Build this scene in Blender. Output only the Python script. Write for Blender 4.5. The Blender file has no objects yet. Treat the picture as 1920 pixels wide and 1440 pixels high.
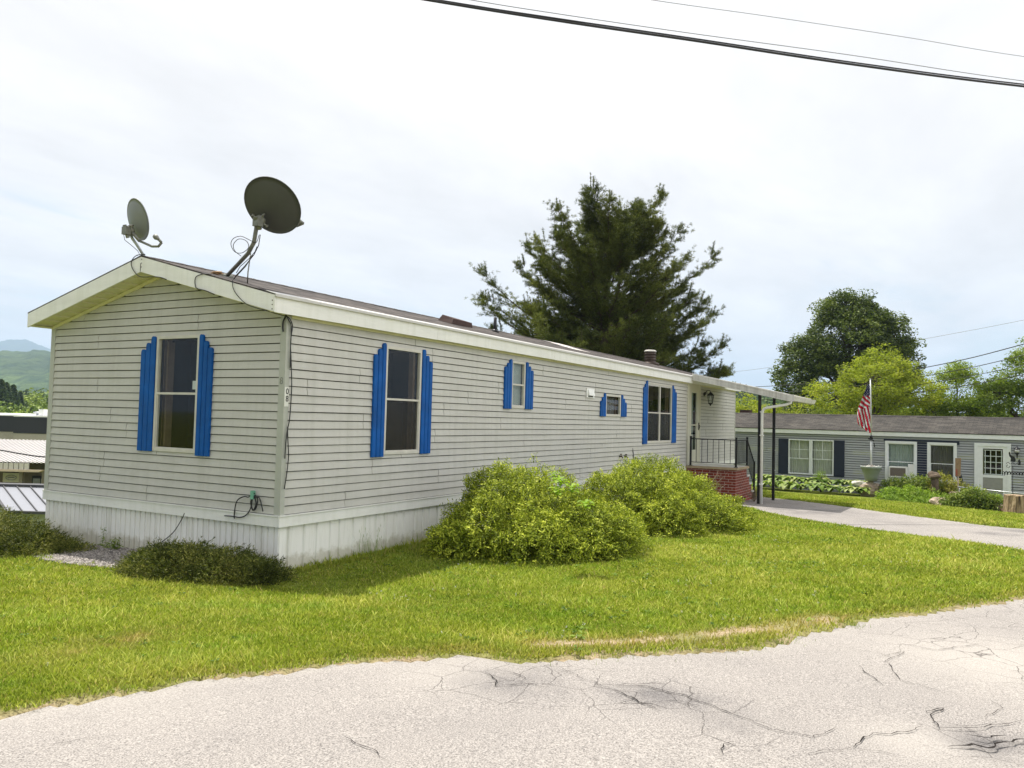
import bpy, math, random
import numpy as np
from mathutils import Vector, Matrix, noise as mnoise
random.seed(7); rng = np.random.default_rng(7)
scene = bpy.context.scene
R = math.radians
PI = math.pi
# ---------------------------------------------------------------- camera
CAM = Vector((-7.012, -7.036, 1.202))
FW = Vector((0.87065871, 0.49002879, 0.04272234))
RT = Vector((0.48935754, -0.87170504, 0.0256812))
UP = Vector((-0.0498258, 0.00145306, 0.99875687))
FPX = 1515.06
cd = bpy.data.cameras.new("camera"); cam = bpy.data.objects.new("camera", cd)
scene.collection.objects.link(cam)
m = Matrix((RT, UP, -FW)).transposed().to_4x4(); m.translation = CAM
cam.matrix_world = m
cd.sensor_width = 36; cd.lens = 36 * FPX / 1920
cd.clip_start = 0.05; cd.clip_end = 40000
scene.camera = cam
scene.render.resolution_x = 1024; scene.render.resolution_y = 768
def at(px, py, depth):
    return CAM + (FW + RT * ((px - 960) / FPX) - UP * ((py - 720) / FPX)) * depth
# ---------------------------------------------------------------- colour management
scene.view_settings.view_transform = 'Standard'; scene.view_settings.look = 'None'
scene.view_settings.exposure = 0.52; scene.view_settings.gamma = 1.0
scene.render.film_transparent = False
# ---------------------------------------------------------------- sun + sky
SUNDIR = Vector((0.5, 1.35, 3.2)).normalized()
elev = math.asin(SUNDIR.z); rot = math.atan2(SUNDIR.x, SUNDIR.y)
sl = bpy.data.lights.new("sun", 'SUN'); sl.energy = 4.7; sl.angle = R(0.6); sl.color = (1.0, 0.95, 0.87)
so = bpy.data.objects.new("sun", sl); scene.collection.objects.link(so)
so.rotation_euler = SUNDIR.to_track_quat('Z', 'Y').to_euler(); so.location = (0, 0, 30)
world = bpy.data.worlds.new("World"); scene.world = world; world.use_nodes = True
def build_world():
    nt = world.node_tree; N = nt.nodes; L = nt.links; N.clear()
    out = N.new('ShaderNodeOutputWorld'); bg = N.new('ShaderNodeBackground'); bg.inputs[1].default_value = 1
    sky = N.new('ShaderNodeTexSky'); sky.sky_type = 'NISHITA'; sky.sun_disc = False
    sky.sun_elevation = elev; sky.sun_rotation = rot; sky.air_density = 1.2; sky.dust_density = 0.6; sky.ozone_density = 1.5
    sc = N.new('ShaderNodeVectorMath'); sc.operation = 'SCALE'; sc.inputs[3].default_value = 0.10
    L.new(sky.outputs[0], sc.inputs[0])
    tc = N.new('ShaderNodeTexCoord'); sep = N.new('ShaderNodeSeparateXYZ'); L.new(tc.outputs['Generated'], sep.inputs[0])
    def mth(op, a, b=None, c=None):
        n = N.new('ShaderNodeMath'); n.operation = op
        for i, v in enumerate((a, b, c)):
            if v is None: continue
            if isinstance(v, (int, float)): n.inputs[i].default_value = v
            else: L.new(v, n.inputs[i])
        return n.outputs[0]
    zc = mth('MAXIMUM', sep.outputs[2], 0.0)
    den = mth('ADD', zc, 0.10)
    cx = mth('DIVIDE', sep.outputs[0], den); cy = mth('DIVIDE', sep.outputs[1], den)
    cmb = N.new('ShaderNodeCombineXYZ'); L.new(cx, cmb.inputs[0]); L.new(cy, cmb.inputs[1])
    mp = N.new('ShaderNodeMapping'); mp.inputs['Rotation'].default_value = (0, 0, R(-52)); mp.inputs['Scale'].default_value = (0.55, 1.1, 1)
    L.new(cmb.outputs[0], mp.inputs[0])
    def noi(scale, det, rough, dist=0.0):
        n = N.new('ShaderNodeTexNoise'); n.inputs['Scale'].default_value = scale; n.inputs['Detail'].default_value = det
        n.inputs['Roughness'].default_value = rough; n.inputs['Distortion'].default_value = dist
        L.new(mp.outputs[0], n.inputs['Vector']); return n.outputs[0]
    n1 = noi(0.62, 7, 0.55, 0.3); n2 = noi(1.9, 8, 0.62, 0.5)
    a = mth('ADD', mth('MULTIPLY', n1, 0.7), mth('MULTIPLY', n2, 0.3))
    # cover threshold falls with height: a nearly closed veil above, gaps nearer the horizon
    th = mth('MULTIPLY_ADD', zc, 0.45, -0.005)
    b = mth('ADD', a, mth('MINIMUM', th, 0.30))
    mr = N.new('ShaderNodeMapRange'); mr.interpolation_type = 'SMOOTHSTEP'
    mr.inputs[1].default_value = 0.43; mr.inputs[2].default_value = 0.56; mr.inputs[3].default_value = 0.55; mr.inputs[4].default_value = 1.0
    L.new(b, mr.inputs[0])
    # cloud luminance: brighter high up, as a thin overcast is
    n3 = noi(1.1, 6, 0.6, 0.2)
    fw_ = mth('MAXIMUM', mth('SUBTRACT', mth('ADD', mth('MULTIPLY', sep.outputs[1], -0.95), mth('MULTIPLY', sep.outputs[0], 0.15)), 0.2), 0.0)   # brightness added to the unseen north sky to light the long wall
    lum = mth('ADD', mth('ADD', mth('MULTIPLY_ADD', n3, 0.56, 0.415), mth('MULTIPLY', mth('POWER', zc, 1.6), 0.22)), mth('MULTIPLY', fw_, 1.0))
    lum = mth('SUBTRACT', lum, mth('MULTIPLY', mth('MAXIMUM', mth('SUBTRACT', mth('MULTIPLY', sep.outputs[0], -1.0), 0.15), 0.0), 0.34))  # unseen sky facing the gable dimmed to darken that wall
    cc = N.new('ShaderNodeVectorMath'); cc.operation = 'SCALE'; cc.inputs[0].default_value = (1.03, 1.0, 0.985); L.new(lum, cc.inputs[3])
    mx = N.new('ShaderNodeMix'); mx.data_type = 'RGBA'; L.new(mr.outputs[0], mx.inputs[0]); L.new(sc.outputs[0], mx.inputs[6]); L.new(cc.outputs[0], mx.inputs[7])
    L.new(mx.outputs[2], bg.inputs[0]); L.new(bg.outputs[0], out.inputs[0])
build_world()
# ---------------------------------------------------------------- helpers
COL = scene.collection
class MB:
    def __init__(s): s.v = []; s.f = []; s.mi = []; s.sm = []; s.m = 0; s.smooth = False
    def add(s, vs, fs):
        o = len(s.v); s.v.extend([tuple(p) for p in vs])
        for f in fs: s.f.append(tuple(i + o for i in f)); s.mi.append(s.m); s.sm.append(s.smooth)
    def box(s, a, b):
        x0, y0, z0 = a; x1, y1, z1 = b
        s.add([(x0,y0,z0),(x1,y0,z0),(x1,y1,z0),(x0,y1,z0),(x0,y0,z1),(x1,y0,z1),(x1,y1,z1),(x0,y1,z1)],
              [(0,3,2,1),(4,5,6,7),(0,1,5,4),(1,2,6,5),(2,3,7,6),(3,0,4,7)])
    def fbox(s, F, u0, u1, n0, n1, z0, z1):
        P = [F(u, n, z) for z in (z0, z1) for (u, n) in ((u0, n0), (u1, n0), (u1, n1), (u0, n1))]
        s.add(P, [(0,3,2,1),(4,5,6,7),(0,1,5,4),(1,2,6,5),(2,3,7,6),(3,0,4,7)])
    def hexa(s, P):  # 8 points, bottom four then top four
        s.add(P, [(0,3,2,1),(4,5,6,7),(0,1,5,4),(1,2,6,5),(2,3,7,6),(3,0,4,7)])
    def quad(s, *P): s.add(P, [tuple(range(len(P)))])
    def tube(s, pts, r, n=8, caps=True):
        pts = [Vector(p) for p in pts]; rs = r if isinstance(r, (list, tuple)) else [r] * len(pts)
        vs = []; prev = None
        for i, p in enumerate(pts):
            t = (pts[min(i+1, len(pts)-1)] - pts[max(i-1, 0)])
            t = t.normalized() if t.length > 1e-9 else Vector((0,0,1))
            if prev is None:
                a = t.orthogonal().normalized()
            else:
                a = prev - t * prev.dot(t)
                a = a.normalized() if a.length > 1e-6 else t.orthogonal().normalized()
            prev = a; b = t.cross(a)
            for k in range(n):
                th = 2*PI*k/n; vs.append(p + (a*math.cos(th) + b*math.sin(th)) * rs[i])
        fs = [(i*n+k, i*n+(k+1)%n, (i+1)*n+(k+1)%n, (i+1)*n+k) for i in range(len(pts)-1) for k in range(n)]
        if caps: fs += [tuple(range(n-1, -1, -1)), tuple(range((len(pts)-1)*n, len(pts)*n))]
        sm = s.smooth; s.smooth = n > 5; s.add(vs, fs); s.smooth = sm
    def bar(s, a, b, w, h=None):   # square bar
        a = Vector(a); b = Vector(b); h = h or w; t = (b-a).normalized()
        sd = t.cross(Vector((0,0,1)));
        if sd.length < 1e-3: sd = Vector((1,0,0))
        sd.normalize(); up = sd.cross(t)
        P = []
        for q in (a, b):
            for i, j in ((-1,-1),(1,-1),(1,1),(-1,1)): P.append(q + sd*(i*w/2) + up*(j*h/2))
        s.add(P, [(0,1,2,3),(7,6,5,4),(0,4,5,1),(1,5,6,2),(2,6,7,3),(3,7,4,0)])
    def prism(s, poly, d0, d1):    # poly: list of points at depth vectors; extruded from poly+d0 to poly+d1
        n = len(poly); A = [Vector(p)+Vector(d0) for p in poly]; B = [Vector(p)+Vector(d1) for p in poly]
        s.add(A+B, [tuple(range(n-1,-1,-1)), tuple(range(n, 2*n))] + [(i, (i+1)%n, n+(i+1)%n, n+i) for i in range(n)])
    def lathe(s, c, prof, n=20):
        c = Vector(c); vs = []
        for r, z in prof:
            for k in range(n): vs.append((c.x+r*math.cos(2*PI*k/n), c.y+r*math.sin(2*PI*k/n), c.z+z))
        fs = [(i*n+k, i*n+(k+1)%n, (i+1)*n+(k+1)%n, (i+1)*n+k) for i in range(len(prof)-1) for k in range(n)]
        fs += [tuple(range(n-1,-1,-1)), tuple(range((len(prof)-1)*n, len(prof)*n))]
        sm = s.smooth; s.smooth = True; s.add(vs, fs); s.smooth = sm
    def blob(s, c, rad, seed=0, rough=0.25, nu=14, nv=9, freq=1.3):
        c = Vector(c); vs = []
        for j in range(nv+1):
            ph = PI*j/nv
            for i in range(nu):
                th = 2*PI*i/nu; d = Vector((math.sin(ph)*math.cos(th), math.sin(ph)*math.sin(th), math.cos(ph)))
                k = 1 + rough*mnoise.noise(d*freq + Vector((seed*3.7, seed, -seed)))*1.6
                vs.append((c.x+d.x*rad[0]*k, c.y+d.y*rad[1]*k, c.z+d.z*rad[2]*k))
        s.add(vs, [(j*nu+i, (j+1)*nu+i, (j+1)*nu+(i+1)%nu, j*nu+(i+1)%nu) for j in range(nv) for i in range(nu)])
def mkmesh(name, mb, mats, off=(0,0,0)):
    me = bpy.data.meshes.new(name)
    off = Vector(off)
    me.from_pydata([(p[0]-off.x, p[1]-off.y, p[2]-off.z) for p in mb.v], [], mb.f)
    for mt in (mats if isinstance(mats, (list, tuple)) else [mats]): me.materials.append(mt)
    me.polygons.foreach_set('material_index', mb.mi); me.polygons.foreach_set('use_smooth', mb.sm)
    me.update(); return me
OFF = {}
def part(name, mb, mat, parent, label=None, kind=None):
    top = parent
    while top.parent: top = top.parent
    me = mb if isinstance(mb, bpy.types.Mesh) else mkmesh(name, mb, mat, OFF.get(top.name, (0,0,0)))
    o = bpy.data.objects.new(name, me); COL.objects.link(o); o.parent = parent
    if label: o['label'] = label
    if kind: o['kind'] = kind
    return o
def tag(o, label, cat, group=None, kind=None):
    if label: o['label'] = label
    if cat: o['category'] = cat
    if group: o['group'] = group
    if kind: o['kind'] = kind
    return o
def thing(name, label, cat, loc, off=None, rz=0, group=None, kind=None):
    o = bpy.data.objects.new(name, None); COL.objects.link(o); o.empty_display_size = 0.2
    o.location = loc; o.rotation_euler.z = rz; OFF[o.name] = tuple(loc if off is None else off)
    return tag(o, label, cat, group, kind)
def single(name, mb, mat, label, cat, loc=(0,0,0), group=None, kind=None):
    me = mb if isinstance(mb, bpy.types.Mesh) else mkmesh(name, mb, mat, loc)
    o = bpy.data.objects.new(name, me); COL.objects.link(o); o.location = loc
    return tag(o, label, cat, group, kind)
def dup(root, loc, rz=None, scale=None, label=None):
    r = root.copy(); COL.objects.link(r); r.location = loc
    if rz is not None: r.rotation_euler.z = rz
    if scale is not None: r.scale = (scale,)*3 if isinstance(scale, (int, float)) else scale
    if label: r['label'] = label
    for ch in list(root.children):
        c = ch.copy(); COL.objects.link(c); c.parent = r
        for g in ch.children:
            d = g.copy(); COL.objects.link(d); d.parent = c
    return r
def npmesh(name, V, F, mats, var=None, loc=(0,0,0), smooth=False, attrs=None):
    """V (n,3), F (m,k) all faces same size"""
    me = bpy.data.meshes.new(name); V = np.asarray(V, np.float32) - np.asarray(loc, np.float32); F = np.asarray(F, np.int32)
    me.vertices.add(len(V)); me.vertices.foreach_set('co', V.ravel())
    k = F.shape[1]; me.loops.add(F.size); me.loops.foreach_set('vertex_index', F.ravel())
    me.polygons.add(len(F)); me.polygons.foreach_set('loop_start', np.arange(len(F), dtype=np.int32)*k)
    me.polygons.foreach_set('loop_total', np.full(len(F), k, np.int32))
    if smooth: me.polygons.foreach_set('use_smooth', np.ones(len(F), bool))
    for mt in (mats if isinstance(mats, (list, tuple)) else [mats]): me.materials.append(mt)
    at_ = dict(attrs or {})
    if var is not None: at_['var'] = var
    for nm, arr in at_.items():
        a = me.attributes.new(nm, 'FLOAT', 'POINT'); a.data.foreach_set('value', np.asarray(arr, np.float32))
    me.update(calc_edges=True); me.validate(); return me
# ---------------------------------------------------------------- materials
def srgb(r, g, b):
    f = lambda c: (c/255/12.92) if c/255 <= 0.04045 else ((c/255+0.055)/1.055)**2.4
    return (f(r), f(g), f(b), 1)
class NT:
    def __init__(s, name):
        s.m = bpy.data.materials.new(name); s.m.use_nodes = True; s.t = s.m.node_tree; s.N = s.t.nodes; s.L = s.t.links
        s.N.clear(); s.out = s.N.new('ShaderNodeOutputMaterial'); s.bs = s.N.new('ShaderNodeBsdfPrincipled')
        s.L.new(s.bs.outputs[0], s.out.inputs[0]); s.tc = None
    def co(s, scale=None, kind='Object'):
        if s.tc is None: s.tc = s.N.new('ShaderNodeTexCoord')
        o = s.tc.outputs[kind]
        if scale is None: return o
        mp = s.N.new('ShaderNodeMapping'); mp.inputs['Scale'].default_value = scale; s.L.new(o, mp.inputs[0]); return mp.outputs[0]
    def pos(s, scale=(1,1,1)):
        g = s.N.new('ShaderNodeNewGeometry'); mp = s.N.new('ShaderNodeMapping'); mp.inputs['Scale'].default_value = scale
        s.L.new(g.outputs['Position'], mp.inputs[0]); return mp.outputs[0]
    def noise(s, vec, scale=5, det=4, rough=0.55, dist=0.0):
        n = s.N.new('ShaderNodeTexNoise'); n.inputs['Scale'].default_value = scale; n.inputs['Detail'].default_value = det
        n.inputs['Roughness'].default_value = rough; n.inputs['Distortion'].default_value = dist
        s.L.new(vec, n.inputs['Vector']); return n.outputs[0]
    def ramp(s, fac, stops):
        r = s.N.new('ShaderNodeValToRGB'); e = r.color_ramp.elements
        while len(e) < len(stops): e.new(0.5)
        for i, (p, c) in enumerate(stops):
            e[i].position = p; e[i].color = c if len(c) == 4 else (*c, 1)
        s.L.new(fac, r.inputs[0]); return r.outputs[0]
    def mix(s, fac, a, b, mode='MIX'):
        n = s.N.new('ShaderNodeMix'); n.data_type = 'RGBA'; n.blend_type = mode
        for i, v in ((0, fac), (6, a), (7, b)):
            if isinstance(v, (int, float)): n.inputs[i].default_value = v
            elif isinstance(v, tuple): n.inputs[i].default_value = v if len(v) == 4 else (*v, 1)
            else: s.L.new(v, n.inputs[i])
        return n.outputs[2]
    def math(s, op, a, b=None, c=None):
        n = s.N.new('ShaderNodeMath'); n.operation = op
        for i, v in enumerate((a, b, c)):
            if v is None: continue
            if isinstance(v, (int, float)): n.inputs[i].default_value = v
            else: s.L.new(v, n.inputs[i])
        return n.outputs[0]
    def attr(s, nm):
        a = s.N.new('ShaderNodeAttribute'); a.attribute_name = nm; return a.outputs['Fac']
    def bump(s, h, strength=0.3, dist=0.01):
        b = s.N.new('ShaderNodeBump'); b.inputs['Strength'].default_value = strength; b.inputs['Distance'].default_value = dist
        s.L.new(h, b.inputs['Height']); s.L.new(b.outputs[0], s.bs.inputs['Normal'])
    def schlick(s, f0):
        g = s.N.new('ShaderNodeNewGeometry'); d = s.N.new('ShaderNodeVectorMath'); d.operation = 'DOT_PRODUCT'
        s.L.new(g.outputs['Normal'], d.inputs[0]); s.L.new(g.outputs['Incoming'], d.inputs[1])
        a = s.math('SUBTRACT', 1.0, s.math('ABSOLUTE', d.outputs['Value'])); return s.math('MULTIPLY_ADD', s.math('POWER', a, 5.0), 1-f0, f0)
    def set(s, col=None, rough=None, metal=None, spec=None):
        for nm, v in (('Base Color', col), ('Roughness', rough), ('Metallic', metal), ('Specular IOR Level', spec)):
            if v is None: continue
            if isinstance(v, (int, float)): s.bs.inputs[nm].default_value = v
            elif isinstance(v, tuple): s.bs.inputs[nm].default_value = v if len(v) == 4 else (*v, 1)
            else: s.L.new(v, s.bs.inputs[nm])
        return s
def M(name, col, rough=0.6, metal=0.0, spec=0.4, var=0.12, scale=6, bump=0.0, bscale=60):
    n = NT(name); c = Vector(col[:3])
    f = n.noise(n.co(), scale, 5, 0.6)
    colr = n.ramp(f, [(0.25, tuple(c*(1-var))), (0.75, tuple(c*(1+var)))])
    n.set(colr, rough, metal, spec)
    if bump: n.bump(n.noise(n.co(), bscale, 4), bump, 0.004)
    return n.m
def m_siding(name, col, dirt, dirty=0.35):
    n = NT(name); c = Vector(col)
    f = n.noise(n.co((1, 1, 6)), 1.4, 5, 0.6); f2 = n.noise(n.co((9, 9, 0.5)), 1.0, 5, 0.65); f3 = n.noise(n.co((2, 2, 40)), 3, 4, 0.6)
    base = n.ramp(f, [(0.3, tuple(c*0.93)), (0.7, tuple(c*1.05))])
    k = n.ramp(f2, [(0.45, (0,0,0)), (0.75, (1,1,1))])
    k2 = n.math('MULTIPLY', k, dirty)
    c2 = n.mix(k2, base, dirt)
    c3 = n.mix(0.10, c2, n.ramp(f3, [(0.35, tuple(c*0.7)), (0.65, tuple(c*1.1))]))
    n.set(c3, 0.55, 0, 0.35); n.bump(n.noise(n.co((1, 1, 10)), 25, 4), 0.12, 0.003)
    return n.m
siding_m = m_siding("weathered vinyl siding", (0.52, 0.51, 0.47), (0.34, 0.34, 0.28))
siding2_m = m_siding("grey vinyl siding", (0.40, 0.415, 0.43), (0.38, 0.40, 0.40), 0.2)
trim_m = m_siding("aged white metal trim", (0.80, 0.80, 0.76), (0.52, 0.53, 0.43), 0.3)
trim2_m = M("white painted trim", (0.80, 0.82, 0.84), 0.5, var=0.06)
drip_m = M("white drip edge", (0.55, 0.54, 0.51), 0.35, var=0.06)
soffit_m = M("cream soffit", (0.66, 0.64, 0.42), 0.6, var=0.1)
def m_skirt():
    n = NT("skirt panel"); f = n.noise(n.co((1.5, 1.5, 0.8)), 1.6, 5, 0.6); st = n.noise(n.co((14, 14, 0.9)), 1.0, 4, 0.6)
    a = n.ramp(f, [(0.3, (0.80, 0.79, 0.74)), (0.7, (0.88, 0.87, 0.83))])
    c = n.mix(n.ramp(st, [(0.5, (0,0,0)), (0.8, (0.55,0.55,0.55))]), a, (0.42, 0.42, 0.32))
    # soil splashed up from the ground and algae, with a ragged upper limit
    sx = n.N.new('ShaderNodeSeparateXYZ'); n.L.new(n.pos(), sx.inputs[0]); nz = n.noise(n.pos(), 7, 5, 0.7)
    hz = n.math('ADD', n.math('MULTIPLY', n.math('ADD', sx.outputs[2], 0.36), -2.6), n.math('MULTIPLY', nz, 0.9)); mk = n.ramp(hz, [(0.75, (0,0,0)), (1.0, (0.55,0.55,0.55))])
    n.set(n.mix(mk, c, (0.36, 0.33, 0.22)), 0.5, 0, 0.4); return n.m
skirt_m = m_skirt()
post_m = M("grey corner post", (0.42, 0.43, 0.38), 0.5, var=0.06)
blue_m = M("bright blue shutter paint", (0.001, 0.080, 0.32), 0.55, 0.0, 0.2, var=0.30, scale=3.5, bump=0.25)
winframe_m = M("cream window frame", (0.56, 0.54, 0.48), 0.45, var=0.12)
white_m = M("white paint", (0.8, 0.8, 0.78), 0.45, var=0.05)
black_m = M("black metal", (0.016, 0.016, 0.018), 0.4, 0.2, var=0.2)
cable_m = M("black cable", (0.02, 0.02, 0.022), 0.5, var=0.2)
wire_m = M("grey overhead wire", (0.22, 0.23, 0.25), 0.5, var=0.1)
navy_m = M("navy shutter", (0.016, 0.022, 0.045), 0.6, var=0.15)
dishd_m = M("dark grey dish back", (0.068, 0.070, 0.068), 0.55, var=0.12, scale=3)
dishl_m = M("light grey dish", (0.20, 0.21, 0.21), 0.45, var=0.1, scale=3)
bracket_m = M("galvanised bracket", (0.18, 0.185, 0.155), 0.45, 0.3, var=0.3, scale=25)
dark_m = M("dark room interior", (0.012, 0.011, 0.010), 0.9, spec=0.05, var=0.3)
wood_m = M("weathered wood", (0.30, 0.20, 0.12), 0.8, var=0.3, scale=15, bump=0.3)
roomwood_m = M("brown window reveal", (0.12, 0.08, 0.05), 0.8, var=0.3, scale=8)
curtain_m = M("pale curtain", (0.52, 0.53, 0.46), 0.9, var=0.08)
curtaing_m = M("grey green curtain", (0.36, 0.42, 0.38), 0.9, var=0.08)
curtaind_m = M("dark curtain", (0.12, 0.115, 0.105), 0.9, var=0.1)
frost_m = M("frosted pane", (0.26, 0.29, 0.27), 0.35, var=0.08)
rust_m = M("rusty brown metal", (0.055, 0.028, 0.022), 0.7, var=0.3, scale=12)
concrete_m = M("pale porch floor", (0.55, 0.54, 0.50), 0.75, var=0.1, bump=0.2)
slabedge_m = M("tan porch slab edge", (0.33, 0.26, 0.16), 0.8, var=0.2, bump=0.2)
def m_glass(name, tint=(0.9, 0.93, 0.92), refl=0.06, rough=0.02):
    n = NT(name); n.N.remove(n.bs)
    tr = n.N.new('ShaderNodeBsdfTransparent'); tr.inputs[0].default_value = (*tint, 1)
    gl = n.N.new('ShaderNodeBsdfGlossy'); gl.inputs['Roughness'].default_value = rough
    mx = n.N.new('ShaderNodeMixShader'); n.L.new(n.schlick(refl*0.7), mx.inputs[0]); n.L.new(tr.outputs[0], mx.inputs[1]); n.L.new(gl.outputs[0], mx.inputs[2])
    n.L.new(mx.outputs[0], n.out.inputs[0]); return n.m
glass_m = m_glass("window glass")
screen_m = m_glass("insect screen pane", (0.42, 0.42, 0.40), rough=0.25)
def m_shingle(name, a, b, sc=1.0):
    n = NT(name)
    br = n.N.new('ShaderNodeTexBrick'); br.offset = 0.5; n.L.new(n.co(), br.inputs['Vector'])
    br.inputs['Scale'].default_value = 1; br.inputs['Brick Width'].default_value = 0.30*sc; br.inputs['Row Height'].default_value = 0.14*sc
    br.inputs['Mortar Size'].default_value = 0.006; br.inputs['Mortar Smooth'].default_value = 0.2; br.inputs['Bias'].default_value = 0.0
    br.inputs['Color1'].default_value = (*a, 1); br.inputs['Color2'].default_value = (*b, 1); br.inputs['Mortar'].default_value = (a[0]*.35, a[1]*.35, a[2]*.35, 1)
    g = n.noise(n.co(), 60, 3, 0.8); w = n.noise(n.co((1, 1, 1)), 0.8, 4, 0.6)
    c = n.mix(0.55, br.outputs[0], n.ramp(g, [(0.3, (0.25,0.25,0.25)), (0.7, (1.7,1.7,1.7))]), 'MULTIPLY')
    c = n.mix(0.6, c, n.ramp(w, [(0.3, (0.5,0.5,0.5)), (0.7, (1.4,1.36,1.3))]), 'MULTIPLY')
    n.set(c, 0.9, 0, 0.2); n.bump(n.math('ADD', br.outputs['Fac'], g), 0.6, 0.01); return n.m
shingle_m = m_shingle("worn brown shingles", (0.045, 0.040, 0.040), (0.125, 0.112, 0.105))
shingle2_m = m_shingle("grey brown shingles", (0.042, 0.039, 0.036), (0.085, 0.079, 0.070))
def m_brick():
    n = NT("red brick"); br = n.N.new('ShaderNodeTexBrick'); br.offset = 0.5
    sx = n.N.new('ShaderNodeSeparateXYZ'); n.L.new(n.co(), sx.inputs[0]); cb = n.N.new('ShaderNodeCombineXYZ')
    n.L.new(n.math('ADD', sx.outputs[0], sx.outputs[1]), cb.inputs[0]); n.L.new(sx.outputs[2], cb.inputs[1]); n.L.new(cb.outputs[0], br.inputs['Vector'])
    br.inputs['Scale'].default_value = 1; br.inputs['Brick Width'].default_value = 0.21; br.inputs['Row Height'].default_value = 0.076
    br.inputs['Mortar Size'].default_value = 0.006; br.inputs['Color1'].default_value = (0.23, 0.045, 0.028, 1); br.inputs['Color2'].default_value = (0.15, 0.03, 0.02, 1); br.inputs['Mortar'].default_value = (0.42, 0.33, 0.28, 1)
    g = n.noise(n.co(), 30, 4, 0.7)
    n.set(n.mix(0.35, br.outputs[0], n.ramp(g, [(0.3, (0.5,0.5,0.5)), (0.7, (1.4,1.4,1.4))]), 'MULTIPLY'), 0.85, 0, 0.2); n.bump(n.math('SUBTRACT', 1.0, br.outputs['Fac']), 0.5, 0.006); return n.m
brick_m = m_brick()
def m_leaf(name, c0, c1, c2, trans=0.35, upn=0.0, gloss=0.25, patch=None):
    """leaf: three colours spread by the per-leaf random 'var'"""
    n = NT(name); N = n.N; L = n.L; N.remove(n.bs)
    col = n.ramp(n.attr('var'), [(0.0, c0), (0.5, c1), (1.0, c2)])
    if patch: col = patch(n, col)
    df = N.new('ShaderNodeBsdfDiffuse'); tl = N.new('ShaderNodeBsdfTranslucent'); gl = N.new('ShaderNodeBsdfGlossy'); gl.inputs['Roughness'].default_value = 0.45
    L.new(col, df.inputs[0]); tcol = n.mix(1.0, col, (1.25, 1.35, 0.6), 'MULTIPLY'); L.new(tcol, tl.inputs[0])
    if upn:
        g = N.new('ShaderNodeNewGeometry'); vm = N.new('ShaderNodeMix'); vm.data_type = 'VECTOR'; vm.inputs[0].default_value = upn
        L.new(g.outputs['Normal'], vm.inputs[4]); vm.inputs[5].default_value = (0, 0, 1)
        nz = N.new('ShaderNodeVectorMath'); nz.operation = 'NORMALIZE'; L.new(vm.outputs[1], nz.inputs[0]); L.new(nz.outputs[0], df.inputs['Normal'])
    m1 = N.new('ShaderNodeMixShader'); m1.inputs[0].default_value = trans; L.new(df.outputs[0], m1.inputs[1]); L.new(tl.outputs[0], m1.inputs[2])
    fm = n.math('MULTIPLY', n.schlick(0.04), gloss)
    m2 = N.new('ShaderNodeMixShader'); L.new(fm, m2.inputs[0]); L.new(m1.outputs[0], m2.inputs[1]); L.new(gl.outputs[0], m2.inputs[2])
    L.new(m2.outputs[0], n.out.inputs[0]); return n.m
bark_m = M("bark", (0.085, 0.065, 0.05), 0.9, spec=0.1, var=0.35, scale=14, bump=0.5, bscale=30)
twig_m = M("twigs", (0.09, 0.06, 0.04), 0.9, spec=0.1, var=0.3)
# ---------------------------------------------------------------- ground heights
CP = np.array([(-7,-7,-.43),(-9,-3,-.43),(-4.6,-2.7,-.43),(-3.4,-3.1,-.43),(-2.35,-4.1,-.42),(-.6,-5.95,-.42),(2.5,-7.5,-.44),(6,-9,-.52),(0,-10,-.42),(12,-13,-.75),(-12,-12,-.5),(4,-14,-.5),
 (-.7,-1.6,-.66),(-2.2,-.8,-.62),(0,0,-.71),(3,0,-.71),(3,-2,-.69),(8,0,-.8),(8,-3,-.78),(15,0,-.98),(16,-2,-1.0),(18,-2,-1.05),(14.4,-2,-.99),(10.0,-6,-.85),(12,-8.3,-.86),(0,2.45,-.70),(0,4.6,-.85),(-2,3,-.72),(-4,1.5,-.58),(-6,5,-.85),(-1,6.5,-1.3),(0,9,-2.2),(-8,12,-3),
 (20,-9,-1.25),(25,-8,-1.58),(28,-8,-1.74),(31,-8.5,-1.8),(31.5,-4,-1.74),(24,-4,-1.38),(30,0,-1.70),(32,3,-1.7),(22,1,-1.24),(27,-1,-1.55),(20,8,-1.9),(10,6,-1.9),(10,15,-4.5),(0,20,-6),(6,16,-5),(30,12,-2.0),(40,-5,-1.9),(40,-16,-2.0),(30,-18,-1.9),(20,-20,-1.4),(0,-25,-.6),(-25,-10,-.6),(-20,10,-2.5)])
def _tps():
    P = CP[:, :2]; n = len(P); d = np.linalg.norm(P[:, None]-P[None], axis=2)
    K = np.where(d > 0, d**2*np.log(d+1e-12), 0) + np.eye(n)*0.02
    A = np.zeros((n+3, n+3)); A[:n, :n] = K; A[:n, n] = 1; A[:n, n+1:] = P; A[n, :n] = 1; A[n+1:, :n] = P.T
    return np.linalg.solve(A, np.concatenate([CP[:, 2], np.zeros(3)]))
_W = _tps()
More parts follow.
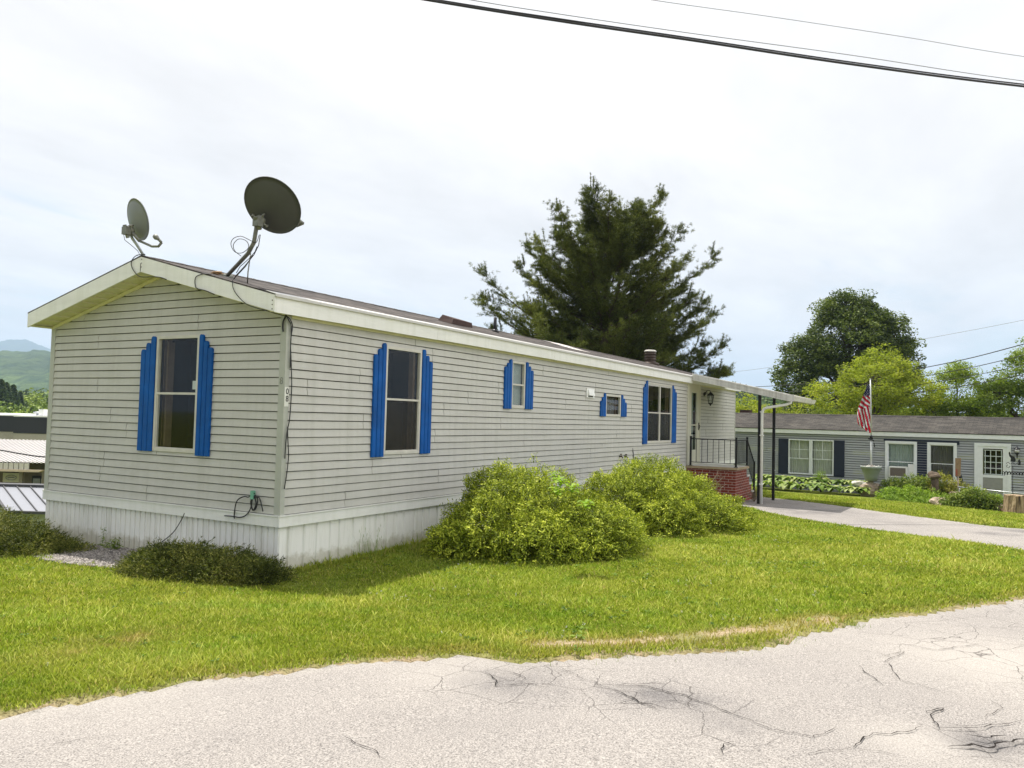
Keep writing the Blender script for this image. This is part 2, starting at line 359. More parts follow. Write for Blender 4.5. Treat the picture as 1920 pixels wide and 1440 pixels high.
def H(x, y):
    x = np.asarray(x, float); y = np.asarray(y, float); sh = x.shape; X = np.stack([x.ravel(), y.ravel()], 1); out = np.zeros(len(X))
    for i in range(0, len(X), 40000):
        d = np.linalg.norm(X[i:i+40000, None]-CP[None, :, :2], axis=2)
        out[i:i+40000] = (np.where(d > 0, d**2*np.log(d+1e-12), 0)@_W[:-3]) + _W[-3] + X[i:i+40000]@_W[-2:]
    r = np.hypot(X[:, 0]-12, X[:, 1]+2); far = -6.5 - np.clip((r-60)/400, 0, 1)*3
    t = np.clip((r-24)/26, 0, 1); t = t*t*(3-2*t)
    # towards +x the land stays level behind the neighbour, towards +y it drops into the valley
    side = 1/(1+np.exp(-(X[:, 1]-0.55*X[:, 0]+2)/6)); fz = -2.2*(1-side) + far*side
    out = np.clip(out, -9, 0.5)
    return (out*(1-t)+fz*t).reshape(sh)
def h1(x, y): return float(H(np.array([x]), np.array([y]))[0])
# ---- outlines of road and driveway
def smoothpoly(P, k=6):
    P = [Vector((*p, 0)) for p in P]; out = []
    for i in range(len(P)-1):
        p0 = P[max(i-1, 0)]; p1 = P[i]; p2 = P[i+1]; p3 = P[min(i+2, len(P)-1)]
        for j in range(k):
            t = j/k; out.append(0.5*((2*p1)+(p2-p0)*t+(2*p0-5*p1+4*p2-p3)*t*t+(3*p1-p0-3*p2+p3)*t**3))
    out.append(P[-1]); return np.array([(p.x, p.y) for p in out])
def raypt(px, py, z):
    d = FW + RT*((px-960)/FPX) - UP*((py-720)/FPX); t = (z-CAM.z)/d.z; return CAM + d*t
edge_px = [(0,1341),(100,1322),(200,1303),(300,1287),(400,1271),(500,1259),(600,1250),(700,1241),(800,1236),(880,1227),(960,1242),(1030,1241),(1100,1235),(1200,1228),(1300,1222),(1400,1216),(1450,1205),(1520,1185),(1600,1163),(1700,1148),(1800,1137),(1860,1129),(1920,1116)]
edge = [tuple(raypt(x, y, -0.42)[:2]) for x, y in edge_px]
ROADEDGE = smoothpoly([(-13, -0.2), (-9, -1.2), (-6, -2.2)] + edge + [(5.0, -8.7), (9, -10.0), (14, -11.5), (20, -13.5), (30, -17), (48, -24), (70, -34)], 5)
def side_dist(x, y, C):
    """signed distance to an open polyline: positive on its left"""
    x = np.asarray(x, float).ravel(); y = np.asarray(y, float).ravel(); best = np.full(len(x), 1e9); sg = np.ones(len(x))
    for i in range(len(C)-1):
        ax, ay = C[i]; bx, by = C[i+1]; dx, dy = bx-ax, by-ay; l2 = dx*dx+dy*dy+1e-12
        t = np.clip(((x-ax)*dx+(y-ay)*dy)/l2, 0, 1); ex = x-ax-t*dx; ey = y-ay-t*dy; d = np.hypot(ex, ey)
        cr = dx*(y-ay)-dy*(x-ax); u = d < best-1e-9; best[u] = d[u]; sg[u] = np.sign(cr[u])
    return best*sg
def fbm(x, y, sc, seed=0, octv=3):
    x = np.asarray(x)*sc; y = np.asarray(y)*sc; out = np.zeros(x.shape); a = 1.0; rg = np.random.default_rng(seed)
    for o in range(octv):
        T = rg.random((64, 64)); xi = np.floor(x).astype(int); yi = np.floor(y).astype(int); fx = x-xi; fy = y-yi; fx = fx*fx*(3-2*fx); fy = fy*fy*(3-2*fy)
        g = lambda i, j: T[(xi+i) % 64, (yi+j) % 64]
        out += a*((g(0,0)*(1-fx)+g(1,0)*fx)*(1-fy)+(g(0,1)*(1-fx)+g(1,1)*fx)*fy - 0.5); a *= 0.5; x = x*2.03+7.1; y = y*2.03+3.3
    return out
def d_road(x, y):      # >0 on the lawn side
    return side_dist(x, y, ROADEDGE).reshape(np.shape(x)) + 0.10*fbm(x, y, 3.0, 3) + 0.04*fbm(x, y, 14.0, 4)
# driveway centre line with widths: from under the canopy out to the road
DRV_A = smoothpoly([(14.9, 0.5), (14.6, -1.8), (13.4, -2.8), (12.4, -3.7), (11.55, -4.65), (10.9, -5.5), (9.85, -6.45), (8.8, -7.2), (7.7, -7.85), (6.2, -8.6), (4.0, -9.6)], 6)     # near edge
DRV_B = smoothpoly([(21.0, 0.8), (19.5, -1.3), (19.2, -2.0), (18.6, -3.0), (17.85, -4.0), (17.2, -4.75), (16.4, -5.7), (15.4, -6.7), (14.6, -7.5), (14.2, -8.3), (14.6, -10.2), (16.5, -12.6)], 6)     # far edge
def d_drive(x, y):     # >0 inside the driveway
    x = np.asarray(x, float); a = side_dist(x, y, DRV_A).reshape(x.shape); b = -side_dist(x, y, DRV_B).reshape(x.shape)
    return np.minimum(np.minimum(a, b), 0.9-np.asarray(y)) + 0.08*fbm(x, y, 3.0, 5)
def build_ground():
    def axis(lo, hi, st, far):
        a = list(np.arange(lo, hi+st/2, st)); s = st
        while a[-1] < far: s *= 1.14; a.append(a[-1]+s)
        s = st
        while a[0] > -far: s *= 1.14; a.insert(0, a[0]-s)
        return np.array(a)
    X = axis(-6.5, 18, 0.12, 12000); Y = axis(-9.5, 5.5, 0.12, 12000); nx, ny = len(X), len(Y)
    gx, gy = np.meshgrid(X, Y, indexing='ij'); gz = H(gx, gy)
    dr = d_road(gx, gy); dd = d_drive(gx, gy)
    near = (np.abs(gx) < 90) & (np.abs(gy) < 90)
    gz = gz + np.where(near, 0.012*fbm(gx, gy, 2.2, 9), 0)
    gz = gz - np.where(((dr < -0.05) | (dd > 0.05)) & near, 0.05, 0)
    gz = gz + np.where((dr > 0) & near & (dd < 0), 0.035*np.clip(dr/0.25, 0, 1), 0)
    # sandy verge beside the road and bare patches
    verge = np.clip(1-(dr-0.0)/0.16, 0, 1)
    strip = np.exp(-((side_dist(gx, gy, np.array([tuple(raypt(px, py, -0.42)[:2]) for px, py in [(1010,1218),(1150,1212),(1300,1200),(1450,1180),(1560,1160)]])).reshape(gx.shape))/0.16)**2)
    dirt = np.clip(verge*0.9 + strip*0.95, 0, 1)*(0.7+0.9*fbm(gx, gy, 4, 21)).clip(0, 1.2)
    dirt = np.clip(dirt, 0, 1)
    V = np.stack([gx, gy, gz], -1).reshape(-1, 3); idx = np.arange(nx*ny).reshape(nx, ny)
    F = np.stack([idx[:-1, :-1], idx[1:, :-1], idx[1:, 1:], idx[:-1, 1:]], -1).reshape(-1, 4)
    n = NT("soil and turf")
    a = n.noise(n.pos(), 0.9, 5, 0.6); b = n.noise(n.pos(), 28, 4, 0.7); far = n.noise(n.pos((0.02, 0.02, 0.02)), 1.5, 6, 0.6)
    g = n.ramp(a, [(0.3, (0.11, 0.145, 0.020)), (0.7, (0.17, 0.19, 0.032))])
    g = n.mix(0.6, g, n.ramp(b, [(0.3, (0.35, 0.35, 0.3)), (0.7, (1.5, 1.5, 1.3))]), 'MULTIPLY')
    s = n.ramp(b, [(0.3, (0.22, 0.15, 0.09)), (0.7, (0.48, 0.38, 0.27))])
    n.set(n.mix(n.attr('dirt'), g, s), 0.95, 0, 0.1); n.bump(b, 0.5, 0.02)
    me = npmesh("ground", V, F, n.m, smooth=True, attrs={'dirt': dirt.ravel()})
    single("ground", me, None, None, None, kind='structure')
build_ground()
# ---------------------------------------------------------------- asphalt
STAINS = [(raypt(955, 1283, -.42), 0.26, 1.0), (raypt(1000, 1300, -.42), 0.22, .5), (raypt(1230, 1325, -.42), 0.22, .8), (raypt(1310, 1345, -.42), 0.20, .8), (raypt(1160, 1310, -.42), 0.14, .5), (raypt(1370, 1385, -.42), 0.14, .45), (raypt(1850, 1410, -.42), 0.17, 1.0), (raypt(1905, 1405, -.42), 0.12, .9)]
PALE = [(raypt(1880, 1250, -.42), 0.7, 1.0), (raypt(830, 1270, -.42), 0.3, .6), (raypt(1720, 1410, -.42), 0.25, .8), (raypt(300, 1320, -.42), 0.4, .4)]
def m_asphalt():
    n = NT("old pale asphalt"); p = n.pos()
    sp = n.noise(p, 115, 3, 0.8); sp2 = n.noise(p, 210, 2, 0.6); lo = n.noise(p, 0.9, 5, 0.6)
    vo = n.N.new('ShaderNodeTexVoronoi'); vo.inputs['Scale'].default_value = 95; n.L.new(p, vo.inputs['Vector'])
    base = n.ramp(sp, [(0.33, (0.085, 0.08, 0.075)), (0.43, (0.22, 0.205, 0.195)), (0.53, (0.325, 0.305, 0.285)), (0.70, (0.46, 0.435, 0.41))])
    base = n.mix(0.4, base, n.ramp(vo.outputs['Color'], [(0.0, (0.55,0.55,0.55)), (1.0, (1.35,1.33,1.3))]), 'MULTIPLY')
    base = n.mix(0.35, base, n.ramp(lo, [(0.3, (0.75,0.74,0.75)), (0.7, (1.2,1.18,1.15))]), 'MULTIPLY')
    # hairline cracks where the surface is worn
    wp = n.N.new('ShaderNodeMix'); wp.data_type = 'VECTOR'; wp.inputs[0].default_value = 0.12; n.L.new(p, wp.inputs[4])
    nn = n.N.new('ShaderNodeTexNoise'); nn.inputs['Scale'].default_value = 3.5; nn.inputs['Detail'].default_value = 5; n.L.new(p, nn.inputs['Vector']); n.L.new(nn.outputs['Color'], wp.inputs[5])
    cr = n.N.new('ShaderNodeTexVoronoi'); cr.feature = 'DISTANCE_TO_EDGE'; cr.inputs['Scale'].default_value = 3.4; n.L.new(wp.outputs[1], cr.inputs['Vector'])
    mask = n.ramp(n.math('ADD', n.noise(p, 0.45, 3, 0.5), n.math('MULTIPLY', n.attr('wear'), 0.30)), [(0.60, (0,0,0)), (0.72, (1,1,1))])
    line = n.ramp(cr.outputs['Distance'], [(0.0, (1,1,1)), (0.005, (0.55,0.55,0.55)), (0.010, (0,0,0))])
    ck = n.math('MULTIPLY', n.math('MULTIPLY', line, mask), 0.75)
    st = n.math('MULTIPLY', n.attr('stain'), 0.95)
    base = n.mix(st, base, n.ramp(sp, [(0.3, (0.035,0.033,0.035)), (0.7, (0.20,0.19,0.19))]))
    base = n.mix(n.math('MULTIPLY', n.attr('pale'), 0.5), base, (0.44, 0.41, 0.37))
    n.set(n.mix(ck, base, (0.04, 0.035, 0.032)), 0.92, 0, 0.15)
    n.bump(n.math('SUBTRACT', sp, ck), 0.55, 0.006); return n.m
asphalt_m = m_asphalt()
crack_m = M("open crack", (0.025, 0.022, 0.020), 0.95, spec=0.05, var=0.4, scale=30)
def ribbon(V, F, pts, w, zoff=0.012, seed=0):
    """a jagged crack as a narrow strip on the asphalt"""
    rg = random.Random(seed); P = []
    for i in range(len(pts)-1):
        a = Vector(pts[i]); b = Vector(pts[i+1]); k = max(2, int((b-a).length/0.03))
        for j in range(k): P.append(a.lerp(b, j/k))
    P.append(Vector(pts[-1])); o = len(V); n = len(P); wob = Vector((0, 0))
    for i, p in enumerate(P):
        t = (P[min(i+1, n-1)]-P[max(i-1, 0)]); t = Vector((t.x, t.y)).normalized(); s = Vector((-t.y, t.x))
        wob = wob*0.82 + Vector((rg.gauss(0, .008), rg.gauss(0, .008))); ww = w*(0.35+0.9*rg.random())*min(1, (i+1)/4, (n-i)/4)
        q = Vector((p.x, p.y))+wob
        for sg in (-1, 1):
            r = q + s*(sg*ww/2); V.append((r.x, r.y, h1(r.x, r.y)+zoff))
    F += [(o+2*i, o+2*i+2, o+2*i+3, o+2*i+1) for i in range(n-1)]
CR = [([(905,1272),(930,1285),(925,1298),(985,1296),(1030,1303)],.012),([(930,1268),(960,1275),(985,1285),(980,1296)],.010),([(1040,1262),(1080,1280),(1120,1300),(1150,1310)],.007),
 ([(1140,1305),(1180,1325),(1210,1340),(1240,1355)],.010),([(1150,1303),(1210,1305),(1270,1320),(1310,1335),(1345,1345),(1395,1368)],.014),([(1170,1320),(1200,1338),(1260,1335),(1320,1350)],.008),([(1395,1368),(1440,1388),(1520,1403),(1570,1383)],.008),
 ([(1610,1258),(1640,1285),(1655,1302)],.010),([(1655,1242),(1700,1232),(1660,1250),(1690,1285),(1720,1300),(1770,1314)],.008),([(1680,1212),(1755,1227),(1835,1215)],.010),([(1735,1355),(1770,1345),(1740,1360),(1755,1385),(1830,1383),(1920,1370)],.012),
 ([(1600,1425),(1640,1400),(1700,1395),(1740,1385)],.012),([(1355,1440),(1362,1420),(1375,1417)],.012),([(640,1400),(690,1432),(715,1450)],.008),([(1780,1425),(1820,1418),(1850,1425),(1905,1412),(1960,1405)],.03),([(1810,1400),(1850,1408),(1890,1400)],.02),
 ([(1870,1262),(1930,1275),(1990,1283)],.008),([(60,1412),(160,1400),(240,1398)],.004),([(1545,1215),(1640,1232),(1680,1245)],.005),([(1560,1180),(1640,1195),(1720,1200)],.005),([(1500,1440),(1600,1428),(1700,1445)],.006),([(1860,1330),(1880,1345),(1850,1365)],.006)]
CRD = [([(1795,986),(1830,989),(1845,996),(1900,999)],.03),([(1725,998),(1780,1005),(1820,1007)],.03),([(1565,965),(1600,960),(1640,970)],.03)]
def build_asphalt():
    X = np.arange(-13, 24, 0.07); Y = np.arange(-15, 0.5, 0.07)
    V = []; F = []; st = []; pl = []; we = []
    gx, gy = np.meshgrid(X, Y, indexing='ij'); d = d_road(gx, gy); ok = (d < 0.0)
    # only keep what lies near; the far carriageway comes as a coarse continuation
    gz = H(gx, gy) + 0.006 + np.clip(-d, 0, 0.5)*0.02
    def blobs(L, x, y):
        o = np.zeros(x.shape)
        for p, r, a in L: o = np.maximum(o, a*np.exp(-(((x-p.x)**2+(y-p.y)**2)/(1.15*r)**2)))
        return o
    S = np.clip(blobs(STAINS, gx, gy)*(0.75+1.0*fbm(gx, gy, 7, 31)), 0, 1); Pp = np.clip(blobs(PALE, gx, gy) + np.clip(1+d/0.25, 0, 1)*0.7*(0.6+fbm(gx, gy, 3, 33)), 0, 1)
    wear = np.clip(1.25*np.exp(-(((gx-0.9)**2+(gy+7.6)**2)/1.9**2)) + 1.1*blobs([(p, r*1.5, 1) for p, r, a in STAINS], gx, gy), 0, 1.2)
    gz = gz - 0.02*blobs(STAINS[-2:], gx, gy)
    idx = np.full(gx.shape, -1); idx[ok] = np.arange(ok.sum())
    V = np.stack([gx[ok], gy[ok], gz[ok]], -1)
    q = np.stack([idx[:-1, :-1], idx[1:, :-1], idx[1:, 1:], idx[:-1, 1:]], -1).reshape(-1, 4); q = q[(q >= 0).all(1)]
    me = npmesh("road", V, q, asphalt_m, smooth=True, attrs={'stain': S[ok], 'pale': Pp[ok], 'wear': wear[ok]})
    road = single("road", me, None, None, None, kind='structure')
    cv, cf = [], []
    for k, (pts, w) in enumerate(CR): ribbon(cv, cf, [tuple(raypt(x, y, -.42)[:2]) for x, y in pts], w*.62, 0.024, k)
    me2 = npmesh("road_cracks", np.array(cv), np.array(cf), crack_m); c = part("crack", me2, None, road); c['kind'] = 'structure'
    # rest of the road, behind and beyond
    gx, gy = np.meshgrid(np.arange(-60, 90, 1.0), np.arange(-46, 2, 1.0), indexing='ij'); d = d_road(gx, gy); ok = (d < -0.3) & (d > -8) & ~((gx > -12.5) & (gx < 22.5) & (gy > -14.2) & (gy < 0.2))
    gz = H(gx, gy)+0.012; idx = np.full(gx.shape, -1); idx[ok] = np.arange(ok.sum()); q = np.stack([idx[:-1, :-1], idx[1:, :-1], idx[1:, 1:], idx[:-1, 1:]], -1).reshape(-1, 4); q = q[(q >= 0).all(1)]
    me = npmesh("far_road", np.stack([gx[ok], gy[ok], gz[ok]], -1), q, asphalt_m, attrs={'stain': np.zeros(ok.sum()), 'pale': np.zeros(ok.sum()), 'wear': np.zeros(ok.sum())}); single("far_road", me, None, None, None, kind='structure')
    # driveway
    gx, gy = np.meshgrid(np.arange(8, 24, 0.1), np.arange(-14, 1, 0.1), indexing='ij'); d = d_drive(gx, gy); ok = (d > 0) & (d_road(gx, gy) > -0.02)
    gz = H(gx, gy)+0.012; idx = np.full(gx.shape, -1); idx[ok] = np.arange(ok.sum()); q = np.stack([idx[:-1, :-1], idx[1:, :-1], idx[1:, 1:], idx[:-1, 1:]], -1).reshape(-1, 4); q = q[(q >= 0).all(1)]
    DS = [(Vector((15.4, -3.6, 0)), 1.2, .75), (Vector((13.6, -5.0, 0)), .9, .35), (Vector((17, -2, 0)), 1.2, .5), (Vector((12.2, -7.6, 0)), .35, .9), (Vector((13.4, -8.2, 0)), .45, .9)]
    me = npmesh("driveway", np.stack([gx[ok], gy[ok], gz[ok]], -1), q, asphalt_m, attrs={'stain': np.clip(blobs(DS, gx, gy)*(0.7+fbm(gx, gy, 3, 41)), 0, .75)[ok], 'pale': np.clip(1-d/0.3, 0, 1)[ok]*.6, 'wear': np.full(ok.sum(), .5)})
    dv = single("driveway", me, None, None, None, kind='structure')
build_asphalt()
#PART2
# ================================================================ mobile home
def frame(O, u, n):
    O = Vector(O); u = Vector(u); n = Vector(n)
    return lambda a, b, z: O + u*a + n*b + Vector((0, 0, z))
def siding(mb, F, u0, u1, z0, rows, openings=(), lim=None, rh=0.1016, seed=0, wob=0.002, lap=0.017, joint=3.66, gr=0.011):
    rg = random.Random(seed); off = 0
    for r in range(rows):
        zb = z0 + r*rh; zt = zb + rh
        if r % 2 == 0: off = rg.uniform(0.3, joint)
        a, b = (u0, u1) if lim is None else lim(zb + rh*0.5)
        if b - a < 0.05: continue
        iv = [(a, b)]
        for (oa, ob, oz0, oz1) in openings:
            if oz0 < (zb+zt)/2 < oz1:
                nv = []
                for (p, q) in iv:
                    if ob <= p or oa >= q: nv.append((p, q)); continue
                    if p < oa: nv.append((p, oa))
                    if ob < q: nv.append((ob, q))
                iv = nv
        cuts = []; c = a + off
        while c < b: cuts.append(c + (0.004 if r % 2 else 0)); c += joint
        segs = []
        for (p, q) in iv:
            pts = [p] + [c for c in cuts if p+0.1 < c < q-0.1] + [q]
            for i in range(len(pts)-1): segs.append((pts[i] + (0.003 if i else 0), pts[i+1] - (0.003 if i < len(pts)-2 else 0), i))
        for (p, q, si) in segs:
            k = max(1, int((q-p)/0.7)); us = [p+(q-p)*i/k for i in range(k+1)]; pr = 0.0025*(si % 2) + rg.uniform(0, .0015)
            vs = []
            for u in us:
                jz = wob*mnoise.noise(Vector((u*0.9, r*0.37, seed))); jn = wob*1.4*mnoise.noise(Vector((u*1.7, r*1.3, seed+5)))
                vs += [F(u, -0.016, zb+jz), F(u, lap+pr+jn, zb+jz), F(u, lap*0.92+pr+jn, zb+rh*0.12+jz), F(u, 0.004+pr, zt+jz-gr), F(u, -0.016, zt+jz-gr*.8)]
            fs = []
            for i in range(k):
                o = i*5; o2 = o+5
                fs += [(o, o2, o2+1, o+1), (o+1, o2+1, o2+2, o+2), (o+2, o2+2, o2+3, o+3), (o+3, o2+3, o2+4, o+4)]
            fs += [(0, 1, 2, 3, 4), (k*5+4, k*5+3, k*5+2, k*5+1, k*5)]
            mb.add(vs, fs)
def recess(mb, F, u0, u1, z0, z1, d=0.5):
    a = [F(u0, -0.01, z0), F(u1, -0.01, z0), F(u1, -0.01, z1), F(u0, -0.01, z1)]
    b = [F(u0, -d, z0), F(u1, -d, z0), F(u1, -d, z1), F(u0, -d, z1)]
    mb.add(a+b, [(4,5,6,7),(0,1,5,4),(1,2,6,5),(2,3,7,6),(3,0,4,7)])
def curtain(mb, F, u0, u1, z0, z1, n=-0.12, amp=0.018, wl=0.09, seed=0):
    k = int((u1-u0)/0.012); vs = []
    for i in range(k+1):
        u = u0+(u1-u0)*i/k; d = amp*math.sin(2*PI*u/wl + 1.3*math.sin(u*7+seed)) + amp*.5*math.sin(u*31+seed)
        vs += [F(u, n+d, z0), F(u, n+d*.6, z1)]
    mb.smooth = True; mb.add(vs, [(2*i, 2*i+2, 2*i+3, 2*i+1) for i in range(k)]); mb.smooth = False
def window(par, F, u0, u1, z0, z1, mat, fw=0.04, rail=0.5, dbl=False, cur=None, lower=None, out=0.03, grid=None, sill=True, name='window', pane_mat=None, label=None, reveal=True):
    f = MB()
    f.fbox(F, u0, u0+fw, -0.02, out, z0, z1); f.fbox(F, u1-fw, u1, -0.02, out, z0, z1)
    f.fbox(F, u0+fw, u1-fw, -0.02, out+.002, z1-fw, z1); f.fbox(F, u0+fw, u1-fw, -0.02, out+.002, z0, z0+fw)
    w = part(name, f, mat, par, label)
    cols = [(u0+fw, u1-fw)]
    if dbl:
        um = (u0+u1)/2; g = MB(); g.fbox(F, um-.035, um-.006, -.018, out-.004, z0+fw, z1-fw); g.fbox(F, um+.006, um+.035, -.018, out-.004, z0+fw, z1-fw); g.fbox(F, um-.006, um+.006, -.018, .004, z0+fw, z1-fw)
        part('mullion', g, mat, w); cols = [(u0+fw, um-.035), (um+.035, u1-fw)]
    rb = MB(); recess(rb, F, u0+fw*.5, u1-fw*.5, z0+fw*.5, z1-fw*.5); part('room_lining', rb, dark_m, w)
    if reveal:
        rv = MB(); rv.fbox(F, u1-fw-.05, u1-fw-.002, -.14, -.06, z0+fw, z1-fw); part('reveal', rv, roomwood_m, w)
    for (a, b) in cols:
        zz = z0+fw; zt = z1-fw
        if rail:
            zr = zz+(zt-zz)*rail
            s = MB(); s.fbox(F, a, b, -.012, out-.006, zr-.014, zr+.014); s.fbox(F, a, a+.012, -.014, out-.012, zz, zr-.014); s.fbox(F, b-.012, b, -.014, out-.012, zz, zr-.014); s.fbox(F, a+.012, b-.012, -.014, out-.012, zz, zz+.014)
            part('sash', s, mat, w)
            p = MB(); p.quad(F(a, .002, zr+.014), F(b, .002, zr+.014), F(b, .002, zt), F(a, .002, zt)); part('pane', p, pane_mat or glass_m, w)
            p = MB(); p.quad(F(a+.012, .008, zz+.014), F(b-.012, .008, zz+.014), F(b-.012, .008, zr-.014), F(a+.012, .008, zr-.014)); part('pane', p, lower or pane_mat or glass_m, w)
        else:
            p = MB(); p.quad(F(a, .002, zz), F(b, .002, zz), F(b, .002, zt), F(a, .002, zt)); part('pane', p, pane_mat or glass_m, w)
        if grid:
            nx, zg0, zg1, nz = grid; g = MB(); ww = .009
            for i in range(1, nx): uu = a+(b-a)*i/nx; g.fbox(F, uu-ww, uu+ww, .004, .012, zg0, zg1)
            for i in range(1, nz): q = zg0+(zg1-zg0)*i/nz; g.fbox(F, a, b, .004, .0118, q-ww, q+ww)
            part('grille', g, mat, w)
        if cur: 
            c = MB(); curtain(c, F, a, b, zz, zt, seed=a); part('curtain', c, cur, w)
    return w
def shutter(par, F, ui, uo, z0, z1, step=0.085, mat=None):
    """three round-topped planks; ui = inner edge beside the window, uo = outer edge"""
    b = MB(); w = (uo-ui)/3
    for k in range(3):
        a0 = ui+w*k; a1 = ui+w*(k+1); lo, hi = min(a0, a1)+.004, max(a0, a1)-.004; zt = z1-step*k; r = (hi-lo)/2; c = (hi+lo)/2
        out = [(lo, z0), (hi, z0)] + [(c+r*math.cos(t*PI/6), zt-r+r*math.sin(t*PI/6)) for t in range(7)]
        prof = [(0.016, 0.0), (0.040, 0.0), (0.048, 0.008)]
        n = len(out); V = []
        for (nn, ins) in prof:
            for (u, z) in out: V.append(F(c+(u-c)*(1-ins/r), nn, z if z > z0 else z0+ins*0.3))
        fs = [tuple(range(n-1, -1, -1)), tuple(range(2*n, 3*n))] + [(j*n+i, j*n+(i+1) % n, (j+1)*n+(i+1) % n, (j+1)*n+i) for j in range(2) for i in range(n)]
        b.add(V, fs)
    b.fbox(F, min(ui, uo)+.01, max(ui, uo)-.01, .010, .0165, z0+.12, z0+.17); b.fbox(F, min(ui, uo)+.01, max(ui, uo)-.01, .010, .0165, z1-.36, z1-.31)
    return part('shutter', b, mat or blue_m, par)
def ribskirt(mb, F, u0, u1, z0, z1, pitch=0.102, seed=0, rnd=0):
    rg = random.Random(seed); pts = []; u = u0
    while u < u1:
        w = min(pitch*(1+rnd*rg.uniform(-.4, .9)), u1-u)
        pts += [(u, 0), (u+w*.74, 0.001*rg.uniform(-1, 1)), (u+w*.79, -.020), (u+w*.95, -.020)]; u += w
    pts.append((u1, 0)); V = []
    for (u, n) in pts:
        V += [F(u, n-.012, z0+.02*mnoise.noise(Vector((u, 0, seed)))), F(u, n-.012, z1)]
    mb.add(V, [(2*i, 2*i+2, 2*i+3, 2*i+1) for i in range(len(pts)-1)])
def textmesh(txt, size, depth=0.002, off=0.012):
    c = bpy.data.curves.new("text", 'FONT'); c.body = txt; c.size = size; c.extrude = depth; c.align_x = 'CENTER'; c.align_y = 'CENTER'; c.offset = off*size
    o = bpy.data.objects.new("text", c); COL.objects.link(o); dg = bpy.context.evaluated_depsgraph_get(); dg.update()
    me = bpy.data.meshes.new_from_object(o.evaluated_get(dg)); me = me.copy(); bpy.data.objects.remove(o); return me
L_ = 21.36; W_ = 4.66; RY = 2.3; RS = 0.258; RZ = 3.18; EZ = 2.356
def onx(px, py, x):
    d = FW + RT*((px-960)/FPX) - UP*((py-720)/FPX); return CAM + d*((x-CAM.x)/d.x)
def ony(px, py, y):
    d = FW + RT*((px-960)/FPX) - UP*((py-720)/FPX); return CAM + d*((y-CAM.y)/d.y)
def roofhit(px, py):
    d = FW + RT*((px-960)/FPX) - UP*((py-720)/FPX); k = RZ-RS*RY+.012
    t = (k-(CAM.z-RS*CAM.y))/(d.z-RS*d.y); return CAM + d*t
home = thing("mobile_home", "long single-storey home with beige lap siding, white skirting and bright blue plank shutters", "house", (10, 2.3, -0.8))
FL = frame((0, 0, 0), (1, 0, 0), (0, -1, 0)); FG = frame((0, 0, 0), (0, 1, 0), (-1, 0, 0))
FB = frame((L_, W_, 0), (-1, 0, 0), (0, 1, 0)); FE = frame((L_, 0, 0), (0, 1, 0), (1, 0, 0))
rz = lambda y: RZ - RS*abs(RY-y)           # roof deck height
OPL = [(1.90, 2.69, .68, 2.14), (5.46, 5.9, 1.42, 2.20), (9.77, 10.6, 1.34, 1.78), (12.47, 14.34, .70, 2.18), (15.88, 17.02, -.1, 2.39)]
OPG = [(1.50, 2.27, .69, 2.14)]
glim = lambda z: (0.0, W_) if z < EZ-0.03 else (max(0.0, RY-(RZ-.20-z)/RS), min(W_, RY+(RZ-.20-z)/RS))
def walls():
    b = MB(); siding(b, FL, 0.03, L_-.02, 0.0, 23, OPL, seed=3, wob=.005); 
    part("long_wall", b, siding_m, home)
    b = MB(); siding(b, FG, 0.03, W_-.03, 0.0, 31, OPG, lim=glim, seed=5, wob=.003); part("gable_wall", b, siding_m, home)
    b = MB(); siding(b, FB, 0.03, L_-.03, 0.0, 23, seed=7); part("back_wall", b, siding_m, home)
    b = MB(); siding(b, FE, 0.03, W_-.03, 0.0, 31, lim=glim, seed=9); part("end_wall", b, siding_m, home)
    # sheathing behind the siding, opened at the windows
    b = MB()
    def sheath(F, u0, u1, z0, z1, ops):
        us = sorted({u0, u1, *[o[0] for o in ops], *[o[1] for o in ops]})
        for i in range(len(us)-1):
            mid = (us[i]+us[i+1])/2; o = [x for x in ops if x[0] < mid < x[1]]
            if not o: b.quad(F(us[i], -.017, z0), F(us[i+1], -.017, z0), F(us[i+1], -.017, z1), F(us[i], -.017, z1))
            else:
                for (p, q) in ((z0, o[0][2]), (o[0][3], z1)):
                    if q-p > .01: b.quad(F(us[i], -.017, p), F(us[i+1], -.017, p), F(us[i+1], -.017, q), F(us[i], -.017, q))
    sheath(FL, .006, L_-.006, -.1, EZ+.1, OPL); sheath(FG, .006, W_-.006, -.1, EZ, OPG); sheath(FB, .006, L_-.006, -.1, EZ+.1, []); sheath(FE, .006, W_-.006, -.1, EZ, [])
    for x in (.006, L_-.006): b.add([(x, .006, EZ), (x, W_-.006, EZ), (x, RY, RZ-.22)], [(0, 1, 2)])
    part("sheathing", b, M("dark sheathing", (0.06, 0.06, 0.05), 0.9), home)
    b = MB(); t = .075
    for (x, y, sx, sy) in ((0, 0, 1, 1), (L_, 0, -1, 1), (0, W_, 1, -1), (L_, W_, -1, -1)):
        b2 = MB(); o = .022
        xs = sorted((x-sx*o, x+sx*.05)); ys = sorted((y-sy*o, y+sy*t))
        b2.box((xs[0], ys[0], -.02), (xs[1], ys[1], EZ))
        part("corner_post", b2, post_m, home)
walls()
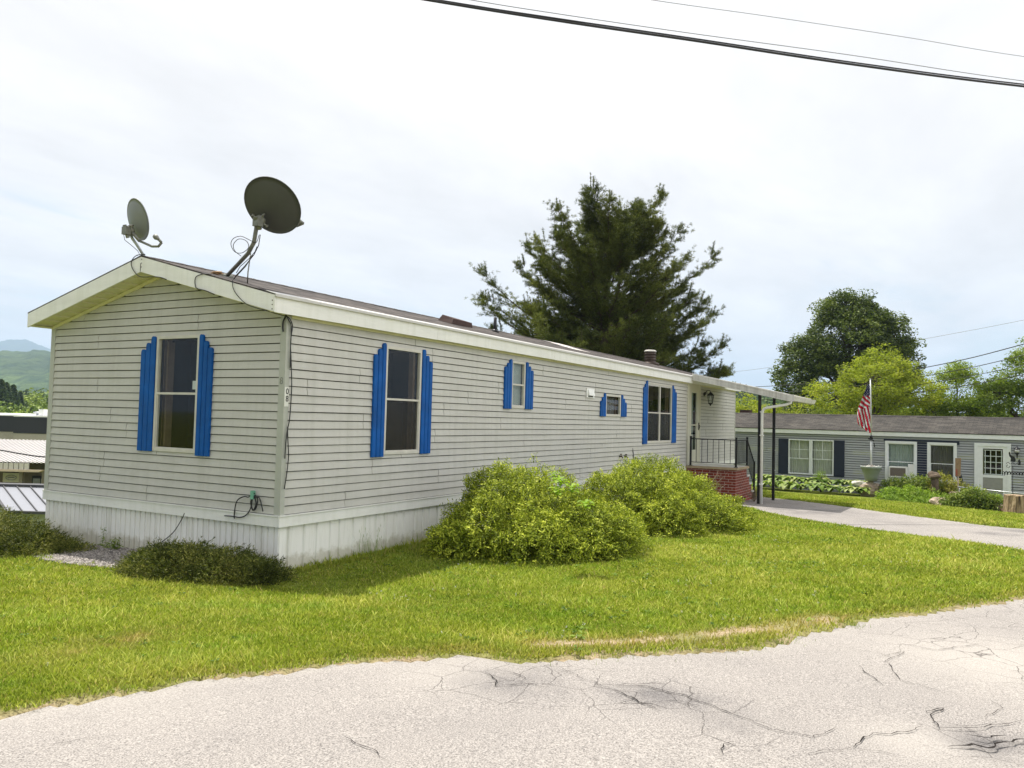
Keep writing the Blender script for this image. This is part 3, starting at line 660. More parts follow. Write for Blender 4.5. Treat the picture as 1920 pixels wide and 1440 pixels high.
def skirt():
    b = MB(); ribskirt(b, FL, 0, L_, -1.25, -.13, .2, 1, .5); part("skirting", b, skirt_m, home)
    b = MB(); ribskirt(b, FG, 0, W_, -1.5, -.13, .102, 2); part("skirting", b, skirt_m, home)
    b = MB(); ribskirt(b, FB, 0, L_, -2.6, -.13, .2, 1, .5); ribskirt(b, FE, 0, W_, -2.6, -.13, .102, 2); part("skirting", b, skirt_m, home)
    b = MB(); e = .03
    # projecting belt board with a small ledge on top, butted at the corners
    for F, u0, u1 in ((FL, -e, L_+e), (FB, -e, L_+e), (FG, .0005, W_-.0005), (FE, .0005, W_-.0005)):
        b.fbox(F, u0, u1, -.004, e, -.145, -.022); b.fbox(F, u0, u1, -.004, e+.012, -.022, -.008)
    part("belt_board", b, trim_m, home)
skirt()
def roof():
    x0, x1 = -.322, L_+.322; y0, y1 = -.128, W_+.128
    b = MB(); nx, ny = 120, 14
    for (ya, yb) in ((y0, RY), (RY, y1)):
        V = []; o = []
        for i in range(nx+1):
            for j in range(ny+1):
                x = x0+(x1-x0)*i/nx; y = ya+(yb-ya)*j/ny
                V.append((x, y, rz(y)+.010+.005*mnoise.noise(Vector((x*1.1, y*2.2, 3)))))
        fs = [(i*(ny+1)+j, (i+1)*(ny+1)+j, (i+1)*(ny+1)+j+1, i*(ny+1)+j+1) for i in range(nx) for j in range(ny)]
        b.add(V, fs)
    for (ya, yb) in ((y0, RY), (RY, y1)):   # underside and edges
        for x in (x0, x1): b.quad((x, ya, rz(ya)-.003), (x, yb, rz(yb)-.003), (x, yb, rz(yb)+.014), (x, ya, rz(ya)+.014))
        b.quad((x0, ya, rz(ya)-.003), (x1, ya, rz(ya)-.003), (x1, yb, rz(yb)-.003), (x0, yb, rz(yb)-.003))
    for y in (y0, y1): b.quad((x0, y, rz(y)), (x1, y, rz(y)), (x1, y, rz(y)+.012), (x0, y, rz(y)+.012))
    r = part("roof", b, shingle_m, home)
    b = MB(); k = 70
    for i in range(k):   # ridge caps
        xa = x0+(x1-x0)*i/k; xb = xa+(x1-x0)/k+.02
        b.add([(xa, RY-.15, rz(RY-.15)+.015), (xb, RY-.15, rz(RY-.15)+.021), (xb, RY, RZ+.024), (xa, RY, RZ+.018), (xb, RY+.15, rz(RY-.15)+.021), (xa, RY+.15, rz(RY-.15)+.015)], [(0,1,2,3),(3,2,4,5)])
    part("ridge_cap", b, shingle_m, r)
    # fascias: long sides in lengths, rakes on both ends
    for (ya, yb) in ((-.122, -.1), (W_+.1, W_+.122)):
        xs = [-.3, 2.96, 6.91, 11.01, 15.86, L_+.3] if ya < 0 else [-.3, L_+.3]
        for i in range(len(xs)-1):
            b = MB(); dz = .004*(i % 2); b.box((xs[i]+.002, ya+.001*(i % 2), EZ-.004+dz), (xs[i+1]-.002, yb, rz(-.1)-.004)); part("fascia", b, trim_m, home)
    for x0_, x1_ in ((-.322, -.3), (L_+.3, L_+.322)):
        for (a, c) in ((-.122, RY), (RY, W_+.122)):
            b = MB(); P = [(x0_, a, rz(a)-.20), (x1_, a, rz(a)-.20), (x1_, c, rz(c)-.20), (x0_, c, rz(c)-.20), (x0_, a, rz(a)-.004), (x1_, a, rz(a)-.004), (x1_, c, rz(c)-.004), (x0_, c, rz(c)-.004)]
            b.hexa(P); part("rake_board", b, trim_m, home)
    # bright metal drip edge along the eave and dark felt under the rake shingles
    b = MB(); n = 30; L0 = -.33
    for i in range(n):
        xa = L0+(L_+.66)*i/n; xb = L0+(L_+.66)*(i+1)/n-.004; ya = -.150; yb = .02+.01*(i % 3)
        b.hexa([(xa, ya, rz(ya)+.008), (xb, ya, rz(ya)+.008), (xb, yb, rz(yb)+.016), (xa, yb, rz(yb)+.016), (xa, ya, rz(ya)+.016), (xb, ya, rz(ya)+.016), (xb, yb, rz(yb)+.021), (xa, yb, rz(yb)+.021)])
        b.box((xa, -.150, rz(-.15)-.018), (xb, -.1235, rz(-.15)+.008))
    part("drip_edge", b, drip_m, home)
    # soffits
    b = MB()
    for (xa, xb) in ((-.3, -.001), (L_+.001, L_+.3)):
        k = 46
        for i in range(k):
            ya = -.1+(W_+.2)*i/k; yb = -.1+(W_+.2)*(i+1)/k; d = .008*(i % 2)
            za = rz(ya)-.178-d; zb = rz(yb)-.178-d
            b.add([(xa, ya, za), (xb, ya, za), (xb, yb, zb), (xa, yb, zb)], [(0, 1, 2, 3)])
            b.add([(xa, ya, za-.008), (xb, ya, za-.008), (xb, ya, za+.008), (xa, ya, za+.008)], [(0, 1, 2, 3)])
    b.box((-.3, -.1, EZ+.006), (L_+.3, -.001, EZ+.014)); b.box((-.3, W_+.001, EZ+.006), (L_+.3, W_+.1, EZ+.014))
    part("soffit", b, soffit_m, home)
    b = MB()
    for xa, xb in ((-.024, -.001), (L_+.001, L_+.024)):
        for (a, c) in ((-.02, RY), (RY, W_+.02)):
            b.hexa([(xa, a, rz(a)-.235), (xb, a, rz(a)-.235), (xb, c, rz(c)-.235), (xa, c, rz(c)-.235), (xa, a, rz(a)-.188), (xb, a, rz(a)-.188), (xb, c, rz(c)-.188), (xa, c, rz(c)-.188)])
    b.box((.06, -.026, EZ-.03), (15.85, -.012, EZ+.004)); b.box((17.1, -.026, EZ-.03), (L_-.06, -.012, EZ+.004))
    part("frieze_trim", b, soffit_m, home)
    b = MB()
    for (x, y, z) in [(-.3235, RY-.02, 3.14), (-.3235, RY-.02, 3.09), (-.3235, RY-.02, 3.04)]+[(-.3235, -.085, z) for z in (2.39, 2.44, 2.49)]:
        b = MB(); b.tube([(x+.001, y, z), (x-.003, y, z)], .007, 6); part("screw", b, black_m, home)
    b = MB(); b.tube([(-.3245, RY-.002, 2.985), (-.3245, RY-.002, 3.09)], .004, 5); part("joint_gap", b, black_m, home)

    return r
roof_o = roof()
def fittings():
    # windows
    w = window(home, FL, 1.87, 2.71, .66, 2.17, winframe_m, lower=screen_m, rail=.51, label="tall dark single-hung window beside the corner")
    shutter(home, FL, 1.865, 1.60, .63, 2.20); shutter(home, FL, 2.715, 2.98, .65, 2.19)
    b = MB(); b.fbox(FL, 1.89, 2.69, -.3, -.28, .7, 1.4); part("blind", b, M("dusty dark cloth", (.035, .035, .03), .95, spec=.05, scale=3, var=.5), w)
    w = window(home, FL, 5.43, 5.93, 1.39, 2.23, winframe_m, rail=.5, reveal=False)
    b = MB(); b.fbox(FL, 5.46, 5.9, -.05, -.045, 1.42, 2.2); part("frosted_sheet", b, frost_m, w)
    shutter(home, FL, 5.425, 5.16, 1.37, 2.25, .07); shutter(home, FL, 5.935, 6.23, 1.38, 2.24, .07)
    w = window(home, FL, 9.73, 10.63, 1.31, 1.81, winframe_m, rail=0, fw=.05, cur=curtaind_m, label="small horizontal window beside the wall vent")
    shutter(home, FL, 9.72, 9.42, 1.30, 1.82, .085); shutter(home, FL, 10.64, 10.98, 1.31, 1.82, .085)
    w = window(home, FL, 12.44, 14.37, .67, 2.22, winframe_m, rail=.5, dbl=True, lower=screen_m, label="double window near the porch")
    shutter(home, FL, 12.43, 12.12, .65, 2.25); shutter(home, FL, 14.38, 14.75, .65, 2.22)
    w = window(home, FG, 1.47, 2.30, .66, 2.17, winframe_m, rail=.5, label="dark window of the gable end")
    shutter(home, FG, 2.305, 2.60, .65, 2.17); shutter(home, FG, 1.465, 1.21, .63, 2.17)
    b = MB(); b.fbox(FG, 1.53, 1.60, .0035, .005, 1.47, 1.58); part("sticker", b, M("pale window sticker", (.45, .5, .5)), w)
    b = MB(); b.fbox(FG, 2.18, 2.24, -.16, -.06, .7, 2.1); part("reveal", b, roomwood_m, w)
    # vent hood
    b = MB(); b.fbox(FL, 8.68, 9.08, .004, .03, 1.69, 1.89); v = part("wall_vent", b, white_m, home)
    b = MB(); b.hexa([FL(8.74, .03, 1.735), FL(9.02, .03, 1.735), FL(9.02, .075, 1.735), FL(8.74, .075, 1.735), FL(8.74, .03, 1.86), FL(9.02, .03, 1.86), FL(9.02, .04, 1.86), FL(8.74, .04, 1.86)]); part("flap", b, white_m, v)
    b = MB(); b.fbox(FL, 8.76, 9.0, .0305, .034, 1.705, 1.73); part("slot", b, black_m, v)
    # faucets
    for x, z in ((10.66, .385), (10.98, .37)):
        b = MB(); b.tube([FL(x, 0, z), FL(x, .07, z), FL(x, .09, z-.04)], .014, 7); b.tube([FL(x, .05, z), FL(x, .05, z+.05)], .008, 6); b.tube([FL(x-.04, .05, z+.055), FL(x+.04, .05, z+.055)], .012, 6)
        b.tube([FL(x, .004, z), FL(x, .012, z)], .03, 8)
        part("hose_tap", b, rust_m, home)
    b = MB(); pts = [FL(11.48, .018, .56), FL(11.50, .024, .45), FL(11.53, .02, .28), FL(11.52, .03, .1)]; b.tube(pts, [.004, .012, .014, .01], 6); part("siding_gap", b, black_m, home)
    # door
    b = MB(); u0, u1 = 15.88, 17.02
    b.fbox(FL, u0-.07, u0, -.02, .04, .03, 2.40); b.fbox(FL, u1, u1+.07, -.02, .04, .03, 2.40); b.fbox(FL, u0-.07, u1+.07, -.02, .043, 2.40, 2.46); b.fbox(FL, u0-.07, u1+.07, -.02, .06, -.005, .03)
    cream = M("cream storm door", (.60, .585, .47), .4, var=.05); dfr = part("door_frame", b, cream, home)
    b = MB(); b.fbox(FL, u0, u0+.3, -.01, .03, .035, 2.40); b.fbox(FL, u1-.3, u1, -.01, .03, .035, 2.40); b.fbox(FL, u0+.3, u1-.3, -.01, .03, .035, .42); b.fbox(FL, u0+.3, u1-.3, -.01, .03, 2.10, 2.40); b.fbox(FL, u0+.3, u1-.3, -.006, .028, 1.13, 1.17)
    d = part("door", b, cream, home)
    b = MB(); b.quad(FL(u0+.3, .01, .42), FL(u1-.3, .01, .42), FL(u1-.3, .01, 2.1), FL(u0+.3, .01, 2.1)); part("pane", b, glass_m, d)
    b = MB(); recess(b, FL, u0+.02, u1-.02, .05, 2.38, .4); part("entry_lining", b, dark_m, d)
    b = MB(); curtain(b, FL, u0+.3, u1-.3, .9, 2.1, -.1); part("curtain", b, curtaing_m, d)
    b = MB(); b.fbox(FL, u0+.3, u1-.3, -.1, -.08, .42, .88); part("inner_panel", b, curtain_m, d)
    b = MB(); b.fbox(FL, u1-.12, u1-.09, .03, .05, 1.0, 1.22); b.tube([FL(u1-.105, .05, 1.16), FL(u1-.105, .075, 1.12), FL(u1-.105, .05, 1.04)], .009, 6); part("door_handle", b, black_m, d)
    # corner numbers
    b = MB(); b.box((-.018, -.0275, 1.275), (.048, -.0225, 1.505)); pl = part("number_plate", b, M("ivory plastic", (.72, .72, .66), .4, var=.03), home)
    for ch, z in (("0", 1.452), ("8", 1.365)):
        me = textmesh(ch, .098, .001); me.transform(Matrix.Translation(Vector((.022, -.0285, z))-Vector(OFF[home.name])) @ Matrix.Rotation(PI/2, 4, 'X') @ Matrix.Scale(.95, 4, (1, 0, 0))); me.materials.append(black_m); part("numeral", me, None, pl)
    me = textmesh("8", .115, .0006, .0); me.transform(Matrix.Translation(Vector((-.0232, .03, 1.575))-Vector(OFF[home.name])) @ Matrix.Rotation(-PI/2, 4, 'Z') @ Matrix.Rotation(PI/2, 4, 'X')); me.materials.append(black_m); nm = part("numeral", me, None, home)
    me = textmesh("8", .115, .0006, -.028); me.transform(Matrix.Translation(Vector((-.0242, .03, 1.575))-Vector(OFF[home.name])) @ Matrix.Rotation(-PI/2, 4, 'Z') @ Matrix.Rotation(PI/2, 4, 'X')); me.materials.append(post_m); part("inlay", me, None, nm)
    # roof fittings
    R_ = lambda x, y: Vector((x, y, rz(y)+.016))
    b = MB(); s = Vector((0, 1, RS)).normalized(); nrm = Vector((0, -RS, 1)).normalized(); q_ = roofhit(854, 608); c = R_(q_.x, q_.y); ux = Vector((1, 0, 0))
    P = [c-ux*.36-s*.16, c+ux*.36-s*.16, c+ux*.36+s*.16, c-ux*.36+s*.16]; T = [p*1 for p in P]
    b.hexa(P+[c-ux*.31-s*.14+nrm*.10, c+ux*.33-s*.14+nrm*.09, c+ux*.33+s*.12+nrm*.10, c-ux*.31+s*.12+nrm*.12]); part("roof_vent_hood", b, rust_m, home)
    b = MB(); q_ = roofhit(928, 622); c = R_(q_.x, min(q_.y, 2.25)); b.tube([c-Vector((0, 0, .05)), c+Vector((0, 0, .30))], .035, 12); b.lathe(c+Vector((0,0,-.02)), [(.09, 0), (.06, .05), (.038, .07)], 12); part("vent_pipe", b, black_m, home)
    b = MB(); c = R_(ony(1219, 678, 2.2).x, 2.2)-Vector((0, 0, .08)); prof = [(.30, 0), (.30, .08), (.26, .10), (.21, .12)]
    for i in range(3): prof += [(.18, .13+i*.09), (.18, .18+i*.09), (.21, .19+i*.09), (.21, .21+i*.09)]
    prof += [(.18, .41), (.18, .45)]; b.lathe(c, prof, 20); ch = part("flue_pipe", b, M("brown flue metal", (.07, .05, .038), .5, .4, var=.35, scale=10), home)
    b = MB(); b.lathe(c, [(.0, .455), (.20, .455), (.21, .485), (.17, .52), (.02, .535)], 20); part("flue_cap", b, M("pale cap", (.55, .53, .48), .5), ch)
    b = MB()
    for k in range(3):
        q_ = roofhit(1045+k*16, 645+k*5); c = R_(q_.x, q_.y); b.hexa([c-ux*.5-s*.22+nrm*.004, c+ux*.45-s*.22+nrm*.004, c+ux*.5+s*.2+nrm*.004, c-ux*.45+s*.2+nrm*.004, c-ux*.5-s*.22+nrm*.010, c+ux*.45-s*.22+nrm*.010, c+ux*.5+s*.2+nrm*.010, c-ux*.45+s*.2+nrm*.010])
    part("roof_patch", b, M("pale patch", (.62, .58, .54), .6, var=.15), home)
fittings()
def lantern(name, par, F, u, z, s=1.0, label=None, cat="lamp"):
    c = F(u, 0, z); t = thing(name, label, cat, c)
    fo = lambda a, n, zz: F(u+a*s, n*s, z+zz*s)
    b = MB(); b.tube([fo(0, .012, 0), fo(0, .03, 0)], .055*s, 12); b.tube([fo(0, .03, .02), fo(0, .10, .10), fo(0, .17, .10), fo(0, .19, .02)], .010*s, 8)
    for k in range(5): b.tube([fo(-.02+.02*k*.5, .03, -.02), fo(-.10+.05*k, .05+.01*k, .08-.02*abs(k-2))], .006*s, 5)
    part("bracket", b, black_m, t)
    cc = fo(0, .19, 0); b = MB(); b.lathe(cc, [(.012*s, .06*s), (.03*s, .05*s), (.10*s, -.02*s), (.105*s, -.035*s), (.07*s, -.04*s)], 6); part("lamp_roof", b, black_m, t)
    b = MB()
    for k in range(6):
        a = 2*PI*k/6; p = Vector((math.cos(a), math.sin(a), 0)); b.tube([cc+p*.085*s+Vector((0, 0, -.04*s)), cc+p*.055*s+Vector((0, 0, -.24*s))], .006*s, 5)
    b.lathe(cc, [(.06*s, -.235*s), (.062*s, -.25*s), (.03*s, -.27*s), (.008*s, -.31*s)], 6); part("cage", b, black_m, t)
    b = MB(); b.lathe(cc, [(.078*s, -.042*s), (.05*s, -.232*s)], 6); part("lamp_glass", b, glass_m, t)
    b = MB(); b.tube([cc+Vector((0, 0, -.06*s)), cc+Vector((0, 0, -.14*s))], .014*s, 8); part("bulb", b, white_m, t); return t
lantern("wall_lantern", None, FL, 17.5, 2.10, 1.15, "black iron lantern on the beige siding right of the porch door")
# ================================================================ porch, railing, canopy
def porch():
    gz = -1.02; t = thing("brick_porch", "red brick entry porch with tan slab edge and steps under the white canopy", "porch", (16.4, -.75, gz))
    b = MB(); b.box((15.74, -1.44, gz-.1), (17.06, -.04, -.075)); part("brick_base", b, brick_m, t)
    for i, (xa, xb, zt) in enumerate(((17.062, 17.37, -.27), (17.372, 17.68, -.52), (17.682, 17.99, -.77))):
        b = MB(); b.box((xa, -1.44, gz-.1), (xb, -.04, zt-.05)); part("step_riser", b, brick_m, t)
        b = MB(); b.box((xa-.002, -1.46, zt-.049), (xb+.02, -.03, zt)); part("step_tread", b, concrete_m, t)
    b = MB(); b.box((15.69, -1.50, -.074), (17.11, -.02, -.008)); part("slab", b, slabedge_m, t)
    b = MB(); b.box((15.72, -1.47, -.007), (17.08, -.03, .001)); part("floor", b, concrete_m, t)
    r = thing("porch_railing", "black metal railing round the brick porch and down its steps", "railing", (16.4, -.75, 0))
    zt = .76; zb = .10; P = [(15.74, -.16), (15.74, -1.45), (17.04, -1.45)]
    for (x, y) in P:
        b = MB(); b.box((x-.025, y-.025, .002), (x+.025, y+.025, zt+.06)); b.box((x-.03, y-.03, zt+.06), (x+.03, y+.03, zt+.075)); b.box((x-.045, y-.045, .0015), (x+.045, y+.045, .012)); part("post", b, black_m, r)
    def run(a, c, za, zc, n):
        b = MB(); b.bar((a[0], a[1], za+zt), (c[0], c[1], zc+zt), .032, .028); part("handrail", b, black_m, r)
        b = MB(); b.bar((a[0], a[1], za+zb), (c[0], c[1], zc+zb), .022, .018); part("bottom_rail", b, black_m, r)
        for i in range(1, n):
            t_ = i/n; x = a[0]+(c[0]-a[0])*t_; y = a[1]+(c[1]-a[1])*t_; z = za+(zc-za)*t_
            b = MB(); b.box((x-.007, y-.007, z+zb), (x+.007, y+.007, z+zt)); part("baluster", b, black_m, r)
    run(P[0], P[1], 0, 0, 8); run(P[1], P[2], 0, 0, 9); run(P[2], (17.98, -1.45), 0, -.72, 8)
    b = MB(); b.box((17.955, -1.475, -1.0), (18.005, -1.425, .10)); part("post", b, black_m, r)
porch()
CX0, CX1 = 15.9, 19.6; CYN, CYF = -.13, -2.80
cz = lambda y: 2.60+(2.02-2.60)*(y-CYN)/(CYF-CYN)
canm = m_siding("weathered white canopy metal", (0.66, 0.65, 0.60), (0.32, 0.30, 0.26), 0.8)
def canopy():
    t = thing("porch_canopy", "white metal lean-to canopy over the porch, on two black posts", "canopy", (17.7, -1.9, -1.02))
    b = MB(); n = int((CX1-CX0)/.1)
    for i in range(n):    # ribbed pans running outwards
        xa = CX0+(CX1-CX0)*i/n; xb = CX0+(CX1-CX0)*(i+1)/n; h = .03 if i % 3 == 0 else 0
        b.hexa([(xa, CYN, cz(CYN)-.02), (xb, CYN, cz(CYN)-.02), (xb, CYF, cz(CYF)-.02), (xa, CYF, cz(CYF)-.02), (xa, CYN, cz(CYN)+.01+h), (xb, CYN, cz(CYN)+.01+h), (xb, CYF, cz(CYF)+.01+h), (xa, CYF, cz(CYF)+.01+h)])
    part("roof_panel", b, canm, t)
    for x in (CX0, CX1):
        s = -1 if x == CX0 else 1; b = MB()
        for (d0, d1, z0, z1) in ((.002, .03, -.15, .035), (.03, .045, .0, .034), (.03, .040, -.09, -.06), (.03, .05, -.15, -.125)):
            xs = sorted((x+s*d0, x+s*d1)); b.hexa([(xs[0], CYN, cz(CYN)+z0), (xs[1], CYN, cz(CYN)+z0), (xs[1], CYF, cz(CYF)+z0), (xs[0], CYF, cz(CYF)+z0), (xs[0], CYN, cz(CYN)+z1), (xs[1], CYN, cz(CYN)+z1), (xs[1], CYF, cz(CYF)+z1), (xs[0], CYF, cz(CYF)+z1)])
        part("side_fascia", b, canm, t)
    b = MB(); zf = cz(CYF)
    b.hexa([(CX0-.05, CYF-.10, zf-.13), (CX1+.05, CYF-.10, zf-.13), (CX1+.05, CYF-.001, zf-.14), (CX0-.05, CYF-.001, zf-.14), (CX0-.05, CYF-.15, zf-.005), (CX1+.05, CYF-.15, zf-.005), (CX1+.05, CYF-.001, zf+.005), (CX0-.05, CYF-.001, zf+.005)])
    part("gutter", b, canm, t)
    b = MB(); b.box((CX0-.075, CYF-.17, zf-.155), (CX0-.048, CYF+.02, zf+.03)); part("end_cap", b, canm, t)
    b = MB(); b.box((15.95, -2.04, cz(-2)-.12), (19.55, -1.96, cz(-2)-.022)); part("beam", b, canm, t)
    for x, g in ((16.1, -1.01), (18.05, -1.06)):
        b = MB(); b.box((x-.038, -2.038, g-.05), (x+.038, -1.962, cz(-2)-.12)); b.box((x-.06, -2.06, g), (x+.06, -1.94, g+.02)); p = part("post", b, black_m, t)
        for z in (g+.4, g+.9, g+1.5): b = MB(); b.box((x-.01, -2.046, z), (x+.01, -2.0385, z+.03)); part("bolt", b, white_m, p)
    b = MB(); x = CX0+.02
    b.tube([(x, CYF-.07, zf-.13), (x, CYF-.07, zf-.19), (x+.02, CYF+.06, zf-.245), (x+.08, -2.25, zf-.33), (x+.09, -2.14, zf-.36), (x+.095, -2.085, zf-.45), (x+.10, -2.085, -.99)], .038, 8)
    d = part("downspout", b, trim_m, t)
    b = MB()
    for z in (.9, 1.55, -.45): b.box((x+.05, -2.13, z), (x+.15, -2.035, z+.03))
    part("strap", b, trim_m, d)
canopy()
# ================================================================ satellite dishes
def dish(name, label, c, N, rad, arm, lnb, mount, foot, mdish, tint2, squash=1.0):
    c = Vector(c); N = Vector(N).normalized(); t = thing(name, label, "satellite dish", foot)
    a = N.cross(Vector((0, 0, 1))).normalized(); bb = a.cross(N)
    b = MB(); rings = 7; seg = 40; V = []
    for side in (0, 1):
        for i in range(rings+1):
            r = rad*i/rings; dep = .16*rad*((i/rings)**2) - side*.008
            for k in range(seg):
                th = 2*PI*k/seg; V.append(c + a*(r*math.cos(th)*squash) + bb*(r*math.sin(th)) + N*(dep))
    fs = []
    for s_ in (0, 1):
        o = s_*(rings+1)*seg
        for i in range(rings):
            for k in range(seg):
                q = (o+i*seg+k, o+(i+1)*seg+k, o+(i+1)*seg+(k+1) % seg, o+i*seg+(k+1) % seg); fs.append(q if s_ == 0 else q[::-1])
    for k in range(seg): fs.append((rings*seg+k, rings*seg+(k+1) % seg, (2*rings+1)*seg+(k+1) % seg, (2*rings+1)*seg+k))
    b.smooth = True; b.add(V, fs)
    b.tube([c + a*(rad*squash*math.cos(2*PI*k/seg)) + bb*(rad*math.sin(2*PI*k/seg)) + N*(.155*rad) for k in range(seg+1)], .007, 6, caps=False)
    part("reflector", b, mdish, t)
    b = MB(); back = Vector(mount)
    b.tube([back - N*.01, back + N*.03], .075*rad/.4, 8)
    for k in range(4):
        th = PI/4+k*PI/2; e = back + (a*math.cos(th)+bb*math.sin(th))*.115*rad/.4; b.tube([back, e], .014, 6); b.tube([e-N*.02, e+N*.03], .012, 6)
    b.box(tuple(back-N*.05-Vector((.045, .045, .05))), tuple(back-N*.05+Vector((.045, .045, .05))))
    b.bar(back-N*.06+bb*.08, back-N*.06-bb*.09, .05, .03)
    part("bracket", b, tint2, t)
    b = MB(); b.tube(arm, .016, 8); part("feed_arm", b, tint2, t)
    b = MB(); l = Vector(lnb); d = (c + N*0 - l).normalized(); b.tube([l - d*.05, l, l + d*.012, l+d*.05], [.018, .026, .034, .030], 10); b.tube([Vector(arm[-1]), l - d*.05], .018, 8); part("feed_head", b, tint2, t)
    return t
def smoothed(q, k=5):
    sm = []
    for i in range(len(q)-1):
        p0 = q[max(i-1, 0)]; p1 = q[i]; p2 = q[i+1]; p3 = q[min(i+2, len(q)-1)]
        for j in range(k):
            t = j/k; sm.append(0.5*((2*p1)+(p2-p0)*t+(2*p0-5*p1+4*p2-p3)*t*t+(3*p1-p0-3*p2+p3)*t**3))
    return sm+[q[-1]]
f2 = roofhit(425, 518)
def vbasis(p, cf, cr, cu):
    v = (p-CAM).normalized(); s = v.cross(Vector((0, 0, 1))).normalized(); return v*cf+s*cr+s.cross(v)*cu
c2 = at(507, 389, 10.0); N2 = vbasis(c2, .80, .42, .43); m2 = at(487, 414, 10.03)
d2 = dish("satellite_dish", "large dark grey satellite dish on a bent mast over the right roof slope", c2, N2, .372, [at(507, 425, 10.35), at(532, 430, 10.38), at(556, 424, 10.38)], at(563, 416, 10.36), m2, f2, dishd_m, bracket_m)
def mast2():
    b = MB(); e1 = at(470, 470, 10.1); b.tube([f2, f2.lerp(e1, .5), f2.lerp(e1, .9), at(476, 455, 10.1), at(479, 437, 10.1), at(481, 424, 10.1)], .026, 10); part("mast", b, bracket_m, d2)
    b = MB(); b.tube([f2+Vector((-.08, 0, -.02)), f2+Vector((.09, .02, 0))], .045, 10); b.box(tuple(f2+Vector((-.13, -.09, -.045))), tuple(f2+Vector((.13, .11, -.02)))); part("foot_plate", b, bracket_m, d2)
    b = MB(); b.tube([at(470, 475, 10.1), at(465, 510, 10.05), roofhit(464, 531)], .008, 6); b.tube([at(474, 478, 10.1), at(460, 500, 10.1), at(440, 521, 10.08)], .007, 6); part("brace", b, bracket_m, d2)
    b = MB()
    b.tube([at(x, y, 10.05) for x, y in ((488, 440), (485, 460), (476, 478), (458, 500), (443, 516), (438, 524))], .006, 6)
    b.tube(smoothed([at(x, y, 10.07) for x, y in ((486, 440), (480, 455), (468, 450), (452, 443), (438, 447), (433, 458), (440, 472), (454, 474), (466, 464), (462, 452), (448, 448), (438, 458), (440, 470), (452, 480))]), .0045, 6)
    b.tube([at(x, y, 10.04) for x, y in ((482, 462), (478, 472), (468, 484), (450, 500), (443, 512))], .005, 6)
    part("coax_cable", b, cable_m, d2)
mast2()
f1 = Vector((-.14, 2.42, 3.16)); c1 = at(253, 412, 10.55); N1 = vbasis(c1, .43, .87, .22); m1 = at(245, 432, 10.52)
d1 = dish("satellite_dish", "small light grey satellite dish on the ridge at the gable peak", c1, N1, .268, [at(262, 452, 10.5), at(285, 462, 10.35), at(297, 462, 10.3), at(303, 455, 10.28)], at(294, 446, 10.28), m1, f1, dishl_m, bracket_m, 1.0)
def mast1():
    b = MB(); b.tube([f1, at(258, 461, 10.6), at(248, 447, 10.56), at(244, 436, 10.55)], .018, 10); part("mast", b, M("pale mast", (.38, .42, .42), .4, .2), d1)
    b = MB(); b.tube([at(248, 436, 10.5), at(262, 452, 10.5)], .022, 8); part("arm_socket", b, bracket_m, d1)
    b = MB(); b.tube([at(x, y, 10.5) for x, y in ((244, 422), (235, 425), (231, 436), (234, 450), (244, 458), (258, 470), (262, 478))], .004, 6); part("coax_cable", b, cable_m, d1)
    b = MB(); b.box(tuple(f1+Vector((-.07, -.07, -.03))), tuple(f1+Vector((.07, .07, .0)))); part("foot_plate", b, bracket_m, d1)
mast1()
# debris by the foot of the large dish
b = MB()
b.blob(tuple(roofhit(405, 514)+Vector((0, 0, .01))), (.06, .09, .02), 3, .5)
single("roof_debris", b, M("orange brown sealant", (.42, .27, .14), .8, var=.4, scale=30), "orange brown lump on the shingles beside the large dish mast", "sealant", tuple(roofhit(405, 514)))
# ================================================================ cables on the walls
def cable(name, pts, r, label, m=None, cat="cable", par=None):
    b = MB()
    runs = pts if isinstance(pts[0][0], (tuple, list, Vector)) else [pts]
    for p in runs:
        q = [Vector(x) for x in p]; sm = []
        for i in range(len(q)-1):
            p0 = q[max(i-1, 0)]; p1 = q[i]; p2 = q[i+1]; p3 = q[min(i+2, len(q)-1)]
            for j in range(5):
                t = j/5; sm.append(0.5*((2*p1)+(p2-p0)*t+(2*p0-5*p1+4*p2-p3)*t*t+(3*p1-p0-3*p2+p3)*t**3))
        sm.append(q[-1]); b.tube(sm, r, 6)
    return single(name, b, m or cable_m, label, cat, tuple(b.v[0]))
XF = -.334
def onx(px, py, x):
    d = FW + RT*((px-960)/FPX) - UP*((py-720)/FPX); return CAM + d*((x-CAM.x)/d.x)
def ony(px, py, y):
    d = FW + RT*((px-960)/FPX) - UP*((py-720)/FPX); return CAM + d*((y-CAM.y)/d.y)
cable("coax_cable", [onx(x, y, XF-.004) for x, y in ((272, 477), (256, 479), (247, 489), (247, 500), (254, 512), (264, 519))]+[onx(x, y, XF+.01) for x, y in ((285, 519), (300, 520), (312, 524))], .006, "black cable looping over the rake board at the gable peak")
cable("coax_cable", [onx(x, y, XF-.004) for x, y in ((396, 514), (380, 514), (367, 520), (366, 535), (370, 541), (385, 545), (402, 552))], .006, "black cable loop on the rake board left of the large dish")
cable("coax_cable", [onx(x, y, XF-.004) for x, y in ((436, 525), (437, 540), (446, 555), (462, 570), (480, 577), (498, 582))]+[Vector((-.20, -.03, 2.352)), Vector((-.06, -.045, 2.34))], .005, "thin black cable from the large dish to the house corner")
zc_ = lambda px, py: ony(px, py, -.045)
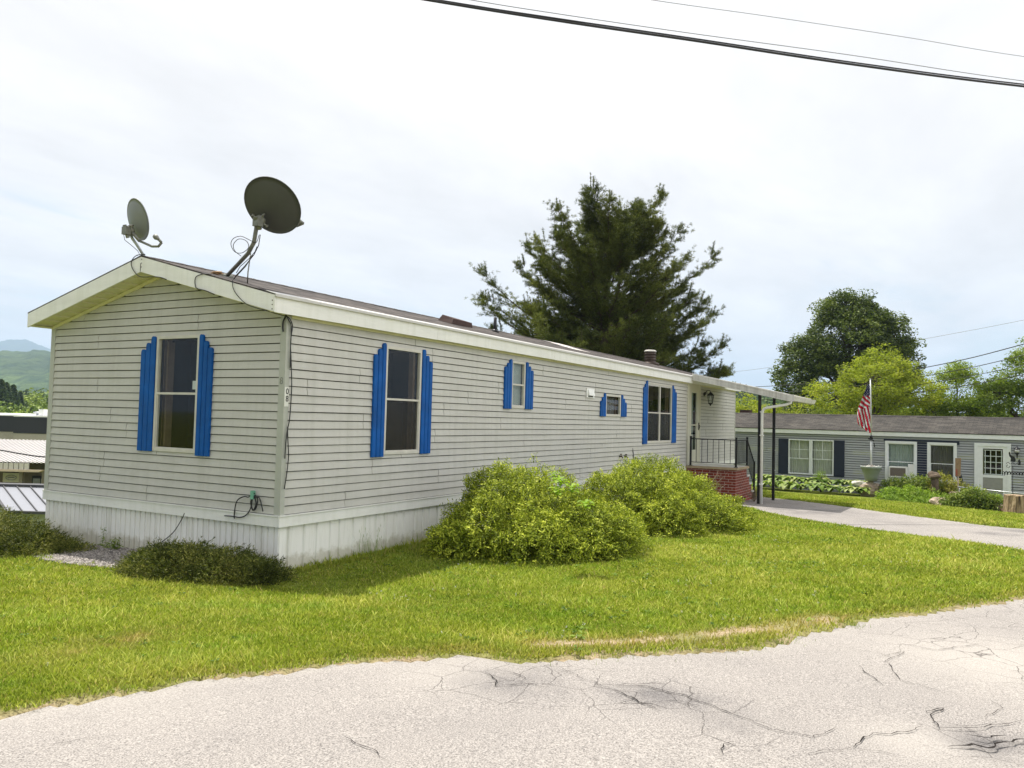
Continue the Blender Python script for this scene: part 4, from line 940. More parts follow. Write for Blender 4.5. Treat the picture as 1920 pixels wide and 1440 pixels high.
cable("corner_cable", [[Vector((-.06, -.045, 2.34)), zc_(543, 597), zc_(548, 608), zc_(548, 618), zc_(545, 640), zc_(546, 680), zc_(547, 720), zc_(546, 745), zc_(543, 785), zc_(539, 806), zc_(536, 830), zc_(534, 860)],
      [Vector((-.05, -.045, 2.34)), zc_(541, 600), zc_(546, 612), zc_(545, 650), zc_(544, 690)],
      [zc_(539, 800), zc_(540, 830), zc_(541, 855), zc_(538, 885), zc_(535, 905), zc_(533, 917)]], .007, "black cable bundle running down the front corner of the long beige home")
cable("corner_cable", [Vector((-.06, -.04, 2.34)), onx(536, 592, -.04), onx(531, 603, -.04), onx(530, 612, -.04), onx(531, 622, -.035)], .010, "short black cable end at the top of the gable wall's corner")
gx_ = lambda px, py: onx(px, py, -.055)
cable("wire_tangle", [[gx_(x, y) for x, y in ((477, 925), (466, 932), (458, 931), (446, 937), (441, 950), (439, 968), (440, 972))],
      [gx_(x, y) for x, y in ((421, 967), (435, 968), (450, 970), (461, 966), (469, 955), (471, 943), (470, 930))],
      [gx_(x, y) for x, y in ((478, 930), (483, 935), (481, 950), (476, 957), (472, 950), (474, 935), (484, 932), (488, 938), (491, 950), (493, 959))],
      [gx_(x, y) for x, y in ((479, 928), (470, 940), (474, 957), (480, 945), (477, 930))]], .0075, "tangle of black cables hanging from a green splice on the gable wall", cat="cable tangle")
b = MB(); c = gx_(474, 928)+Vector((-.0, 0, 0)); b.hexa([c+Vector((x, y, z)) for z in (-.05, .05) for (x, y) in ((-.02, -.022), (.02, -.022), (.02, .022), (-.02, .022))]); single("splice_box", b, M("mint green plastic", (.16, .40, .28), .5), "mint green splice block among the cables on the gable wall", "junction box", tuple(c))
cable("ground_cable", [onx(x, y, -.03) for x, y in ((346, 962), (340, 975), (325, 998), (305, 1015), (290, 1026))]+[Vector((-.12, 2.0, -.655)), Vector((-.35, 2.2, -.665)), Vector((-.3, 2.8, -.67)), Vector((-.1, 3.4, -.69))], .006, "black cable slanting down the white skirting to the gravel")
# ================================================================ foliage tools
def leaves(C, size, nrm=None, aspect=0.45, fold=0.25, up=0.4, jit=0.3, rg=rng, hang=0.0, dirs=None):
    """C (n,3) centres -> folded leaf of two triangles sharing a midrib: 4 vertices, 2 tris"""
    n = len(C); d = rg.normal(size=(n, 3)); d[:, 2] = d[:, 2]*0.5 - hang
    if dirs is not None: d = dirs + rg.normal(0, .25, (n, 3))
    d /= np.linalg.norm(d, axis=1)[:, None]+1e-9
    nn = rg.normal(size=(n, 3))
    if nrm is not None: nn = nn*0.55 + nrm
    nn[:, 2] += up
    nn -= d*(nn*d).sum(1)[:, None]; nn /= np.linalg.norm(nn, axis=1)[:, None]+1e-9
    s = np.cross(d, nn); L = (size*(1+jit*rg.uniform(-1, 1, n)))[:, None]; w = L*aspect
    b = C - d*L*0.5; t = C + d*L*0.5; m = C + d*L*0.05
    l = m + s*w*0.5 + nn*w*fold; r = m - s*w*0.5 + nn*w*fold
    V = np.stack([b, r, t, l], 1).reshape(-1, 3); i = np.arange(n)[:, None]*4
    F = np.concatenate([i+np.array([[0, 1, 2]]), i+np.array([[0, 2, 3]])], 1).reshape(-1, 3)
    return V, F
def catvar(var, k): return np.repeat(var, k)
def clumpcloud(clumps, per, rg=rng, shell=0.0):
    """clumps: list (center, rx, ry, rz) -> points and outward normals"""
    P = []; Nn = []
    for (c, rx, ry, rzz) in clumps:
        d = rg.normal(size=(per, 3)); d /= np.linalg.norm(d, axis=1)[:, None]
        r = rg.random(per)**(0.33 if not shell else shell); P.append(np.array(c)+d*r[:, None]*np.array([rx, ry, rzz])); Nn.append(d)
    return np.concatenate(P), np.concatenate(Nn)
def branch(mb, a, b, r0, r1, seed=0, sag=0.0, k=5):
    a = Vector(a); b = Vector(b); L = (b-a).length; rg = random.Random(seed); pts = []; rs = []
    for i in range(k+1):
        t = i/k; p = a.lerp(b, t) + Vector((rg.gauss(0, .03), rg.gauss(0, .03), rg.gauss(0, .02)))*L*(0.6 if 0 < i < k else 0) + Vector((0, 0, sag*4*t*(1-t)))
        pts.append(p); rs.append(r0+(r1-r0)*t)
    mb.tube(pts, rs, 7); return pts
def ltree(name, label, base, lobes, mat, nclump, per, lsize, crad, seed=0, cat="tree", group=None, r0=.2, up=.5, fork=.35, trunkmat=None, aspect=.5, gap=0.0):
    """broad-leaved tree: lobes = (x,y,z,rx,ry,rz) relative to the base"""
    rg = np.random.default_rng(seed); base = Vector(base); t = thing(name, label, cat, base, group=group)
    lo = np.array(lobes, float); vol = lo[:, 3]*lo[:, 4]*lo[:, 5]; pr = vol**0.7; pr /= pr.sum()
    cl = []; tw = MB(); zmin = (lo[:, 2]-lo[:, 5]).min(); zmax = (lo[:, 2]+lo[:, 5]).max(); zf = zmin + (zmax-zmin)*0.1
    cen = Vector((float((lo[:, 0]*pr).sum()), float((lo[:, 1]*pr).sum()), 0))
    fork_z = max(0.6, zf + (zmax-zmin)*fork*0.3); top = base+Vector((cen.x*.4, cen.y*.4, fork_z))
    pts = branch(tw, base-Vector((0, 0, .3)), top, r0, r0*.7, seed)
    tips = []
    for i, l in enumerate(lobes):
        tip = base+Vector(l[:3])+Vector((0, 0, l[5]*.3)); q = branch(tw, top, tip, r0*.5, r0*.12, seed+i+1, k=6); tips.append((q, l))
    for i in range(nclump):
        j = rg.choice(len(lobes), p=pr); l = lo[j]; d = rg.normal(size=3); d /= np.linalg.norm(d)
        if d[2] < -.2: d[2] *= .5
        r = rg.uniform(.62, 1.04); c = np.array(base)+l[:3]+d*l[3:]*r; s = crad*rg.uniform(.6, 1.35)
        cl.append((c, s*1.15, s*1.15, s*.75))
        if i % 3 == 0: q = tips[j][0]; branch(tw, q[rg.integers(2, len(q))], Vector(c), r0*.10, r0*.03, seed+i, k=3)
    P, Nn = clumpcloud(cl, per, rg); L, F = leaves(P, lsize, Nn, aspect, up=up, rg=rg)
    cv = np.repeat(rg.normal(0, .16, nclump), per); var = np.clip(.5+cv+rg.normal(0, .2, len(P)), 0, 1)
    me = npmesh("crown", L, F, mat, np.repeat(var, 4), loc=tuple(base)); part("crown", me, None, t); part("trunk", tw, trunkmat or bark_m, t)
    return t
# ================================================================ lawn
def grasspatch(n, col):
    f = n.noise(n.pos(), 0.55, 4, 0.6); f2 = n.noise(n.pos((1, 1, 1)), 2.6, 4, 0.6)
    c = n.mix(n.ramp(f, [(0.35, (0,0,0)), (0.7, (1,1,1))]), col, n.mix(1.0, col, (1.22, 1.05, 1.3), 'MULTIPLY'))
    c = n.mix(n.ramp(f2, [(0.48, (0,0,0)), (0.68, (.8,.8,.8))]), c, n.mix(1.0, c, (0.66, 0.86, 0.7), 'MULTIPLY'))
    return n.mix(n.attr('dry'), c, (0.42, 0.30, 0.13))
grass_m = m_leaf("lawn grass", (0.10, 0.15, 0.013, 1), (0.245, 0.32, 0.030, 1), (0.50, 0.53, 0.13, 1), trans=0.38, upn=0.62, gloss=0.12, patch=grasspatch)
def lawn_mask(x, y):
    dr = d_road(x, y); dd = d_drive(x, y)
    inh = (x > -.02) & (x < L_+.02) & (y > -.02) & (y < W_+.02)
    porch_ = (x > 15.6) & (x < 18.2) & (y > -1.55) & (y < 0)
    grav = ((x+.45)/.62)**2+((y-2.35)/1.15)**2 < 1 + .8*fbm(x, y, 4, 51)
    return dr, dd, ~(inh | porch_ | grav)
def build_grass():
    rg = np.random.default_rng(11); n = 2000000; r0, r1 = 3.1, 34.0; e = 0.38
    u = rg.random(n); r = (r0**e + u*(r1**e-r0**e))**(1/e); th = rg.uniform(R(-14), R(72), n)
    x = CAM.x + r*np.cos(th); y = CAM.y + r*np.sin(th)
    dr, dd, ok = lawn_mask(x, y); far = (y > 6.5) | (x > 31)
    edge_p = np.clip((dr+.02)/.18, 0, 1); pr = np.clip(edge_p, 0, 1)
    sx = np.array([tuple(raypt(px, py, -0.42)[:2]) for px, py in [(1010,1216),(1150,1211),(1300,1202),(1450,1182),(1560,1160)]])
    st = np.exp(-(side_dist(x, y, sx)/0.13)**2); pr = pr*(1-.93*st)
    ok &= (rg.random(n) < pr) & (dd < 0.0+.05*rg.random(n)) & ~far
    # thin tufts growing out over the verge
    t2 = (dr < 0.02) & (dr > -.09) & (rg.random(n) < .5*np.exp(dr/.04)*(fbm(x, y, 7, 61) > -.1)) & (r < 14)
    ok |= t2
    x, y, r, dr, dd, st = x[ok], y[ok], r[ok], dr[ok], dd[ok], st[ok]; m_ = len(x)
    z = H(x, y)+.025; sc = np.clip(r/6.5, .8, 3.2)**.75
    h = .028*rg.lognormal(0, .34, m_)*np.where(dr < .12, .8, 1)*(.8+.2*sc); w = .0040*sc*rg.uniform(.7, 1.4, m_)
    patch = fbm(x, y, 1.1, 71)
    h = h*(1+.5*patch)
    # taller uncut grass right against the walls
    wall = (y > -.25) & (y < 0.05) & (x > 0.1); h = np.where(wall, h*rg.uniform(1, 2.4, m_), h)
    a = rg.uniform(0, 2*PI, m_); lean = rg.normal(0, .55, (m_, 2)); dx = np.stack([np.cos(a), np.sin(a)], 1)*w[:, None]
    B = np.stack([x, y, z], 1); l = B.copy(); l[:, :2] -= dx; q = B.copy(); q[:, :2] += dx; T = B.copy(); T[:, :2] += lean*h[:, None]*.95; T[:, 2] += h
    Mi = B*.5+T*.5; Mi[:, 2] += h*.12; ml = Mi.copy(); ml[:, :2] -= dx*.75; mr = Mi.copy(); mr[:, :2] += dx*.75
    V = np.stack([l, q, mr, T, ml], 1).reshape(-1, 3); i = np.arange(m_)[:, None]*5
    F = np.concatenate([i+np.array([[0, 1, 2]]), i+np.array([[0, 2, 4]]), i+np.array([[4, 2, 3]])], 1).reshape(-1, 3)
    var = np.clip(.48+.35*patch+rg.normal(0, .24, m_), 0, 1)
    dpat = np.exp(-(((x-raypt(200, 1215, -.5).x)/.55)**2+((y-raypt(200, 1215, -.5).y)/.3)**2))*.9
    dry = np.clip(dpat*(.5+fbm(x, y, 6, 81)) + st*.7 + np.exp(-np.abs(dr-.06)/.07)*.45*(fbm(x, y, 2.5, 83)+.5) + .12*np.clip(fbm(x, y, .8, 82), 0, 1) + (rg.random(m_) < .05)*.6, 0, .95)
    me = npmesh("lawn_grass", V, F, grass_m, np.repeat(var, 5), attrs={'dry': np.repeat(dry, 5)})
    single("lawn_grass", me, None, "mown yellow green grass of the lawn between the road and the long beige home", "grass", kind='stuff')
    print("grass blades", m_)
build_grass()
# clover heads and pale flowers in the lawn
def clover():
    rg = np.random.default_rng(4); n = 900; x = rg.uniform(-4, 13, n); y = rg.uniform(-7, -1.5, n); dr, dd, ok = lawn_mask(x, y); ok &= (dr > .3) & (dd < -.1) & (fbm(x, y, .7, 91) > .12); x, y = x[ok], y[ok]
    z = H(x, y)+.06; P = np.stack([x, y, z], 1); C = np.repeat(P, 10, 0)+rg.normal(0, .006, (len(P)*10, 3)); V, F = leaves(C, .008, None, .8, rg=rg)
    me = npmesh("clover_flowers", V, F, M("white clover", (.62, .62, .52), .8), np.zeros(len(V))); single("clover_flowers", me, None, "tiny white clover heads scattered over the lawn", "clover", kind='stuff')
clover()
def lawn_weeds():
    rg = np.random.default_rng(6); n = 3200; x = rg.uniform(-6, 15, n); y = rg.uniform(-9, 3, n); dr, dd, ok = lawn_mask(x, y); ok &= (dr > .05) & (dd < -.05) & (fbm(x, y, .9, 97) + .25*rg.random(n) > .17); x, y = x[ok], y[ok]
    z = H(x, y)+.055; k = 7; P = np.repeat(np.stack([x, y, z], 1), k, 0); a = rg.uniform(0, 2*PI, len(P)); P = P+np.stack([np.cos(a)*.022, np.sin(a)*.022, rg.uniform(-.012, .012, len(P))], 1)
    V, F = leaves(P, .036, None, .5, up=2.5, rg=rg, dirs=np.stack([np.cos(a), np.sin(a), a*0+.15], 1)*2)
    me = npmesh("lawn_weeds", V, F, m_leaf("broad lawn weed", (.05, .10, .015, 1), (.12, .20, .025, 1), (.26, .36, .06, 1), trans=.3), np.repeat(np.repeat(rg.random(len(x)), k), 4)); single("lawn_weeds", me, None, "small broad-leaved weeds and clover mixed through the lawn", "weeds", kind='stuff')
lawn_weeds()
# ================================================================ gravel
def gravel():
    rg = np.random.default_rng(8); n = 9000; a = rg.uniform(0, 2*PI, n); r = np.sqrt(rg.random(n))*1.12; x = -.5+.6*r*np.cos(a); y = 2.35+1.15*r*np.sin(a); ok = x < -.04; x, y = x[ok], y[ok]; z = H(x, y)+.045
    s = rg.uniform(.010, .026, len(x)); oct_ = np.array([(1,0,0),(0,1,0),(-1,0,0),(0,-1,0),(0,0,.8),(0,0,-.8)], float)
    V = (np.stack([x, y, z], 1)[:, None] + oct_[None]*s[:, None, None]*rg.uniform(.7, 1.3, (len(x), 6, 1))).reshape(-1, 3); i = np.arange(len(x))[:, None]*6
    F = np.concatenate([i+np.array([f]) for f in ((0,1,4),(1,2,4),(2,3,4),(3,0,4),(1,0,5),(2,1,5),(3,2,5),(0,3,5))], 1).reshape(-1, 3)
    n_ = NT("grey gravel"); c = n_.ramp(n_.attr('var'), [(0, (.09, .08, .075)), (.5, (.21, .19, .17)), (1, (.38, .35, .32))]); n_.set(c, .85)
    me = npmesh("gravel", V, F, n_.m, np.repeat(rg.random(len(x)), 6)); single("gravel", me, None, "small patch of grey gravel at the foot of the gable skirting", "gravel", kind='stuff')
gravel()
# ================================================================ shrubs by the house
weig_m = m_leaf("yellow green shrub leaf", (0.022, 0.040, 0.005, 1), (0.20, 0.255, 0.018, 1), (0.66, 0.70, 0.085, 1), trans=0.20, gloss=0.25)
def shrub(name, label, cen, rad, lumps, nleaf, lsize, mat, seed, droop=.25, cat="shrub", aspect=.34, minz=None, shoots=0, group=None):
    """mound of overlapping lumps; leaves sit near the surface of each lump in short sprays"""
    rg = np.random.default_rng(seed); cx, cy = cen; gz = h1(cx, cy); t = thing(name, label, cat, (cx, cy, gz), group=group)
    tot = sum(l[3] for l in lumps); P = []; Nn = []; D_ = []; vv = []
    for (lx, ly, lz, lr, lh) in lumps:
        n = int(nleaf/7*(lr/tot)*1.0)+8
        d = rg.normal(size=(n, 3)); d /= np.linalg.norm(d, axis=1)[:, None]; d[:, 2] = np.where(d[:, 2] < -.35, -d[:, 2], d[:, 2])
        q0 = np.array([cx+lx, cy+ly, lz]) + d*np.array([lr, lr, lh]); f_ = 3.1/max(.5, rad)*1.2
        dd = np.array([mnoise.noise(Vector(p)*f_ + Vector((seed, 0, 0))) + .6*mnoise.noise(Vector(p)*f_*2.3 + Vector((0, seed, 0))) for p in q0])
        r = .84+.05*rg.random(n) + .26*dd
        inner = rg.random(n) < .25; r = np.where(inner, r*rg.uniform(.62, .92, n), r)
        c = np.array([cx+lx, cy+ly, gz+lz]) + d*r[:, None]*np.array([lr, lr, lh])
        out = d + rg.normal(0, .45, (n, 3)); out[:, 2] += .25; out /= np.linalg.norm(out, axis=1)[:, None]; sv = rg.normal(0, .16, n); sd_ = np.cross(out, rg.normal(size=(n, 3)))
        sd_ /= np.linalg.norm(sd_, axis=1)[:, None]
        for k in range(7):     # one arching shoot with seven leaves set alternately
            s = (k/6-.35)*lsize*3.0; off = out*s + sd_*(lsize*.42*(-1)**k) + rg.normal(0, lsize*.10, (n, 3)); off[:, 2] -= droop*lsize*(k/6)**2*2.2
            P.append(c+off); Nn.append(out*.6+d*.5); D_.append(out*.75+sd_*(.9*(-1)**k)+np.array([0, 0, -.35])); vv.append(sv+.03*k)
    P = np.concatenate(P); Nn = np.concatenate(Nn); D_ = np.concatenate(D_); vv = np.concatenate(vv); gzz = H(P[:, 0], P[:, 1]); ok = P[:, 2] > gzz+.03
    P, Nn, D_, vv = P[ok], Nn[ok], D_[ok], vv[ok]
    V, F = leaves(P, lsize, Nn, aspect, up=.5, rg=rg, dirs=D_)
    patch = fbm(P[:, 0]+P[:, 2], P[:, 1], 2.4, seed)
    var = np.clip(.42+.18*patch+vv+rg.normal(0, .10, len(P)), 0, 1)
    me = npmesh("foliage", V, F, mat, np.repeat(var, 4), loc=(cx, cy, gz)); part("foliage", me, None, t)
    tw = MB()
    for i in range(26):
        l = lumps[i % len(lumps)]; a = rg.uniform(0, 2*PI); b = (cx+l[0]*.5, cy+l[1]*.5, gz-.03); e = (cx+l[0]+l[3]*.8*math.cos(a), cy+l[1]+l[3]*.8*math.sin(a), gz+l[2]+l[4]*rg.uniform(.1, .8)); branch(tw, b, e, .016, .004, i, k=5)
    part("stems", tw, twig_m, t); return t
sA = shrub("flowering_shrub", "big yellow green leafy shrub, nearest of the two mounds before the long wall", (3.25, -1.78), 1.3,
      [(-.1, .1, .35, 1.15, .98), (-.75, .45, .25, .8, .62), (.0, .75, .42, .8, .95), (.2, -.75, .22, .85, .60), (-.75, -.35, .18, .72, .55), (.75, -.65, .20, .75, .56), (.55, .3, .3, .8, .75), (-.25, -.85, .1, .62, .45), (-1.15, .75, .12, .5, .5)], 105000, .048, weig_m, 21)
sA.scale = (.93, .93, .96)
sB = shrub("flowering_shrub", "wide yellow green leafy shrub between the near shrub and the brick porch", (7.0, -2.05), 1.4,
      [(0, .1, .32, 1.2, 1.0), (-.95, .3, .3, .85, .84), (-.8, -.6, .18, .7, .6), (.9, .2, .28, 1.1, 1.06), (1.6, -.2, .15, .95, .88), (.3, -.95, .1, .85, .62), (1.1, -.95, .05, .85, .62), (2.0, -.8, .0, .65, .45), (-1.3, .7, .2, .55, .6), (2.2, .5, .15, .8, .8)], 110000, .052, weig_m, 22)
fern_m = m_leaf("bright weed leaf", (0.17, 0.27, 0.02, 1), (0.26, 0.40, 0.03, 1), (0.36, 0.48, 0.05, 1), trans=0.45)
def bigleaf(name, label, base, n, L, spread, mat, seed, cat="plant", asp=.55, group=None, droop=.6, stem=True, tilt=.5):
    """rosette or stem plant with broad bent leaves made of a 2x5 strip each"""
    rg = random.Random(seed); V = []; F = []; var = []; base = Vector(base); K = 6
    for i in range(n):
        a = i*2.399+rg.uniform(-.3, .3); t = (i+.5)/n; l = L*rg.uniform(.75, 1.15)*(.55+.45*t if not stem else 1); d = Vector((math.cos(a), math.sin(a), 0)); s = Vector((-d.y, d.x, 0))
        st = base + (Vector((0, 0, spread*(1-t))) if stem else Vector((0, 0, .02))); el = tilt+(1-t)*.7 if not stem else tilt
        o = len(V); p = st.copy(); ang = el; v = rg.random()
        for k in range(K+1):
            u = k/K; w = l*asp*.5*math.sin(PI*min(1, (u*.92+.04)))**.7*(1 if u < .5 else 1-.25*(u-.5)); 
            if k == K: w = l*.01
            nz = Vector((0, 0, 1)); V += [tuple(p-s*w+nz*w*.25), tuple(p), tuple(p+s*w+nz*w*.25)]; var += [v]*3
            p = p + (d*math.cos(ang)+Vector((0, 0, math.sin(ang))))*(l/K); ang -= droop*1.6/K*(1+u)
        for k in range(K):
            for j in range(2): q = o+k*3+j; F.append((q, q+1, q+4, q+3))
    me = npmesh(name, np.array(V), np.array(F), mat, np.array(var), loc=tuple(base), smooth=True); return single(name, me, None, label, cat, tuple(base), group)
p = at(1062, 905, 9.95)
for k, (px, py, dp, Ls) in enumerate([(1050, 912, 9.6, .13), (1072, 925, 9.5, .12), (1045, 930, 9.45, .12), (1098, 955, 9.3, .12), (1038, 900, 9.75, .10)]):
    c = at(px, py, dp); bigleaf("weed", ["bright lime broad-leaved weed poking out of the near shrub's top right", "lime weed leaves right of the largest weed in the near shrub", "low lime weed leaves left of the others in the near shrub", "lime weed sprig lowest on the near shrub's right side", "topmost lime weed sprig in the near shrub"][k], c, 9, Ls, .09, fern_m, k, cat="weed")
# junipers before the gable
jun_m = m_leaf("juniper needles", (0.022, 0.030, 0.007, 1), (0.095, 0.12, 0.020, 1), (0.42, 0.40, 0.11, 1), trans=0.15, gloss=0.3)
def juniper(name, label, cen, lumps, n, seed, group=None):
    rg = np.random.default_rng(seed); cx, cy = cen; gz = h1(cx, cy); t = thing(name, label, "juniper", (cx, cy, gz), group=group); P = []; D = []; tw = MB()
    for (lx, ly, lr, lh) in lumps:
        k = int(n*lr/sum(l[2] for l in lumps))
        for i in range(k):
            a = rg.uniform(0, 2*PI); rr = math.sqrt(rg.random())*lr; hh = lh*(1-(rr/lr)**2)*rg.uniform(.55, 1.12)
            b = np.array([cx+lx+rr*math.cos(a), cy+ly+rr*math.sin(a), gz+hh]); d = np.array([math.cos(a)*.9, math.sin(a)*.9, rg.uniform(.1, .95)]); d /= np.linalg.norm(d); L = rg.uniform(.06, .17)
            m_ = 12; tt = rg.random(m_)[:, None]; P.append(b+d*L*tt+rg.normal(0, .012, (m_, 3))*(1.2-tt)); D.append(np.repeat(d[None], m_, 0))
    P = np.concatenate(P); D = np.concatenate(D); m_ = len(P); ok = P[:, 2] > H(P[:, 0], P[:, 1]); P, D = P[ok], D[ok]; m_ = len(P)
    d = D+rg.normal(0, .55, (m_, 3)); d /= np.linalg.norm(d, axis=1)[:, None]; s = np.cross(d, rg.normal(size=(m_, 3))); s /= np.linalg.norm(s, axis=1)[:, None]
    L = .034*rg.uniform(.6, 1.5, m_)[:, None]; w = .0045; V = np.stack([P-s*w, P+s*w, P+d*L], 1).reshape(-1, 3); F = np.arange(m_*3).reshape(-1, 3)
    var = np.clip(.45+.5*fbm(P[:, 0], P[:, 1], 5, seed)+rg.normal(0, .2, m_), 0, 1)
    me = npmesh("foliage", V, F, jun_m, np.repeat(var, 3), loc=(cx, cy, gz)); part("foliage", me, None, t)
    for i in range(30):
        l = lumps[i % len(lumps)]; a = rg.uniform(0, 2*PI); branch(tw, (cx+l[0]*.4, cy+l[1]*.4, gz), (cx+l[0]+l[2]*.85*math.cos(a), cy+l[1]+l[2]*.85*math.sin(a), gz+l[3]*.5), .014, .004, i, k=4)
    part("stems", tw, twig_m, t)
juniper("juniper_bush", "low dark green spreading juniper under the gable window, before the white skirting", (-.68, .78), [(0, -.05, .55, .33), (.05, .35, .42, .28), (.12, -.55, .50, .30), (-.15, .2, .42, .26), (.2, -.95, .32, .22)], 5200, 31)
juniper("juniper_bush", "low brownish green juniper at the left picture edge by the gable's far corner", (-.95, 4.25), [(0, 0, .9, .55), (.1, 1.0, .9, .55), (.15, -.75, .5, .36), (-.3, .5, .7, .45), (-.1, 2.0, .8, .5), (.35, -1.1, .3, .24)], 9000, 32)
weed_m = m_leaf("weed leaf", (0.10, 0.15, 0.03, 1), (0.19, 0.26, 0.06, 1), (0.30, 0.36, 0.10, 1), trans=0.35)
def stemweed(name, label, base, h, n, L, seed, mat=weed_m, nst=1, spread=.05, asp=.22):
    rg = np.random.default_rng(seed); base = Vector(base); t = thing(name, label, "weed", base); P = []; st = MB()
    for s in range(nst):
        hh = h*rg.uniform(.7, 1); e = base+Vector((rg.normal(0, spread), rg.normal(0, spread), hh)); q = branch(st, base, e, .004, .0015, seed+s, k=6)
        for i in range(n):
            u = rg.uniform(.15, 1); p = base.lerp(e, u); P.append(tuple(p+Vector((rg.normal(0, L*.5), rg.normal(0, L*.5), 0))))
    V, F = leaves(np.array(P), L, None, asp, up=1.0, rg=rg); part("leaves", npmesh("leaves", V, F, mat, np.repeat(rg.random(len(P)), 4), loc=tuple(base)), None, t); part("stems", st, mat, t)
stemweed("weed", "tall thin green weed against the white skirting beside the gravel", (-.12, 3.13, -.70), .34, 30, .055, 1)
stemweed("weed", "short bushy green weed at the gravel's right edge", (-.2, 2.72, -.68), .2, 30, .06, 2, nst=4)
stemweed("weed", "leafy weed left of the short bushy weed by the gravel", (-.15, 2.9, -.69), .13, 16, .05, 3, nst=3)
def tuft(name, label, base, n, h, seed, spread=.1, col=None):
    rg = np.random.default_rng(seed); base = Vector(base); V = []; F = []
    for i in range(n):
        a = rg.uniform(0, 2*PI); l = h*rg.uniform(.5, 1.1); ln = rg.uniform(.05, .55); p0 = np.array(base)+np.array([rg.normal(0, spread*.4), rg.normal(0, spread*.4), -.02]); d = np.array([math.cos(a), math.sin(a), 0]); s = np.array([-d[1], d[0], 0])*.003; o = len(V)
        for k in range(5): u = k/4; c = p0+d*ln*l*u**2+np.array([0, 0, l*u]); V += [c-s*(1-u*.8), c+s*(1-u*.8)]
        F += [(o+2*k, o+2*k+1, o+2*k+3, o+2*k+2) for k in range(4)]
        if rg.random() < .35:
            c = p0+d*ln*l+np.array([0, 0, l]); o = len(V); V += [c, c+np.array([.006, 0, -.02]), c+np.array([0, 0, .03]), c-np.array([.006, 0, .02])]; F.append((o, o+1, o+2, o+3))
    me = npmesh(name, np.array(V), np.array(F), col or weed_m, rg.random(len(V)), loc=tuple(base)); single(name, me, None, label, "grass tuft", tuple(base))
tuft("grass_tuft", "tall seeding grass tuft against the long white skirting", (1.55, -.12, -.70), 46, .42, 5, .28)
tuft("grass_tuft", "short grass tuft between the tall tuft and the near shrub", (2.15, -.1, -.70), 34, .22, 6, .4)
tuft("grass_tuft", "small grass tuft near the house corner by the skirting", (.75, -.12, -.70), 22, .12, 7, .25)
for k, (px, py, sp) in enumerate([(1285, 1160, .10), (1600, 1172, .08), (1470, 1205, .12), (1190, 1222, .22), (1350, 1215, .16), (1100, 1225, .2)]):
    q = raypt(px, py, -.42); tuft("grass_tuft", ["dark leafy tuft in the lawn near the sandy verge", "bright tuft growing on the asphalt at the lawn's right end", "sparse tuft in the sandy verge right of the others", "low yellow tuft at the asphalt edge below the sandy strip", "yellow tuft between asphalt and sandy strip, right of centre", "leftmost low tuft along the sandy strip"][k], (q.x, q.y, h1(q.x, q.y)), 90, .055, 40+k, sp*2)
shb_m = m_leaf("sparse shrub leaf", (0.10, 0.10, 0.03, 1), (0.17, 0.18, 0.05, 1), (0.26, 0.20, 0.12, 1), trans=0.2)
def sparse(name, label, base, h, w, n, seed):
    rg = np.random.default_rng(seed); base = Vector(base); t = thing(name, label, "shrub", base); tw = MB(); P = []
    for i in range(n):
        a = rg.uniform(0, 2*PI); e = base+Vector((w*rg.uniform(.2, 1)*math.cos(a), w*rg.uniform(.2, 1)*math.sin(a), h*rg.uniform(.6, 1))); q = branch(tw, base, e, .008, .003, seed+i, k=5)
        for j in range(3): p0 = q[2+j % 3]; e2 = p0+Vector((rg.normal(0, .12), rg.normal(0, .12), rg.uniform(.05, .25))); branch(tw, p0, e2, .004, .002, i*7+j, k=2); P += [tuple(p0.lerp(e2, rg.random())+Vector(rg.normal(0, .02, 3))) for _ in range(7)]
    V, F = leaves(np.array(P), .03, None, .4, rg=rg); part("leaves", npmesh("leaves", V, F, shb_m, np.repeat(rg.random(len(P)), 4), loc=tuple(base)), None, t); part("stems", tw, M("pale twig", (.22, .17, .12), .9), t)
sB.scale = (.94, .94, .97)
sparse("bare_shrub", "thin half-bare shrub in front of the red brick porch", (13.6, -1.1, -.95), .95, .75, 26, 3)
sparse("bare_shrub", "small dark shrub at the foot of the brick porch's front", (16.7, -1.75, -1.0), .3, .25, 12, 4)
# ================================================================ neighbour home
NA = -95.4; NP = Vector((32.113, 2.085, 0))
nb = thing("grey_mobile_home", "grey-sided single-storey home with navy shutters standing across the driveway", "house", (NP.x, NP.y, -1.8), (0, 0, -1.8), R(NA))
FN = frame((0, 0, 0), (1, 0, 0), (0, -1, 0)); N0, N1, NW = -9.0, 15.5, 4.4
FNB = frame((N1, NW, 0), (-1, 0, 0), (0, 1, 0)); FNE = frame((N1, 0, 0), (0, 1, 0), (1, 0, 0)); FNW = frame((N0, 0, 0), (0, 1, 0), (-1, 0, 0))
NE = .86; nrz = lambda y: 1.74-(1.74-1.05)*abs(2.2-y)/2.3
def nlocal(s, n, z):   # a point n metres out from the neighbour's wall, in world space
    a = R(NA); return Vector((NP.x+s*math.cos(a)+n*math.sin(a), NP.y+s*math.sin(a)-n*math.cos(a), z))
OPN = [(2.0, 3.98, -1.0, .58), (6.13, 7.32, -.9, .65), (7.76, 8.8, -1.0, .62), (9.5, 10.7, -1.8, .68)]
